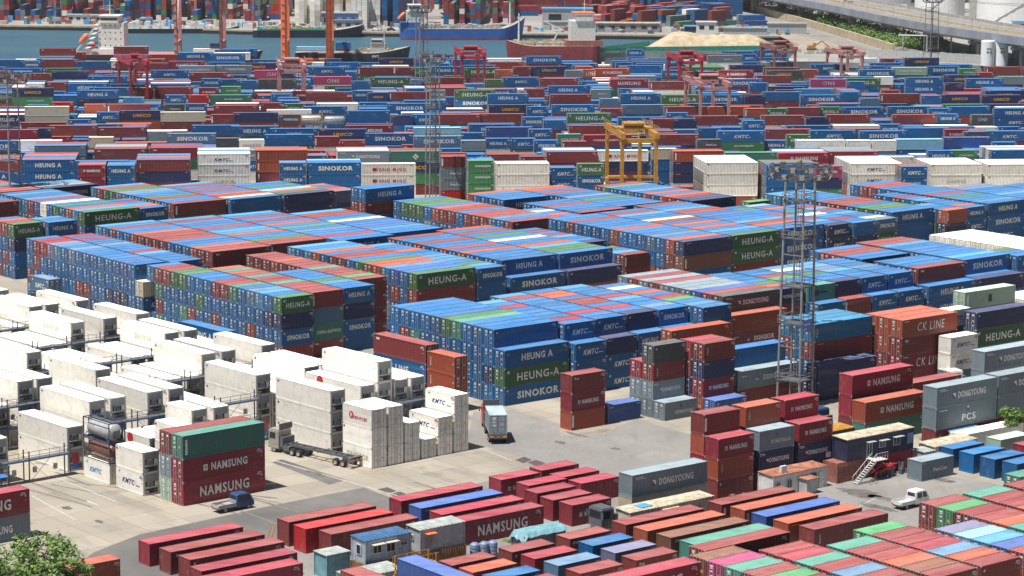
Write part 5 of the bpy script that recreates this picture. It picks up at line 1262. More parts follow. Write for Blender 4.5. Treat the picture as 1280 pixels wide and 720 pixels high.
m = MB()
for y in (0, .7): m.bar((0, y, 0), (1.1, y, 2.6), .08)
for k in range(8): m.bar((.1 + k * .13, 0, .3 + k * .3), (.1 + k * .13, .7, .3 + k * .3), .06)
m.build('frame', MM['yellow'], r)

# ---- vehicles: local x forward, origin at the middle of the ground print
def wheel(parent, x, y, r, w=.25, rim=True, dual=False):
    m = MB(); m.lathe([(r * .62, -w / 2), (r * .96, -w / 2), (r, -w * .3), (r, w * .3), (r * .96, w / 2), (r * .62, w / 2)], (0, 0, 0), 0, 20)
    t_ = m.build('wheel', MM['rubber'], parent); t_.rotation_euler = (math.pi / 2, 0, 0); t_.location = (x, y, r)
    m = MB(); m.lathe([(0, -w * .32), (r * .3, -w * .36), (r * .6, -w * .42), (r * .63, -w / 2), (r * .63, w / 2), (r * .6, w * .42), (r * .3, w * .36), (0, w * .32)], (0, 0, 0), 0, 16); m.build('rim', MM['rim'], t_)
def pickup(label, loc, rz, paint, crew=True):
    r = empty('pickup_truck', loc, rz, label, 'pickup truck')
    m = MB(); prof = [(2.55, .35), (2.6, .75), (2.5, 1.0), (2.1, 1.75), (1.75, 1.98), (.35, 1.98), (.1, 1.85), (.05, .55), (.05, .35)]
    b = len(m.v); n = len(prof)
    for y, s in ((-.84, 1), (.84, 1)):
        for x, z in prof: m.v.append((x, y * (1 if z < 1.1 else .90), z))
    m.f.append(tuple(b + i for i in range(n))); m.m.append(0); m.f.append(tuple(b + n + i for i in reversed(range(n)))); m.m.append(0)
    for i in range(n): m.f.append((b + i, b + n + i, b + n + (i + 1) % n, b + (i + 1) % n)); m.m.append(0)
    o = m.build('cab', MM[paint], r); bv = o.modifiers.new('b', 'BEVEL'); bv.width = .06; bv.segments = 2
    m = MB()
    for s in (-1, 1):
        y = s * .80; e = s * .012
        for (xa, xb, xc, xd) in ((1.3, 2.14, 1.85, 1.3), (.3, 1.15, 1.15, .42)):
            q = [(xa, s * .835, 1.12), (xb, s * .835, 1.12), (xc, s * .765, 1.78), (xd, s * .765, 1.78)]
            m.quad(q[::s] if s < 0 else q[::-1])
    m.quad([(2.50, -.70, 1.08), (2.50, .70, 1.08), (2.16, .64, 1.72), (2.16, -.64, 1.72)]); m.quad([(.06, .6, 1.25), (.06, -.6, 1.25), (.085, -.55, 1.75), (.085, .55, 1.75)])
    m.build('window', MM['glass'], r)
    m = MB(); m.box(-2.5, -.85, .55, 0, .85, .68); m.box(-2.5, -.87, .68, 0, -.82, 1.02); m.box(-2.5, .82, .68, 0, .87, 1.02); m.box(-2.54, -.87, .6, -2.5, .87, 1.02); m.box(-.06, -.8, .68, 0, .8, 1.3)
    m.build('bed', MM['tank'] if paint != 'white' else MM['white'], r)
    m = MB(); m.box(-2.4, -.35, .35, 2.3, .35, .54); m.box(-2.5, -.7, .4, -2.4, .7, .52); m.build('chassis', MM['dsteel'], r)
    for s in (-1, 1):
        m = MB(); m.box(2.54, s * .6 - .16, .68, 2.62, s * .6 + .16, .86); m.build('headlight', MM['lamp'], r)
        m = MB(); m.box(-2.58, s * .7 - .1, .62, -2.54, s * .7 + .1, .76); m.build('tail_light', MM['redp'], r)
        wheel(r, 1.75, s * .74, .33); wheel(r, -1.55, s * .72, .32)
    return r
pickup('dark blue crew-cab pickup beside the lettered crimson containers', (lambda p: (p.x, p.y, 0))(unproj(291, 637)), FR['L'] - .03, 'truckblue')
pickup('white crew-cab pickup on the open yard by the blue containers', (lambda p: (p.x, p.y, 0))(unproj(1138, 633)), FR['R'] + .02, 'white')
m = MB(); m.box(-1.3, -.6, .68, -.3, .5, .95); tag(m.build('sack_load', MM['concrete'], None, (lambda p: (p.x, p.y, 0))(unproj(291, 637)), FR['L'] - .03), 'pale sacks lying in the blue pickup bed', 'sacks')
def tractor(r, x0, paint, shield=True):
    """big cab-over tractor, front at x0 (local +x)"""
    m = MB(); m.box(x0 - 1.9, -1.2, 1.0, x0, 1.2, 3.0); m.box(x0 - 1.85, -1.1, 3.0, x0 - .15, 1.1, 3.15); m.box(x0 - 1.9, -1.22, .55, x0 + .08, 1.22, 1.0)
    o = m.build('cab', MM[paint], r); b = o.modifiers.new('b', 'BEVEL'); b.width = .07; b.segments = 2
    m = MB(); m.quad([(x0 + .012, -1.05, 1.85), (x0 + .012, 1.05, 1.85), (x0 + .012, 1.0, 2.75), (x0 + .012, -1.0, 2.75)])
    for s in (-1, 1):
        q = [(x0 - 1.35, s * 1.212, 1.85), (x0 - .2, s * 1.212, 1.85), (x0 - .3, s * 1.212, 2.7), (x0 - 1.3, s * 1.212, 2.7)]; m.quad(q if s < 0 else q[::-1])
    m.build('window', MM['glass'], r)
    for s in (-1, 1):
        m = MB(); m.box(x0 - .05, s * 1.42 - .08, 1.9, x0 + .08, s * 1.42 + .08, 2.6); m.bar((x0, s * 1.2, 2.6), (x0, s * 1.45, 2.6), .05); m.build('mirror', MM['dsteel'], r)
        m = MB(); m.box(x0 + .08, s * .9 - .2, .65, x0 + .11, s * .9 + .2, .85); m.build('headlight', MM['lamp'], r)
    m = MB(); m.box(x0 - 6.2, -.45, .75, x0 - 1.9, .45, 1.0); m.box(x0 - 2.6, -1.1, .9, x0 - 2.1, 1.1, 2.2); m.box(x0 - 3.8, -1.15, .5, x0 - 2.7, -.55, 1.1); m.box(x0 - 3.8, .55, .5, x0 - 2.7, 1.15, 1.1); m.build('chassis', MM['dsteel'], r)
    if shield:
        m = MB(); m.box(x0 - 2.15, -1.15, 3.15, x0 - 1.95, 1.15, 3.95); m.build('wind_shield', MM['dsteel'], r)
    for s in (-1, 1):
        wheel(r, x0 - 1.0, s * 1.03, .5, .32); wheel(r, x0 - 4.3, s * .95, .5, .5); wheel(r, x0 - 5.5, s * .95, .5, .5)
def skel(r, x0, x1, rear='dsteel'):
    m = MB()
    for y in (-.5, .5): m.bar((x0, y, 1.25), (x1, y, 1.25), .16, 0, .3)
    for k in range(7): x = x0 + (x1 - x0) * k / 6; m.box(x - .1, -1.15 if k % 3 == 0 else -.5, 1.2, x + .1, 1.15 if k % 3 == 0 else .5, 1.38)
    m.box(x0 - .1, -1.2, .75, x0 + .5, 1.2, 1.4); m.build('trailer_frame', MM['dsteel'], r)
    m = MB()
    for s in (-1, 1): m.box(x0 - .16, s * .85 - .28, .95, x0 - .11, s * .85 + .28, 1.15)
    m.build('tail_light', MM['amber'], r)
    m = MB(); m.box(x0 - .14, -.18, .95, x0 - .11, .18, 1.12); m.build('licence_plate', MM['yellow'], r)
    for s in (-1, 1):
        for x in (x0 + 1.4, x0 + 2.7): wheel(r, x, s * .95, .5, .5)
P0 = unproj(449, 585); P1 = unproj(345, 562)
d = (Vector((P1.x, P1.y)) - Vector((P0.x, P0.y))); rz = math.atan2(d.y, d.x)
r = empty('articulated_truck', (P0.x, P0.y, 0), rz, 'grey tractor with an empty container trailer beside the white reefers', 'truck')
L_ = 15.5; skel(r, .5, 12.4); tractor(r, L_, 'truckgrey')
# red truck seen from behind with a grey box
Q0 = unproj(623, 556); Q1 = unproj(607, 519.0)
d = (Vector((Q1.x, Q1.y)) - Vector((Q0.x, Q0.y))); rz = math.atan2(d.y, d.x)
r = empty('articulated_truck', (Q0.x, Q0.y, 0), rz, 'red tractor hauling a short pale container across the open yard', 'truck')
skel(r, .3, 8.5); tractor(r, 12.5, 'truckred')
c_ = Vector((Q0.x, Q0.y, 1.40)) + Vector((math.cos(rz), math.sin(rz), 0)) * 3.5
def loose(t, c, rz, h, code, brand, label, cat='shipping container'):
    rr = empty('twenty_foot_container' if t == 'S' else 'forty_foot_container', c, rz, label, cat); rr.scale = (1, 1, h / HH); col = (*PAL[code][1], 1)
    link('body', ensure('body' + t, lambda: body_mb(t), PM), rr, col)
    for s in (-1, 1):
        dd = link('door', ensure('door%s%d' % (t, s), lambda: door_mb(t, s), PM), rr, col); link('locking_bars', ensure('bars%s%d' % (t, s), lambda: bars_mb(t, s), PM), dd)
    link('number_plates', ensure('pl%s%d' % (t, 0), lambda: plates_mb(t, random.Random(0)), PM), rr)
loose('S', c_, rz, 2.59, 'y', '', 'pale grey short container riding on the red truck')
T0 = unproj(1206, 486); r = empty('tractor_truck', (T0.x, T0.y, 0), FR['R'] + math.pi * .9, 'white tractor cab parked behind the grey lettered containers', 'truck'); tractor(r, 3.0, 'white', False)
T0 = unproj(1036, 540); r = empty('tractor_truck', (T0.x, T0.y, 0), FR['R'] + math.pi * .5, 'dark blue tractor cab between container stacks left of crimson three', 'truck'); tractor(r, 3.0, 'truckblue', False)
T0 = wp('R', 183.4, 212.2); r = empty('tractor_truck', (T0.x, T0.y, 0), FR['R'] + math.pi, 'black tractor cab at the left end of the cream barrack', 'truck'); tractor(r, 1.6, 'dsteel', False)
# bicycle
bp = unproj(1092, 605); r = empty('bicycle', (bp.x, bp.y, 0), FR['R'], 'small bicycle standing before the navy office', 'bicycle')
for x in (-.5, .5):
    m = MB(); m.lathe([(.31, -.02), (.34, 0), (.31, .02), (.29, 0), (.31, -.02)], (0, 0, 0), 0, 18); w_ = m.build('wheel', MM['rubber'], r); w_.rotation_euler = (math.pi / 2, 0, 0); w_.location = (x, 0, .34)
m = MB()
for p, q in (((-.5, 0, .34), (-.1, 0, .34)), ((-.5, 0, .34), (-.2, 0, .8)), ((-.1, 0, .34), (-.22, 0, .88)), ((-.1, 0, .34), (.36, 0, .78)), ((-.2, 0, .8), (.36, 0, .8)), ((.5, 0, .34), (.34, 0, .98))): m.bar(p, q, .035)
m.build('frame', MM['redp'], r); m = MB(); m.box(-.34, -.07, .88, -.12, .07, .93); m.build('saddle', MM['rubber'], r); m = MB(); m.bar((.34, -.26, 1.0), (.34, .26, 1.0), .035); m.build('handlebar', MM['dsteel'], r)

# ---- tank containers
def tankbox(loc, rz, label, tank, frame, h=2.6):
    r = empty('tank_container', loc, rz, label, 'tank container')
    m = MB(); L = 3.03; w = 1.22
    for x in (-L + .06, L - .06):
        for y in (-w + .06, w - .06): m.box(x - .06, y - .06, 0, x + .06, y + .06, h)
        m.box(x - .06, -w + .12, 0, x + .06, w - .12, .14); m.box(x - .06, -w + .12, h - .12, x + .06, w - .12, h)
        m.bar((x, -w + .1, .1), (x, -w + .75, h - .1), .08) if False else None
    for y in (-w + .06, w - .06):
        m.box(-L + .12, y - .05, .02, L - .12, y + .05, .14); m.box(-L + .12, y - .04, h - .12, L - .12, y + .04, h - .02)
        m.bar((-L + .1, y, .1), (-L + 1.2, y, .9), .07); m.bar((L - .1, y, .1), (L - 1.2, y, .9), .07)
    m.build('frame', MM[frame], r)
    m = MB(); m.lathe([(0, -2.85), (.5, -2.8), (.85, -2.62), (1.05, -2.35), (1.05, 2.35), (.85, 2.62), (.5, 2.8), (0, 2.85)], (0, 0, h / 2), 0, 24, axis='x'); m.build('barrel', MM[tank], r, smooth=True)
    m = MB(); m.box(-2.4, -.3, h - .14, 2.4, .3, h - .08); m.lathe([(.25, h - .25), (.25, h - .02), (0, h - .02)], (0, 0, 0), 0, 12); m.build('walkway', MM['dsteel'], r)
    m = MB(); m.box(2.92, -.5, .5, 2.97, .5, 1.5); m.build('valve_box', MM['dsteel'], r)
    return r
for k, (tk, fr_, lb) in enumerate((('browntank', 'dsteel', 'brown tank container between the grey tank and white box'), ('tank', 'frame', 'grey tank container in navy frame, top of its stack'))):
    c = wp('L', 161.9 + 1.22, 258.0 + 3.03, 2.6 + 2.62 * k); tankbox(c, FR['L'] - math.pi / 2, lb, tk, fr_)
for (x, y, tk, fr_, lb) in ((375, 143, 'cream', 'yellow', 'cream tank container in yellow frame in the far yard'), (404, 144, 'tank', 'dsteel', 'silver tank container right of the cream one')):
    c = unproj(x + 14, y, 10.4); c.z = 7.8; tankbox(c, FR['F'], lb, tk, fr_)

# ---- reefer racks: steel walkways along the front of each reefer line
def rack(u0, u1, v, levels, label):
    r = empty('reefer_rack', wp('L', u0, v), FR['L'], label, 'reefer rack', 'service racks between the reefers')
    W = u1 - u0; D = 1.5; top = levels * 2.9
    n = max(2, round(W / 5.8))
    for k in range(n + 1):
        x = W * k / n
        for y in (-D, -.12): m = MB(); m.bar((x, y, 0), (x, y, top + 1.1), .13); m.build('post', MM['dsteel'], r)
    for l in range(1, levels + 1):
        z = l * 2.9 - .05
        m = MB(); m.box(-.2, -D, z - .12, W + .2, -.12, z); m.build('walkway', MM['dsteel'], r); m = MB(); m.box(-.2, -D - .04, z - .1, W + .2, -D - .01, z + .1); m.build('kick_plate', MM['bluegr'], r)
        m = MB()
        for zz in (.55, 1.05): m.bar((-.2, -D, z + zz), (W + .2, -D, z + zz), .05); 
        for k in range(n * 4 + 1): m.bar((W * k / (n * 4), -D, z), (W * k / (n * 4), -D, z + 1.05), .04)
        m.build('railing', MM['dsteel'], r)
    m = MB()
    for k in range(n): 
        x = W * k / n
        for l in range(levels): m.bar((x, -D, l * 2.9), (x + W / n * .5, -D, l * 2.9 + 2.8), .05); m.bar((x + W / n * .5, -D, l * 2.9), (x, -D, l * 2.9 + 2.8), .05)
    m.build('bracing', MM['tank'], r)
    m = MB()
    for k in range(n * 2):
        for l in range(levels): x = W * (k + .5) / (n * 2); m.box(x - .25, -.45, l * 2.9 + .9, x + .25, -.2, l * 2.9 + 1.6)
    m.build('socket_box', MM['tank'], r)
    m = MB(); m.box(W + .3, -D - .05, 1.5, W + 1.2, -D, 2.9); sg = m.build('sign', MM['redp'], r)
    m = MB(); m.box(W + .3, -D - .05, .7, W + 1.2, -D, 1.48); m.build('sign', MM['signblue'], r)
for (u0, u1, v, lv, lb) in ((195.6, 208.5, 252.5, 2, 'steel service rack before the nearest rack row of reefers'), (143.0, 160.8, 267.0, 1, 'steel service rack at the left end of second reefer row'), (164.5, 190.5, 267.0, 2, 'steel service rack before the second reefer row'), (150.0, 208.0, 283.8, 2, 'steel service rack before the third reefer row'),
                         (160.0, 208.0, 300.4, 2, 'steel service rack before the fourth reefer row'), (168.0, 209.0, 316.4, 2, 'steel service rack before the fifth reefer row'), (180.0, 209.0, 332.4, 2, 'steel service rack before the sixth reefer row')):
    rack(u0, u1, v, lv, lb)
rp = unproj(5, 618); r = empty('inspection_gantry', wp('L', 131.0, 248.5), FR['L'], 'blue-decked steel platform behind the pair at left edge', 'platform')
for k in range(5):
    for y in (0, 1.8): m = MB(); m.bar((k * 2.8, y, 0), (k * 2.8, y, 7.4), .16); m.build('post', MM['dsteel'], r)
m = MB(); m.box(-.2, -.1, 5.9, 11.4, 1.9, 6.05); m.build('deck', MM['bluegr'], r)
m = MB()
for z in (6.6, 7.2): m.bar((-.2, 0, z), (11.4, 0, z), .07); m.bar((-.2, 1.8, z), (11.4, 1.8, z), .07)
m.build('railing', MM['dsteel'], r)

# ------------------------------------------------------------------ light masts
def mast(loc, rz, h, w, label, crown=3.6, nl=14, plat=(0.42, 0.62, 0.8), sign=False, lad=True):
    r = empty('light_mast', loc, rz, label, 'light mast')
    hw = w / 2; tw = w / 2 * .82
    for sx in (-1, 1):
        for sy in (-1, 1):
            m = MB(); m.bar((sx * hw, sy * hw, 0), (sx * tw, sy * tw, h), .30, n=8); m.build('leg', MM['mast'], r)
    m = MB(); n = int(h / 2.2)
    for k in range(1, n):
        z = h * k / n; a = hw + (tw - hw) * k / n
        if k % 2 == 0:
            for s in (-1, 1): m.bar((-a, s * a, z), (a, s * a, z), .09); m.bar((s * a, -a, z), (s * a, a, z), .09)
    m.build('bracing', MM['mast'], r)
    for f in plat:
        z = h * f; a = hw + (tw - hw) * f + .25
        m = MB(); m.box(-a, -a, z - .1, a, a, z); m.build('platform', MM['dsteel'], r)
        m = MB()
        for zz in (.5, 1.05):
            for s in (-1, 1): m.bar((-a, s * a, z + zz), (a, s * a, z + zz), .05); m.bar((s * a, -a, z + zz), (s * a, a, z + zz), .05)
        for sx in (-1, 0, 1):
            for sy in (-1, 0, 1):
                if sx or sy: m.bar((sx * a, sy * a, z), (sx * a, sy * a, z + 1.05), .05)
        m.build('railing', MM['mast'], r)
    if lad:
        m = MB()
        for y in (-.25, .25): m.bar((0, y, 0), (0, y, h), .06)
        for k in range(int(h / .6)): m.bar((0, -.25, k * .6), (0, .25, k * .6), .04)
        for k in range(int(h / 1.2)): m.lathe([(.42, k * 1.2), (.42, k * 1.2 + .06)], (.3, 0, 0), 0, 8)
        m.build('ladder', MM['mast'], r)
    m = MB()
    for z in (h - .2, h + 1.5):
        for rr in (crown * .55, crown):
            for k in range(16):
                a0 = 2 * math.pi * k / 16; a1 = 2 * math.pi * (k + 1) / 16
                m.bar((rr * math.cos(a0), rr * math.sin(a0), z), (rr * math.cos(a1), rr * math.sin(a1), z), .15)
        for k in range(8):
            a0 = math.pi * k / 4; m.bar((0, 0, z), (crown * math.cos(a0), crown * math.sin(a0), z), .10)
    for k in range(16):
        a0 = 2 * math.pi * k / 16; m.bar((crown * math.cos(a0), crown * math.sin(a0), h - .2), (crown * math.cos(a0), crown * math.sin(a0), h + 1.5), .06)
    m.bar((0, 0, h - .5), (0, 0, h + 2.4), .2)
    m.build('crown', MM['dsteel'], r)
    for k in range(nl):
        a0 = 2 * math.pi * k / nl; c, s = math.cos(a0), math.sin(a0); R1 = crown + .25
        z = h + (.35 if k % 2 else 1.35)
        m = MB(); T = Matrix.Translation((R1 * c, R1 * s, z)) @ Matrix.Rotation(a0, 4, 'Z') @ Matrix.Rotation(R_(28), 4, 'Y')
        m.box(-.2, -.38, -.36, .18, .38, .36, 0, T); m.box(.18, -.32, -.30, .22, .32, .30, 1, T); m.build('floodlight', [MM['dsteel'], MM['lamp']], r)
    if sign:
        m = MB(); m.box(-hw - .02, -hw - .32, 11.2, hw * .4, -hw - .26, 13.0); sg = m.build('sign', MM['signblue'], r)
        m = MB(); y = -hw - .33
        for j, (zz, ws) in enumerate(((12.35, (.25, .2, .25, .2, .25, .3)), (11.65, (.3, .2, .25)))):
            x = -hw + .25
            for w_ in ws: m.quad([(x, y, zz - .16), (x + w_ * .75, y, zz - .16), (x + w_ * .75, y, zz + .16), (x, y, zz + .16)]); x += w_ + .05
        m.build('lettering', M['inkW'], sg)
    return r
mast((lambda p: (p.x, p.y, 0))(unproj(993, 507)), FR['R'] + .25, 33.4, 3.7, 'tall grey lattice light mast with blue sign among right-hand stacks', 4.1, 22, (.12, .37, .53, .74, .9), True)
mast((lambda p: (p.x, p.y, 0))(unproj(14, 297)), FR['M'] + .3, 32.5, 3.6, 'lattice light mast at the left edge beside short green stack', 4.0, 18, (.5, .72, .9))
mast((lambda p: (p.x, p.y, 0))(unproj(541, 256)), FR['F'] + .3, 33, 2.6, 'nearer of the two lattice masts left of centre', 2.6, 12, (.3, .5, .68, .85))
mast((lambda p: (p.x, p.y, 0))(unproj(527, 148)), FR['F'] + .4, 33, 3.0, 'farther of the two lattice masts left of centre', 2.8, 12, (.35, .6, .85))
mast((lambda p: (p.x, p.y, 1.4))(unproj(1163, 80, 1.4)), .5, 24.5, 4.2, 'light mast before the viaduct at upper right', 3.4, 12, (.25, .5, .85))
mast((lambda p: (p.x, p.y, 1.4))(unproj(73, 26, 1.4)), .3, 30, 3, 'light mast across the harbour at the far left', 3, 10, (.2,), lad=False)
mast((lambda p: (p.x, p.y, 1.4))(unproj(320, 34, 1.4)), .3, 30, 3, 'light mast across the harbour behind orange crane leg', 3, 10, (.2, ), lad=False)

# ------------------------------------------------------------------ rubber-tyred gantries
def rtg(px, py, a, s, h, paint, label, yaw=None, lean=0.0):
    """front left top corner seen at (px, py); a = width across, s = span away from the viewer"""
    p = unproj(px, py, h); yaw = FR['F'] if yaw is None else yaw
    r = empty('gantry_crane', (p.x, p.y, 0), yaw, label, 'gantry crane', 'yard gantry cranes')
    mt = MM[paint]
    for x in (0, a):
        for y in (0, s):
            m = MB(); m.box(x - .38, y - .45, 1.3, x + .38, y + .45, h - .6); m.build('leg', mt, r)
    for y in (0, s):
        m = MB(); m.box(-1.2, y - .4, .95, a + 1.2, y + .4, 1.6); m.build('sill_beam', mt, r)
        m = MB(); m.box(-.4, y - .35, h - 1.6, a + .4, y + .35, h - .6); m.build('end_beam', mt, r)
        for x in (-.7, .9, a - .9, a + .7):
            m = MB(); m.lathe([(.2, -.25), (.7, -.28), (.8, -.15), (.8, .15), (.7, .28), (.2, .25)], (0, 0, 0), 0, 14); w = m.build('wheel', MM['rubber'], r); w.rotation_euler = (math.pi / 2, 0, 0); w.location = (x, y, .8)
    for x in (0, a):
        m = MB(); m.box(x - .5, -1.5, h - .6, x + .5, s + 1.5, h + .7); m.build('girder', mt, r)
        m = MB(); o = -1 if x == 0 else 1
        for z in (.55, 1.1): m.bar((x + o * .6, -1.5, h + .7 + z), (x + o * .6, s + 1.5, h + .7 + z), .07)
        for k in range(14): y = -1.5 + (s + 3) * k / 13; m.bar((x + o * .6, y, h + .7), (x + o * .6, y, h + 1.8), .06)
        m.build('railing', mt, r)
    ty = s * .45
    m = MB(); m.box(-.5, ty - 2.2, h + .75, a + .5, ty + 2.2, h + 1.1); m.box(1.6, ty - 1.3, h + 1.1, a - 1.6, ty + 1.3, h + 2.2); m.cyl((1.5, ty - 1.9, h + 1.9), (a - 1.5, ty - 1.9, h + 1.9), .55, n=12); m.build('trolley', mt, r)
    m = MB(); m.box(a - 1.9, ty + 1.2, h - 2.8, a - .3, ty + 3.2, h - .7); cb = m.build('cab', MM['white'], r); m = MB(); m.box(a - 1.8, ty + 1.12, h - 2.5, a - .4, ty + 1.18, h - 1.2); m.build('window', MM['glass'], cb)
    m = MB()
    for x in (1.5, a - 1.5):
        for y in (ty - 1, ty + 1): m.bar((x, y, 8.5), (x, y, h + .8), .08)
    m.build('hoist_rope', MM['dsteel'], r)
    m = MB(); m.box(-1.6, ty - .9, 8.0, a + 1.6, ty + .9, 8.5); m.box(-2.2, ty - 1.15, 7.75, -1.6, ty + 1.15, 8.2); m.box(a + 1.6, ty - 1.15, 7.75, a + 2.2, ty + 1.15, 8.2); m.build('spreader', MM['dsteel'] if paint != 'yellow' else mt, r)
    m = MB(); m.box(1.2, -1.4, 1.65, a - 1.2, -.5, 4.2); m.build('engine_house', mt, r)
    m = MB()
    for y in (-.6, -.2): m.bar((.2, y, 1.5), (a - .5, y, 7.5), .07)
    m.build('ladder', mt, r)
    for x, o in ((0, 1), (a, -1)):
        m = MB(); m.bar((x, 0, h - 4), (x, 3.5, h - .6), .4); m.bar((x, s, h - 4), (x, s - 3.5, h - .6), .4); m.build('knee_brace', mt, r)
for a in ((778, 170, 7.6, 21, 18.5, 'yellow', 'yellow yard gantry crane standing right of centre'),
          (163, 79, 5.0, 20, 18, 'redp', 'crimson yard gantry crane before the white ship bridge', FR['F'] + R_(12)),
          (350, 84, 7.4, 20, 17, 'pinkp', 'faded pink yard gantry crane below the orange crane leg'),
          (577, 68, 7.4, 20, 17, 'redp', 'crimson yard gantry crane left of the tanker bow'),
          (849.5, 74, 7.4, 20, 16, 'redp', 'crimson yard gantry crane before the sand barge'),
          (876, 106, 8, 22, 18, 'pinkp', 'faded pink gantry crane right of the yellow one'),
          (968, 61, 7.4, 20, 16, 'rustp', 'rust-brown gantry crane beside the water inlet'),
          (1052, 67, 7.4, 20, 15, 'pinkp', 'faded pink gantry crane below the viaduct')):
    rtg(*a)
# quayside cranes, boom raised far above the picture
def quay_crane(px, span, paint, label, py=81.5, tw=1.5):
    p = unproj(px, py); r = empty('quay_crane', (p.x, p.y, 0), FR['F'] - R_(5), label, 'quay crane', 'ship-to-shore cranes')
    mt = MM[paint]
    for x in (0, span):
        for y in (0, 16):
            m = MB(); m.box(x - tw / 2, y - tw / 2, 1.6, x + tw / 2, y + tw / 2, 40); m.build('leg', mt, r)
        m = MB(); m.box(x - tw * .4, tw / 2, 7.5, x + tw * .4, 16 - tw / 2, 9); m.box(x - tw * .4, tw / 2, 38, x + tw * .4, 16 - tw / 2, 39.6); m.bar((x, .5, 10), (x, 15.5, 30), .7); m.build('side_frame', mt, r)
        m = MB(); m.box(x - .4, -tw / 2 - .9, 1.6, x + .4, -tw / 2 - .05, 38)
        for k in range(12): m.box(x - .9, -tw / 2 - 1.2, 3 + k * 3, x + .9, -tw / 2 - .05, 3.15 + k * 3)
        m.build('stair_tower', mt, r)
    for y in (0, 16):
        m = MB(); m.box(-2, y - .7, .9, span + 2, y + .7, 1.6); m.build('sill_beam', mt, r); m = MB(); m.box(tw / 2, y - .6, 36, span - tw / 2, y + .6, 38); m.build('portal_beam', mt, r)
        for x in (-1, 2, span - 2, span + 1): m = MB(); m.lathe([(0, -.3), (.45, -.3), (.45, .3), (0, .3)], (0, 0, 0), 0, 12); w = m.build('wheel', MM['dsteel'], r); w.rotation_euler = (math.pi / 2, 0, 0); w.location = (x, y, .45)
    for x in (span / 2 - 3, span / 2 + 3):
        m = MB(); m.box(x - .6, -18, 40, x + .6, 60, 42.5); m.build('boom', mt, r)
    m = MB(); m.box(span / 2 - 4, -12, 42.5, span / 2 + 4, -2, 48); m.build('machine_house', MM['white'], r)
    for x in (0, span): m = MB(); m.bar((x, 16, 40), (span / 2, 14, 62), 1.0); m.bar((span / 2, 14, 62), (span / 2, 56, 42.5), .4); m.build('mast_frame', mt, r)
quay_crane(220.5, 17.5, 'pinkp', 'faded pink quay crane whose tall legs rise before the water', tw=1.3)
quay_crane(355.5, 17.5, 'orangep', 'orange quay crane whose tall legs rise beside the dark bow', tw=2.4)

# ------------------------------------------------------------------ trees
LEAF = NT('foliage'); tc = LEAF.new('ShaderNodeTexCoord'); n_ = LEAF.noise(.9, tc.outputs['Object'], 3, .6)
gi = LEAF.new('ShaderNodeObjectInfo')
LEAF.base(LEAF.ramp(n_, [(0.25, (0.05, 0.12, 0.02)), (0.5, (0.11, 0.21, 0.035)), (0.8, (0.21, 0.32, 0.07))])); LEAF.b.inputs['Roughness'].default_value = .55
try: LEAF.b.inputs['Transmission Weight'].default_value = 0.0
except Exception: pass
def crown_mb(rnd, clumps, nleaf, size):
    m = MB()
    for (c, R) in clumps:
        for k in range(nleaf):
            d = Vector((rnd.gauss(0, 1), rnd.gauss(0, 1), rnd.gauss(0, .5))); d.normalize(); rad = R * rnd.uniform(.35, 1.05) ** .6
            p = Vector(c) + d * rad
            a = Vector((rnd.uniform(-1, 1), rnd.uniform(-1, 1), rnd.uniform(-.5, .5))).normalized(); b_ = a.cross(d + Vector((0, 0, .6))); 
            if b_.length < .01: continue
            b_.normalize(); l = size * rnd.uniform(.7, 1.4); w = l * .36
            m.quad([tuple(p - a * l / 2), tuple(p + b_ * w / 2), tuple(p + a * l / 2), tuple(p - b_ * w / 2)])
    return m
def tree(name, loc, h, R, label, cat, seed, nleaf=700, size=.28, trunk=True, n=14, flat=.7, grp=None):
    rnd = random.Random(seed); r = empty(name, loc, rnd.uniform(0, 6), label, cat, grp)
    cl = []
    for k in range(n):
        a = rnd.uniform(0, 6.28); q = R * math.sqrt(rnd.random()) * .8
        cl.append(((q * math.cos(a), q * math.sin(a), h * (.62 + .3 * rnd.random()) - (q / R) ** 2 * h * .12), R * rnd.uniform(.22, .40) * (.5 if n > 30 else 1)))
    crown_mb(rnd, cl, nleaf // n, size).build('crown', LEAF.mat, r)
    m = MB(); m.cyl((0, 0, 0), (0, 0, h * .5), R * .06 + .06, R * .04 + .03, n=8)
    for c, rr in cl: 
        mid = Vector((c[0] * .4, c[1] * .4, h * .5 + (c[2] - h * .5) * .35)); m.cyl((0, 0, h * .42), mid, R * .03 + .03, R * .02 + .02, n=5); m.cyl(mid, c, R * .02 + .02, .015, n=5)
    m.build('trunk', MM['bark'], r)
    return r
tp = unproj(52, 700, 9.0)
def big_tree(px, py, dist_z, h, R, label, seed, nl, size):
    p = unproj(px, py, dist_z); return tree('tree', (p.x, p.y, 0), h, R, label, 'tree', seed, nl, size, n=26)
p = unproj(30, 716, 9.5); tree('tree', (p.x, p.y, 0), 13.8, 6.2, 'leafy tree top rising at the bottom left corner', 'tree', 3, 3900, .55, n=80)
p = unproj(96, 722, 8.2); tree('tree', (p.x, p.y, 0), 10.8, 3.4, 'smaller leafy branch reaching past the faded orange container', 'tree', 9, 1700, .5, n=40)
p = wp('R', 257.5, 213.6); tree('bush', (p.x, p.y, 0), 5.0, 1.9, 'round green bush beside the grey stack at right edge', 'bush', 5, 2600, .42, n=16)
for k, (x, y, s, lb) in enumerate(((640, 686, 1.2, 'green weeds beside the ribbed blue tanks'), (592, 690, .9, 'small weeds at the base of patched pink container'), (1010, 612, .9, 'small shrub under the rusty cabin window'), (1160, 556, 1.3, 'weeds under the right end of navy office'))):
    p = unproj(x, y); r = tree('shrub', (p.x, p.y, 0), s, s * .9, lb, 'shrub', 30 + k, 320, .2, n=6)

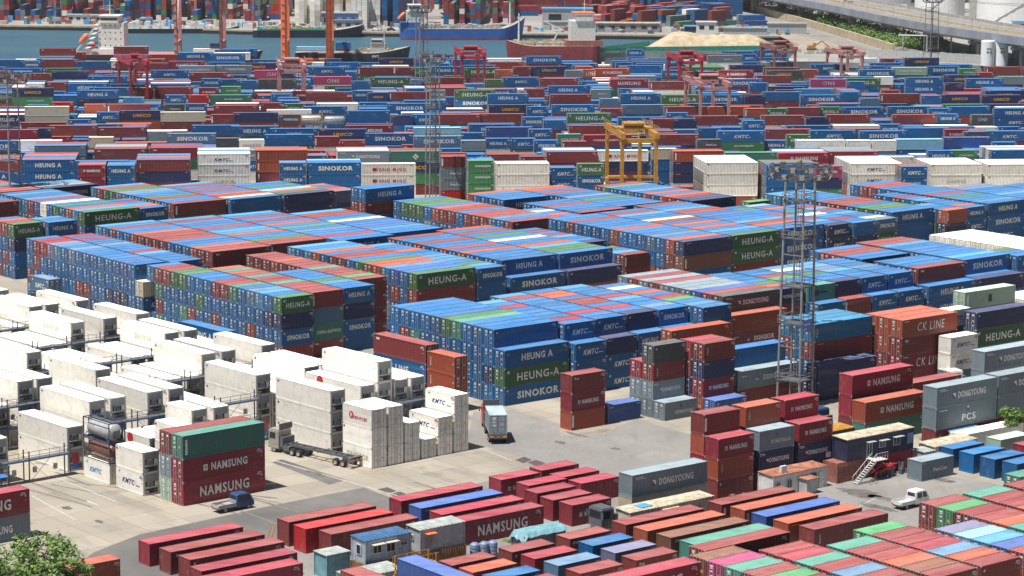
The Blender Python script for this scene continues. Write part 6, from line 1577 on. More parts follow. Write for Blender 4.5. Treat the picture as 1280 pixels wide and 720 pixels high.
# ------------------------------------------------------------------ ships
def hull_mb(L, B, D, bow=.22, stern=.06, sheer=1.6, m=0, draft=3.0):
    mb = MB(); n = 24; rows = []
    for i in range(n + 1):
        t = i / n; x = L * t
        wb = 1.0
        if t > 1 - bow: q = (t - (1 - bow)) / bow; wb = math.sqrt(max(0, 1 - q ** 2.2))
        if t < stern: wb = .75 + .25 * t / stern
        zt = D + (sheer * ((t - (1 - bow)) / bow) ** 1.5 if t > 1 - bow else 0)
        wl = wb * (1 - .55 * max(0, (t - (1 - bow)) / bow))
        rows.append((x, wb * B / 2, wl * B / 2, zt, x - (L * .05 * max(0, (t - (1 - bow)) / bow) ** 2)))
    b = len(mb.v)
    for (x, w, wl, zt, xl) in rows:
        mb.v += [(xl, -wl, -draft), (x * .55 + xl * .45, -(w * .4 + wl * .6), 0.9), (x, -w, zt), (x, w, zt), (x * .55 + xl * .45, (w * .4 + wl * .6), 0.9), (xl, wl, -draft)]
    for i in range(n):
        for j in range(5):
            k = b + i * 6 + j; mb.f.append((k, k + 6, k + 7, k + 1)[::-1]); mb.m.append(1 if j in (0, 4) else (2 if j == 2 else 0))
    mb.f.append(tuple(b + j for j in range(6))); mb.m.append(0); mb.f.append(tuple(b + n * 6 + j for j in reversed(range(6)))); mb.m.append(0)
    return mb
def at_w(px, py, z=-1.2): p = unproj(px, py, z); return (p.x, p.y, z)
def words(s, w, h, loc, parent, mat='inkW', name='lettering'):
    o = text_mb(s, w, h); m = MB(); m.add(o, Matrix.Translation(loc)); return m.build(name, M[mat], parent)
def house(mb_parent, x, y, z, L, W, levels, name='superstructure', mat='white', lh=2.6):
    m = MB(); m.box(x, y, z, x + L, y + W, z + levels * lh); m.box(x + L * .1, y - .6, z + levels * lh, x + L * .8, y + W + .6, z + (levels + 1) * lh); m.box(x + L * .05, y - .8, z + (levels + 1) * lh, x + L * .85, y + W + .8, z + (levels + 1) * lh + .25)
    s = m.build(name, MM[mat], mb_parent)
    m = MB()
    for k in range(levels):
        n = 5
        for i in range(n): m.box(x + L * (i + .3) / n, y - .04, z + k * lh + 1.2, x + L * (i + .3) / n + .45, y + .0, z + k * lh + 1.7)
    m.build('porthole', MM['glass'], s)
    m = MB(); m.box(x + L * .12, y - .66, z + levels * lh + 1.1, x + L * .78, y - .61, z + levels * lh + 2.0)
    for k in range(5): m.box(x + L * (.12 + .135 * k), y - .64, z + levels * lh + 1.1, x + L * (.12 + .135 * k) + .1, y - .62, z + levels * lh + 2.0)
    m.build('bridge_window', MM['glass'], s)
    m = MB(); m.cyl((x + L * .4, y + W / 2, z + (levels + 1) * lh), (x + L * .4, y + W / 2, z + (levels + 1) * lh + 6), .25, .12, n=8)
    for q in (2.5, 4.0): m.bar((x + L * .4, y + W / 2 - 2, z + (levels + 1) * lh + q), (x + L * .4, y + W / 2 + 2, z + (levels + 1) * lh + q), .15); m.bar((x + L * .4 - 1.2, y + W / 2, z + (levels + 1) * lh + q), (x + L * .4 + 1.2, y + W / 2, z + (levels + 1) * lh + q), .15)
    m.build('radar_mast', MM['white'], mb_parent); return s
# container ship with the tall white bridge, stern to the left
QA = math.atan2(unproj(1000, 80).y - unproj(0, 77).y, unproj(1000, 80).x - unproj(0, 77).x)
p = unproj(92, 77, -1.2)
r = empty('container_ship', (p.x, 994, -1.2), 0, 'container ship with tall white bridge block behind the crimson gantry', 'ship')
hull_mb(76, 18, 3.4).build('hull', [MM['hullblack'], MM['hullred'], MM['pinkp']], r)
m = MB(); m.box(4.5, 2.2 - 9, 3.4, 21, -2.2 + 9, 5.4); m.build('deck_house', MM['white'], r)
house(r, 10.5, -5.5, 5.4, 10.4, 11, 4)
m = MB()
for k in range(6): m.box(5.0 + k * .8, -6, 5.4 + k * 1.9, 10.45, 6, 5.5 + k * 1.9); m.bar((5.0 + k * .8, -6, 5.4 + k * 1.9), (5.0 + k * .8, -6, 6.5 + k * 1.9), .1); m.bar((5 + k * .8, -6, 6.5 + k * 1.9), (10.4, -6, 6.5 + k * 1.9), .08)
m.bar((1.0, -7, 3.6), (9.6, -7, 14), .45); m.bar((1.0, -5.5, 3.6), (9.6, -5.5, 14), .45); m.build('stair_frame', MM['white'], r)
m = MB(); m.lathe([(0, -1.2), (.9, -2.1), (1.15, -1), (1.15, 1.2), (.8, 2.2), (0, 2.6)], (0, 0, 0), 0, 12, axis='x'); o = m.build('lifeboat', MM['orangep'], r); o.location = (5.2, -7.2, 9.6); o.rotation_euler = (0, R_(-50), 0)
m = MB(); m.lathe([(0, -1.6), (.7, -1.3), (.8, 0), (.7, 1.3), (0, 1.6)], (0, 0, 0), 0, 12, axis='x'); o = m.build('lifeboat', MM['redp'], r); o.location = (8.4, -8.2, 7.2)
def deck_box(px, py, z, t, code, brand, label, fr_=0.0):
    q = unproj(px, py, z + 2.6); r_ = None
    loose(t, Vector((q.x + LEN[t] / 2, q.y + 1.22, z)), 0, 2.59, code, brand, label)
DZ = 5.6
for (px, py, z, t, c, b, lb) in ((241, 61, 8.5, 'L', 'w', '', 'upper white container on deck left of the rust crane leg'), (241, 70, 5.8, 'L', 'w', 'KW', 'lower white lettered container on deck by rust leg'), (262, 54, 11.2, 'S', 'n', '', 'navy short container topping the white deck stack'),
                             (290, 61, 8.5, 'S', 'r', '', 'crimson container on deck right of rust crane leg'), (290, 69, 5.8, 'S', 'n', '', 'navy container on deck right of rust crane leg'),
                             (370, 58.5, 9.5, 'L', 'u', '', 'pale blue container topping deck stack between orange legs'), (370, 63, 6.8, 'L', 'm', '', 'maroon container on deck between orange legs'), (369, 72, 4.2, 'L', 'P', 'ON', 'pink container lowest on deck between orange legs'),
                             (419, 53, 12.0, 'S', 'b', 'KM', 'blue lettered container topping deck stack by black bow'), (419, 61.5, 9.3, 'S', 'm', '', 'upper maroon container on deck by the black bow'), (419, 69.5, 6.6, 'S', 'm', '', 'lower maroon container on deck by the black bow')):
    dd = 987.0; z = CAMH - (py + 164.4) * dd / FPX - 2.6; q = unproj(px, py, z + 2.6)
    loose(t, Vector((q.x + LEN[t] / 2 + .1, q.y + 1.22, z)), 0, 2.59, c, b, lb)
# second ship, black bow with name
p = unproj(360, 80, -1.2)
bow = unproj(513, 80, -1.2)
r = empty('cargo_ship', (bow.x - 46, 992, -1.2), 0, 'small black-hulled cargo ship whose named bow shows past red boxes', 'ship')
hull_mb(46, 12, 4.6, bow=.34, sheer=2.6).build('hull', [MM['hullblack'], MM['hullblack'], MM['concrete']], r)
words('SUNNY', 5.5, 1.0, (31.0, -5.95, 3.4), r); words('SUNNY', 3.2, .7, (40.6, -3.2, 7.6), r) if False else None
m = MB(); m.box(30, -3, 4.6, 36, 3, 8.3); m.box(30.4, -3.4, 8.3, 35, 3.4, 9.9); o = m.build('superstructure', MM['greyhut'], r); m = MB(); m.box(30.6, -3.44, 8.9, 34.8, -3.41, 9.6); m.build('bridge_window', MM['glass'], o)
m = MB(); m.cyl((35.5, 0, 8.3), (35.5, 0, 17.0), .3, .2, n=8); m.box(34.6, -1, 13.4, 36.6, 1, 14.7); m.build('mast', MM['white'], r)
m = MB(); rs = random.Random(2)
for k in range(40): x = rs.uniform(24, 43); m.box(x, rs.uniform(-3.5, 2.5), 4.6, x + rs.uniform(.3, 1.4), rs.uniform(2.6, 3.5), 4.8 + rs.uniform(.2, 1.5))
m.build('deck_gear', MM['sand'], r)
# blue ship at the far quay
def ship_at(px0, px1, pyw, name, label, D, B, hulls, hy=0, flip=False, **k):
    a = unproj(px0, pyw, -1.2); b = unproj(px1, pyw, -1.2); L = (b - a).length; rz = math.atan2(b.y - a.y, b.x - a.x)
    if flip: a, rz = b, rz + math.pi
    r = empty(name, a, rz, label, 'ship'); hull_mb(L, B, D, **k).build('hull', [MM[h] for h in hulls], r); return r, L
r, L = ship_at(500, 656, 49.3, 'cargo_ship', 'blue-hulled coaster with red waterline moored at the far quay', 5.2, 11, ('hullblue', 'hullred', 'concrete'), bow=.2, sheer=5.0)
m = MB(); m.box(0, -4.6, 5.2, L * .15, 4.6, 8.0); m.build('poop_deck', MM['hullblue'], r)
house(r, 3, -4, 8.0, 8, 8, 2)
m = MB(); m.lathe([(0, -2.4), (.8, -2), (1, 0), (.8, 2), (0, 2.4)], (0, 0, 0), 0, 12, axis='x'); o = m.build('lifeboat', MM['orangep'], r); o.location = (.5, -5, 11); o.rotation_euler = (0, R_(-45), 0)
m = MB(); rs = random.Random(6)
for k in range(90): x = rs.uniform(10, L * .8); m.box(x, rs.uniform(-4, 1), 5.2, x + rs.uniform(.3, 2.2), rs.uniform(1.2, 4), 5.3 + rs.uniform(.2, 2.0))
for k in range(16): x = 10 + k * 2.3; m.bar((x, -5, 5.2), (x, -5, 6.6), .1); m.bar((x, -5, 6.6), (x + 2.3, -5, 6.6), .1)
m.build('deck_gear', MM['concrete'], r)
m = MB(); m.cyl((L * .88, 0, 7), (L * .88, 0, 17), .5, .35, n=8); m.build('mast', MM['white'], r)
r, L = ship_at(316, 455, 46.2, 'barge', 'long dark barge with green deck edge moored at the far quay', 3.4, 11, ('hullblack', 'hullblack', 'concrete'), bow=.3, sheer=2.5)
m = MB(); m.box(2, -5.6, 3.4, L * .72, -5.4, 4.2); m.box(2, 5.4, 3.4, L * .72, 5.6, 4.2); m.build('bulwark', MM['green'], r)
m = MB()
for k in range(60): x = rs.uniform(4, L * .7); m.box(x, rs.uniform(-4, 1), 3.4, x + rs.uniform(.3, 2.2), rs.uniform(1.2, 4), 3.6 + rs.uniform(.2, 2.0))
m.build('deck_gear', MM['sand'], r)
r, L = ship_at(150, 300, 41, 'barge', 'low dark workboats with white cabins at the far quay', 2.2, 8, ('hullblack', 'hullblack', 'greyhut'), bow=.15, sheer=1.5)
m = MB()
for k in range(30): x = rs.uniform(3, L * .75); m.box(x, rs.uniform(-3, 0), 2.2, x + rs.uniform(.5, 2.5), rs.uniform(.5, 3), 2.4 + rs.uniform(.4, 3.4))
m.build('deck_gear', MM['white'], r)
# tanker coming in, bow left
r, L = ship_at(632, 748, 78.6, 'tanker', 'red-hulled tanker with white bridge and orange top, bow to the left', 7.2, 13, ('hullred', 'hullred', 'greyhut'), flip=True, bow=.28, sheer=2.2)
m = MB(); m.box(-1, -6, 7.2, 14, 6, 9.4); m.build('poop_deck', MM['rustp'], r)
s = house(r, 2, -5, 9.4, 10, 10, 3); m = MB(); m.box(2.2, -5.8, 20.1, 10.8, 5.8, 20.6); m.build('bridge_roof', MM['orangep'], r)
m = MB(); rs = random.Random(16)
for k in range(110): x = rs.uniform(14, L * .88); y = rs.uniform(-4.5, 3.5); m.box(x, y, 7.2, x + rs.uniform(.3, 2.5), y + rs.uniform(.3, 1.2), 7.3 + rs.uniform(.2, 2.2))
for k in range(8): y = -4 + k; m.cyl((14, y, 8.4), (L * .8, y, 8.4), .18, n=6)
m.build('deck_piping', MM['sand'], r)
m = MB(); m.cyl((L * .86, 0, 8), (L * .86, 0, 20), .45, .3, n=8); m.bar((L * .5, 0, 8), (L * .42, 0, 14), .5); m.bar((L * .42, 0, 14), (L * .6, 0, 17), .4); m.build('mast', MM['white'], r)
# tug house etc near the pier
# sand barge
def poly_prism(name, pxs, z0, z1, mat, parent=None, label=None, cat=None, kind=None):
    q = [unproj(x, y, z1) for x, y in pxs]; m = MB(); m.prism([(p.x, p.y) for p in q], z0, z1); o = m.build(name, mat, parent)
    bm = bmesh.new(); bm.from_mesh(o.data); bmesh.ops.recalc_face_normals(bm, faces=bm.faces); bm.to_mesh(o.data); bm.free()
    return tag(o, label, cat, None, kind)
r = empty('sand_barge', unproj(845, 70, -1.2), 0, 'wide barge heaped with pale sand inside green netting', 'barge'); o0 = r.location.copy()
def rel(name, mb, mat, smooth=False):
    mb.v = [(x - o0.x, y - o0.y, z - o0.z) for x, y, z in mb.v]; return mb.build(name, mat, r, smooth=smooth)
A = unproj(800, 63, 2.5); B_ = unproj(978, 63, 2.5); C_ = unproj(975, 57.5, 2.5); D_ = unproj(812, 57.5, 2.5); E_ = unproj(728, 68, 2.5)
m = MB(); m.prism([(p.x, p.y) for p in (E_, unproj(806, 65, 2.5), B_, C_, D_)], -1.2, 2.5); rel('hull', m, MM['concrete'])
m = MB(); nx, ny = 60, 18; b = 0; nr = random.Random(1)
for j in range(ny + 1):
    for i in range(nx + 1):
        s_ = i / nx; t_ = j / ny; pA = A.lerp(B_, s_); pB = D_.lerp(C_, s_); p = pA.lerp(pB, t_)
        hh = (min(1, s_ / .20) if s_ < .20 else (min(1, (1 - s_) / .25))) * (math.sin(math.pi * min(1, max(0, t_))) ** .6)
        hh *= 6.3 * (1 + .10 * math.sin(s_ * 9) + .05 * math.sin(s_ * 23 + 1) - .16 * max(0, s_ - .35)) + nr.uniform(-.12, .12)
        m.v.append((p.x, p.y, 2.55 + max(0, hh)))
for j in range(ny):
    for i in range(nx): k = j * (nx + 1) + i; m.f.append((k, k + 1, k + nx + 2, k + nx + 1)); m.m.append(0)
rel('sand_heap', m, MM['sand'], True)
m = MB()
for P_, Q_ in ((E_, unproj(806, 65, 2.5)), (unproj(806, 65, 2.5), B_), (D_, E_)):
    n_ = 24
    for k in range(n_): a = P_.lerp(Q_, k / n_); b2 = P_.lerp(Q_, (k + 1) / n_); m.bar((a.x, a.y, 2.5), (a.x, a.y, 4.7), .12)
    m.bar((P_.x, P_.y, 3.6), (Q_.x, Q_.y, 3.6), .08, 0, 2.0)
rel('netting', m, MM['green'])
m = MB(); m.prism([(p.x, p.y) for p in (unproj(740, 67.3, 2.6), unproj(800, 65, 2.6), unproj(806, 62.5, 2.6), unproj(765, 63.5, 2.6))], 2.5, 3.2); rel('sand_layer', m, MM['sand'])
pier = poly_prism('pier', [(752, 77.5), (800, 74), (1010, 73), (1010, 79), (905, 79), (830, 79), (780, 80), (752, 81)], -4, 1.6, MM['concrete'], kind='structure')
m = MB(); rs = random.Random(31)
for k in range(70):
    a = unproj(rs.uniform(700, 800), 0, 1.6); x = rs.uniform(700, 800); x = 755 + (x - 700) * .5; p = unproj(x, 80 - (x - 755) * .02, 1.6); m.box(p.x, p.y, 1.6, p.x + rs.uniform(.4, 3), p.y + 1, 1.8 + rs.uniform(.3, 2.2))
tag(m.build('pier_equipment', MM['dsteel']), 'dark equipment and pipes lying along the near pier', 'equipment')
m = MB()
for k in range(6): 
    a = unproj(805, 78 - k * .3, 2); b2 = unproj(1000, 78 - k * .3, 2); m.cyl((a.x, a.y, 2.2), (b2.x, b2.y, 2.2), .22, n=6)
tag(m.build('pipeline', MM['tank']), 'grey pipelines running along the pier by sand barge', 'pipeline')

# ------------------------------------------------------------------ far quay wall, port buildings and boxes across the water
GZ = 1.0
def gp(px, py): return unproj(px, py, GZ)
m = MB()
for i in range(len(shore) - 8): pass
quay = [(0, 31.3), (160, 33), (330, 38), (530, 40.5), (700, 42), (900, 44.5), (1003, 45)]
m = MB()
for (a, b2) in zip(quay, quay[1:]):
    A = gp(*a); B_ = gp(*b2); L = (B_ - A).length; n = max(2, int(L / 6))
    for k in range(n):
        p = A.lerp(B_, (k + .3) / n); pass
    m.bar((A.x, A.y - .5, -.75), (B_.x, B_.y - .5, -.75), .8, 0, 1.5)
    m.bar((A.x, A.y - .3, .6), (B_.x, B_.y - .3, .6), .6, 1, .7)
tag(m.build('quay_wall', [MM['rubber'], MM['sand']]), None, None, None, 'structure')
def building(label, px, py, L, W, H, wall, roof, wins=0, cat='building', rz=0.0, name='port_building'):
    p = gp(px, py); r = empty(name, p, rz, label, cat); m = MB(); m.box(0, 0, 0, L, W, H); m.build('wall', MM[wall], r)
    m = MB(); m.box(-.4, -.4, H + .01, L + .4, W + .4, H + .5); m.build('roof', MM[roof], r)
    for k in range(wins):
        m = MB(); x = L * (k + .25) / wins; m.box(x, -.12, H * .45, x + L / wins * .5, -.02, H * .75); w = m.build('window', MM['glass'], r)
    return r
for b in (('white site building left of the white ship bridge', 84, 28.5, 11, 5, 3.6, 'white', 'greyroof', 3), ('second white site building left of ship bridge', 102, 29, 10, 5, 3.6, 'white', 'greyroof', 3),
          ('pale blue two-storey quay office behind the orange leg', 402, 37, 17, 7, 7.6, 'bluehut', 'greyroof', 4), ('low pale blue annex right of quay office', 418, 38, 13, 5, 4.5, 'greyhut', 'bluehut', 3),
          ('grey warehouse with bright blue roof above the tanker', 678, 35, 24, 10, 9, 'greyhut', 'cyanroof', 2), ('low brown-walled quay shed by the tanker bridge', 680, 37, 18, 4, 3.5, 'greyhut', 'greyroof', 0),
          ('long low quay canteen with dark openings', 745, 40, 30, 6, 4, 'plum', 'creamroof', 6), ('blue-canopied quay kiosk left of white boat house', 856, 42, 11, 5, 3.2, 'navyhut', 'cyanroof', 0),
          ('white quay control house beyond the sand', 871, 43, 9, 5, 5.5, 'white', 'white', 2), ('grey fenced compound right of the sand', 905, 43.5, 20, 3, 3, 'greyhut', 'greyroof', 0), ('white-roofed depot by the far lorries', 733, 30, 18, 8, 4, 'white', 'greyroof', 0),
          ('pale long shed at the inlet corner', 960, 42, 18, 4, 4.5, 'greyhut', 'greyroof', 0)):
    building(*b)
cars = []
crs = random.Random(40)
def car(loc, rz, paint, label, grp):
    r = empty('parked_car', loc, rz, label, 'car', grp)
    m = MB(); prof = [(-2.1, .35), (-2.15, .8), (-1.6, .95), (-1.2, 1.42), (.5, 1.45), (1.1, .98), (2.0, .85), (2.1, .35)]; b = 0; n = len(prof)
    for y in (-.85, .85):
        for x, z in prof: m.v.append((x, y * (.85 if z > 1.2 else 1), z))
    m.f.append(tuple(range(n))[::-1]); m.m.append(0); m.f.append(tuple(n + i for i in range(n))); m.m.append(0)
    for i in range(n): m.f.append((i, (i + 1) % n, n + (i + 1) % n, n + i)); m.m.append(1 if i in (2, 4) else 0)
    m.build('body', [MM[paint], MM['glass']], r)
    for x in (-1.3, 1.3):
        for y in (-.8, .8): m = MB(); m.lathe([(0, -.1), (.32, -.1), (.32, .1), (0, .1)], (0, 0, 0), 0, 10); w = m.build('wheel', MM['rubber'], r); w.rotation_euler = (math.pi / 2, 0, 0); w.location = (x, y, .32)
for i, x in enumerate((470, 480, 489, 497, 777, 790, 806, 822, 700, 716)):
    car(gp(x, 38.5 + (x > 600) * 1.6), .2 * (i % 3) - .1, ('white', 'greyhut', 'navyhut', 'white')[i % 4], '%s car parked on the far quay, %s' % (('white', 'grey', 'navy', 'white')[i % 4], ('left of the blue ship' if x < 600 else 'beyond the sand barge') + ', place %s' % ['first', 'second', 'third', 'fourth', 'first', 'second', 'third', 'fourth', 'fifth', 'sixth'][i]), 'cars on the far quay')
# containers beyond the water, all too small to tell apart: one object
def far_port():
    import numpy as np
    base = MB(); Lq = {}
    V, F, C = [], [], []; nb = 0; rr = random.Random(77)
    def add(p, rz, t, z, col, wj=1.0):
        nonlocal nb
        L = LEN[t] / 2; w = WID / 2; ca, sa = math.cos(rz), math.sin(rz); k = nb
        for (x, y, zz) in ((-L, -w, 0), (L, -w, 0), (L, w, 0), (-L, w, 0), (-L, -w, 2.55), (L, -w, 2.55), (L, w, 2.55), (-L, w, 2.55)): V.append((p.x + x * ca - y * sa, p.y + x * sa + y * ca, z + zz))
        for f in ((4, 5, 6, 7), (0, 1, 5, 4), (1, 2, 6, 5), (2, 3, 7, 6), (3, 0, 4, 7)): F.append(tuple(k + i for i in f)); C.append(col)
        nb += 8
    cw = {'mix': 'mmmrrbbbnookyGtwR', 'white': 'wwwwwwe', 'blue': 'bbnbb', 'red': 'mmrrmRob', 'P': 'mmbPmwG'}
    # (px0, px1, py near edge, py far edge, rotation, stack height, palette)
    zones = [(-40, 365, 26, -45, R_(88), (2, 6), 'mix'), (373, 425, 33, 10, R_(88), (5, 7), 'white'), (436, 478, 33, 8, R_(88), (5, 7), 'white'), (479, 512, 32, 18, R_(88), (5, 6), 'blue'), (365, 640, 12, -60, R_(88), (2, 5), 'mix'), (556, 640, 30, -10, R_(88), (4, 6), 'P'),
             (640, 740, 20, -50, R_(10), (1, 4), 'red'), (738, 800, 33, 2, R_(60), (1, 3), 'red'), (805, 905, 33, -20, R_(50), (1, 3), 'mix'), (880, 915, 24, 6, R_(10), (3, 4), 'blue'), (900, 945, 34, 30, R_(20), (1, 2), 'mix'), (700, 960, 4, -60, R_(40), (1, 4), 'red')]
    occ = set()
    for (x0, x1, yn, yf, rz, (h0, h1), pal) in zones:
        A = gp((x0 + x1) / 2, yn); ca, sa = math.cos(rz), math.sin(rz)
        for i in range(-60, 60):
            for j in range(-130, 131):
                X = A.x + i * 13.0 * ca - j * 2.6 * sa; Y = A.y + i * 13.0 * sa + j * 2.6 * ca
                q = proj((X, Y, GZ))
                if not (x0 < q[0] < x1 and yf < q[1] < yn): continue
                if Y > 2300: continue
                key = (int(X // 4), int(Y // 11 if abs(ca) < .5 else Y // 4))
                if key in occ: continue
                bs = (i * 7 + (j // 6) * 13 + int(x0)) % 9
                if bs in (0, 1) and pal in ('mix', 'red'): continue
                if (j % 9) > 6 and pal != 'white': continue
                occ.add(key); T = rr.randint(h0, h1)
                for k in range(T): add(Vector((X, Y, 0)), rz + rr.uniform(-.004, .004), 'L', GZ + k * 2.6, jit(PAL[rr.choice(cw[pal])][1], rr))
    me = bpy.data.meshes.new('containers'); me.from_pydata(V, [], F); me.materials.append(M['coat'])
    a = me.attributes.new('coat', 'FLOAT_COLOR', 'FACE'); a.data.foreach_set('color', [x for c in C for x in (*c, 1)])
    o = bpy.data.objects.new('far_port_containers', me); COL.objects.link(o); tag(o, 'stacks of small containers filling the port across the water', 'shipping containers', None, 'stuff')
far_port()
# small clutter along the far quay
m = MB(); rs = random.Random(51)
for k in range(420):
    x = rs.uniform(-20, 990); yq = 0
    for (a, b2) in zip(quay, quay[1:]):
        if a[0] <= x <= b2[0]: yq = a[1] + (b2[1] - a[1]) * (x - a[0]) / (b2[0] - a[0])
    if yq == 0: continue
    p = gp(x, yq - rs.uniform(1.2, 7)); s1 = rs.uniform(.5, 3.5); m.box(p.x, p.y, GZ, p.x + s1, p.y + rs.uniform(.5, 3), GZ + rs.uniform(.4, 3.0), rs.randrange(6))
tag(m.build('quay_clutter', [MM['white'], MM['greyhut'], MM['cyanroof'], MM['dsteel'], MM['rustp'], MM['creamroof']]), 'clutter of small sheds, gear and goods along the far quay', 'goods', None, 'stuff')
# far crane legs
for k, (x, mt, lb) in enumerate(((186, 'pinkp', 'pink far crane at the left of the faded pink legs'), (236, 'pinkp', 'pink far crane right of the faded pink legs'), (525, 'pinkp', 'pink far crane behind the white container stacks'), (131, 'orangep', 'orange far crane behind the white ship bridge'))):
    p = gp(x, 24); r = empty('quay_crane', p, .1, lb, 'quay crane', 'cranes across the harbour')
    for xx in (0, 3.4):
        for yy in (0, 14): m = MB(); m.box(xx - .6, yy - .6, 0, xx + .6, yy + .6, 40); m.build('leg', MM[mt], r)
    m = MB(); m.box(-.6, -.6, 38, 4, 14.6, 40); m.box(1, -20, 40, 2.4, 50, 42); m.build('boom', MM[mt], r)
for k in range(6):
    p = gp(645 + k * 14, 14); r = empty('lattice_post', p, 0, 'pale slender post of the far rail yard, %s from the left' % ['first', 'second', 'third', 'fourth', 'fifth', 'sixth'][k], 'post', 'posts of the far rail yard')
    m = MB(); m.box(-.5, -.5, 0, .5, .5, 22); m.box(-2.5, -.3, 21, 2.5, .3, 22); m.build('pole', MM['tank'], r)
for k, (x, y, rz) in enumerate(((788, 17, .8), (797, 26, .9), (808, 31, .7), (701, 29, .2))):
    p = gp(x, y); r = empty('lorry', p, rz, ['blue lorry on the wide far road', 'black lorry on the wide far road', 'grey tipper lorry near the far quay sheds', 'dark van beside the blue-roofed warehouse'][k], 'lorry')
    m = MB(); m.box(-4, -1.2, 1.0, 1.8, 1.2, 3.6); m.build('load_body', MM[['hullblue', 'dsteel', 'greyhut', 'navyhut'][k]], r); m = MB(); m.box(2.0, -1.2, .6, 4, 1.2, 3.0); m.build('cab', MM[['truckblue', 'truckred', 'white', 'navyhut'][k]], r)
    for xx in (-3, 3):
        for yy in (-1, 1): m = MB(); m.lathe([(0, -.2), (.5, -.2), (.5, .2), (0, .2)], (0, 0, 0), 0, 10); w = m.build('wheel', MM['rubber'], r); w.rotation_euler = (math.pi / 2, 0, 0); w.location = (xx, yy, .5)

# ------------------------------------------------------------------ viaduct, embankment, tanks
VZ = 11.0
low = [(820, -22), (900, -12), (967, 0), (1040, 14), (1100, 27), (1170, 40), (1230, 49), (1300, 59), (1400, 74)]
A = [unproj(x, y, VZ) for x, y in low]
def strip(pts, off0, off1, z0, z1, m, mi=0):
    n = len(pts); L = []; 
    for i, p in enumerate(pts):
        d = (pts[min(n - 1, i + 1)] - pts[max(0, i - 1)]); d.z = 0; d.normalize(); nn = Vector((-d.y, d.x, 0))
        L.append((p + nn * off0, p + nn * off1))
    b = len(m.v)
    for a, c in L:
        for q, z in ((a, z0), (c, z0), (c, z1), (a, z1)): m.v.append((q.x, q.y, z))
    for i in range(n - 1):
        for j in range(4): k = b + i * 4; m.f.append((k + j, k + 4 + j, k + 4 + (j + 1) % 4, k + (j + 1) % 4)); m.m.append(mi)
    m.f.append((b, b + 1, b + 2, b + 3)); m.m.append(mi); k = b + (n - 1) * 4; m.f.append((k + 3, k + 2, k + 1, k)); m.m.append(mi)
def fine(pts, n=6):
    out = []
    for a, b in zip(pts, pts[1:]):
        for k in range(n): out.append(a.lerp(b, k / n))
    return out + [pts[-1]]
A = fine(A); 
r = empty('viaduct', (0, 0, 0), 0, 'raised motorway viaduct curving across the upper right', 'viaduct')
def fixn(o):
    bm = bmesh.new(); bm.from_mesh(o.data); bmesh.ops.recalc_face_normals(bm, faces=bm.faces); bm.to_mesh(o.data); bm.free(); return o
m = MB(); strip(A, 2, 34, VZ - .2, VZ + 1.5, m); strip(A, 6, 14, VZ - 2.2, VZ - .2, m); strip(A, 22, 30, VZ - 2.2, VZ - .2, m); fixn(m.build('deck', MM['concrete'], r))
m = MB(); strip(A, 1.4, 2.0, VZ - .6, VZ + 2.6, m); fixn(m.build('parapet', MM['parapet'], r))
m = MB(); strip(A, 34, 34.4, VZ, VZ + 3.0, m); fixn(m.build('noise_barrier', MM['concrete'], r))
m = MB(); strip(A, 16.5, 17.2, VZ + 1.52, VZ + 2.6, m); fixn(m.build('median_barrier', MM['sand'], r))
m = MB(); strip(A, 3.0, 15.5, VZ + 1.51, VZ + 1.53, m); strip(A, 18.5, 33.0, VZ + 1.51, VZ + 1.53, m); fixn(m.build('carriageway', TARM, r))
for i in range(3, len(A) - 2, 5):
    d = A[i + 1] - A[i]; d.z = 0; d.normalize(); nn = Vector((-d.y, d.x, 0)); ang = math.atan2(d.y, d.x)
    for off in (10, 26):
        p = A[i] + nn * off; mm = MB(); T = Matrix.Translation((p.x, p.y, 0)) @ Matrix.Rotation(ang, 4, 'Z'); mm.box(-1.3, -1.6, GZ - 1, 1.3, 1.6, VZ - 3.4, 0, T); mm.box(-1.5, -5.5, VZ - 3.4, 1.5, 5.5, VZ - 2.2, 0, T); mm.build('pier', MM['concrete'], r)
for i in range(1, len(A) - 1, 3):
    d = A[i + 1] - A[i]; d.z = 0; d.normalize(); nn = Vector((-d.y, d.x, 0)); p = A[i] + nn * 1.8; m = MB(); m.cyl((p.x, p.y, VZ + 1), (p.x, p.y, VZ + 9), .12, .08, n=6); m.bar((p.x, p.y, VZ + 9), (p.x + nn.x * 2, p.y + nn.y * 2, VZ + 9.4), .12); m.build('lamp_post', MM['tank'], r)
for k, (i, off, pt, lb) in enumerate(((10, 9, 'dsteel', 'dark lorry on the upper viaduct lane'), (15, 24, 'redp', 'red lorry on the viaduct near the tanks'), (8, 24, 'navyhut', 'dark van far up the viaduct'), (12, 12, 'white', 'white van on the viaduct'))):
    d = A[i + 1] - A[i]; d.z = 0; d.normalize(); nn = Vector((-d.y, d.x, 0)); p = A[i] + nn * off; q = empty('lorry', (p.x, p.y, VZ + 1.53), math.atan2(d.y, d.x), lb, 'lorry'); m = MB(); m.box(-3.5, -1.2, .9, 1.8, 1.2, 3.4); m.build('load_body', MM[pt], q); m = MB(); m.box(1.9, -1.2, .5, 3.6, 1.2, 2.6); m.build('cab', MM['white'], q)
    for xx in (-2.5, 2.7):
        for yy in (-1, 1): m = MB(); m.lathe([(0, -.2), (.45, -.2), (.45, .2), (0, .2)], (0, 0, 0), 0, 10); w = m.build('wheel', MM['rubber'], q); w.rotation_euler = (math.pi / 2, 0, 0); w.location = (xx, yy, .45)
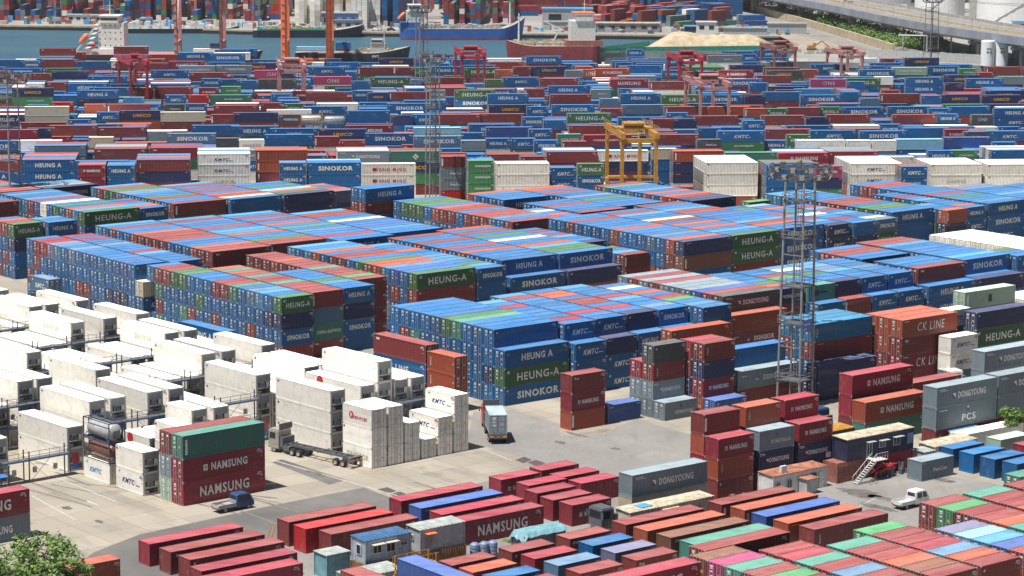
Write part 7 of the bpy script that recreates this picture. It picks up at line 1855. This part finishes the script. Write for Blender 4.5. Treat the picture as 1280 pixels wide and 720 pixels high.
# retaining wall and verge in front of it
W_ = fine([gp(x, y) for x, y in [(860, -14), (905, 2), (960, 20), (1010, 34), (1060, 49), (1100, 61), (1115, 66)]], 4)
m = MB(); strip(W_, 0, 1.2, GZ, GZ + 3.6, m); o = fixn(m.build('retaining_wall', MM['sand'])); tag(o, 'tan retaining wall below the viaduct trees', 'wall')
# trees and shrubs between wall and viaduct: a dense belt
m = MB(); tr = random.Random(90)
for k in range(330):
    i = tr.randrange(len(W_) - 1); f = tr.random(); p = W_[i].lerp(W_[i + 1], f); d = W_[i + 1] - W_[i]; d.z = 0; d.normalize(); nn = Vector((-d.y, d.x, 0)); q = p + nn * tr.uniform(2.5, 26)
    R0 = tr.uniform(1.6, 3.4)
    m2 = crown_mb(tr, [((q.x, q.y, GZ + R0 * .8 + 2.0), R0)], 70, 1.0); b = len(m.v); m.v += m2.v; m.f += [tuple(b + i_ for i_ in f_) for f_ in m2.f]; m.m += m2.m
tag(m.build('tree_belt', LEAF.mat), 'belt of low trees and shrubs under the viaduct', 'trees', None, 'stuff')
for k in range(9):
    i = 2 + k * 2; p = W_[min(i, len(W_) - 1)]; q = p + Vector((14, 10, 0)); r = empty('street_lamp', q, 0, 'tall street lamp among the viaduct trees, %s from the left' % ['first', 'second', 'third', 'fourth', 'fifth', 'sixth', 'seventh', 'eighth', 'ninth'][k], 'street lamp', 'street lamps by the viaduct')
    m = MB(); m.cyl((0, 0, -1), (0, 0, 10), .14, .09, n=6); m.build('pole', MM['tank'], r); m = MB(); m.bar((0, 0, 10), (2.2, 0, 10.4), .1); m.box(1.8, -.15, 10.3, 2.8, .15, 10.5); m.build('lamp_head', MM['tank'], r)
# green and pale ground strips near the inlet
def fsheet(name, pts, z, mat): return sheet(name, pts, z, mat, pz=GZ)
GR = simple('grass', (0.10, 0.22, 0.06), .9, 0, .5, .1); fsheet('grass_strip', [(1000, 41), (1012, 39), (1078, 57), (1062, 60)], GZ + .01, GR)
DIRT = simple('bare_earth', (0.36, 0.31, 0.25), .95, 0, .3, .05); fsheet('earth_strip', [(905, 14), (925, 12), (1060, 62), (1120, 72), (1000, 64), (985, 50)], GZ + .006, DIRT); fsheet('road', [(905, 8), (915, 6), (1040, 44), (1110, 66), (1090, 66), (985, 40)], GZ + .012, TARM)
# fence, pipes and clutter right of the inlet
m = MB(); a = gp(1085, 72); b2 = gp(1240, 80); n_ = 70
for k in range(n_): p = a.lerp(b2, k / n_); m.box(p.x, p.y, GZ, p.x + .12, p.y + .12, GZ + 3.6)
m.bar((a.x, a.y, GZ + 1.9), (b2.x, b2.y, GZ + 1.9), .05, 0, 3.2); tag(m.build('fence', MM['greyhut']), 'pale panel fence along the quay below the viaduct', 'fence')
r = empty('pipe_rack', gp(1128, 66), -.25, 'steel pipe rack bridging beside the two white silos', 'pipe rack')
for x in (0, 10, 20, 30, 40): m = MB(); m.box(x - .25, -.25, 0, x + .25, .25, 7); m.box(x - .25, 3.75, 0, x + .25, 4.25, 7); m.build('frame_post', MM['tank'], r)
m = MB()
for k in range(6): m.cyl((-2, .3 + k * .65, 7.3), (42, .3 + k * .65, 7.3), .22, n=6)
m.build('pipe', MM['tank'], r)
m = MB()
for k in range(80): x = rs.uniform(-60, 40); y = rs.uniform(-8, 6); m.box(x, y, 0, x + rs.uniform(.5, 3), y + rs.uniform(.5, 2), rs.uniform(.3, 2.2))
o = m.build('yard_clutter', MM['concrete'], None, gp(1085, 68), -.2); tag(o, 'heaps of timber and pipes on the quay below the viaduct', 'materials')
r = empty('excavator', gp(1015, 63), .2, 'yellow excavator on bare ground by the inlet', 'excavator'); m = MB(); m.box(-2, -1.2, 0, 2, -.6, .9); m.box(-2, .6, 0, 2, 1.2, .9); m.build('track', MM['dsteel'], r); m = MB(); m.box(-1.8, -1.1, .9, 1.2, 1.1, 2.2); m.box(.2, -1, 2.2, 1.4, 0, 3.2); m.build('body', MM['yellow'], r); m = MB(); m.bar((1, .4, 1.8), (4.5, .4, 4), .5); m.bar((4.5, .4, 4), (7.5, .4, 1.5), .4); m.box(7, 0, .3, 8, .9, 1.4); m.build('arm', MM['yellow'], r)
def silo(px, py, R, H, label, name='silo', txt=True, cat='silo', dome=.15, z=GZ, wall='bwhite'):
    p = unproj(px, py, z); r = empty(name, p, 0, label, cat); m = MB(); m.lathe([(R, 0), (R, H), (R * .96, H + R * dome * .5), (R * .6, H + R * dome), (0, H + R * dome * 1.3)], (0, 0, 0), 0, 40); m.build('shell', MM[wall], r, smooth=False)
    if txt:
        m = MB(); m.add(text_mb('LNG', 1.4, .6), Matrix.Translation((0, -R - .05, H * .66))); m.build('lettering', M['inkR'], r) if False else None
        m = MB(); m.box(-.9, -R - .06, H * .55, -.1, -R + .2, H * .55 + .5); m.box(.2, -R - .06, H * .55, .9, -R + .2, H * .55 + .5); m.build('marking', MM['dsteel'], r); m = MB(); m.box(-.9, -R - .06, H * .70, .9, -R + .2, H * .70 + .3); m.build('marking', MM['redp'], r)
    else:
        m = MB()
        for k in range(8): a = -2.4 + k * .2; m.bar((R * 1.01 * math.cos(a), R * 1.01 * math.sin(a), 1 + k * H / 9), (R * 1.01 * math.cos(a + .2), R * 1.01 * math.sin(a + .2), 1 + (k + 1) * H / 9), .3)
        m.lathe([(R * 1.012, H - .5), (R * 1.012, H - .1)], (0, 0, 0), 0, 40); m.lathe([(R * 1.012, H * .5), (R * 1.012, H * .5 + .25)], (0, 0, 0), 0, 40); m.build('spiral_stair', MM['tank'], r)
silo(1234, 82, 2.7, 9.6, 'left of the two white silos behind the containers'); silo(1251, 82, 2.7, 9.6, 'right of the two white silos behind the containers')
silo(1174, 22, 13, 22, 'white storage tank behind the light mast at upper right', 'storage_tank', False, 'tank'); silo(1213, 9, 12, 22, 'smaller white storage tank between two larger ones', 'storage_tank', False, 'tank'); silo(1268, 30, 19, 22, 'large white storage tank at the top right corner', 'storage_tank', False, 'tank'); silo(1226, 26, 6, 20, 'grey slender tank left of the large white one', 'storage_tank', False, 'tank', wall='concrete'); silo(1112, 3, 17, 20, 'white storage tank half cut by the top edge', 'storage_tank', False, 'tank', wall='greyhut')
building('grey plant office between the white tanks', 1136, 12, 14, 8, 9, 'plum', 'greyroof', 3)
building('small house with bright blue roof at the right edge', 1268, 38, 12, 6, 4, 'white', 'cyanroof', 1)
for k, (x, y) in enumerate(((1196, 14), (1203, 15), (1200, 12))): 
    p = gp(x, y); tree('tree', p, 9, 5, 'green tree between the white storage tanks, %s from left' % ['first', 'last', 'middle'][k], 'tree', 60 + k, 900, .9, n=8, grp='trees by the tanks')

# ------------------------------------------------------------------ sea haze
t = NT('haze'); t.n.remove(t.b); pv = t.new('ShaderNodeVolumePrincipled'); pv.inputs['Color'].default_value = (0.93, 0.96, 1.0, 1); pv.inputs['Density'].default_value = 0.00005; pv.inputs['Anisotropy'].default_value = 0.3
t.l.new(pv.outputs[0], t.n['Material Output'].inputs['Volume'])
m = MB(); m.box(-4500, -500, -8, 4500, 6500, 110); tag(m.build('haze', t.mat), 'thin sea haze over the harbour and yard', 'haze', None, 'stuff')
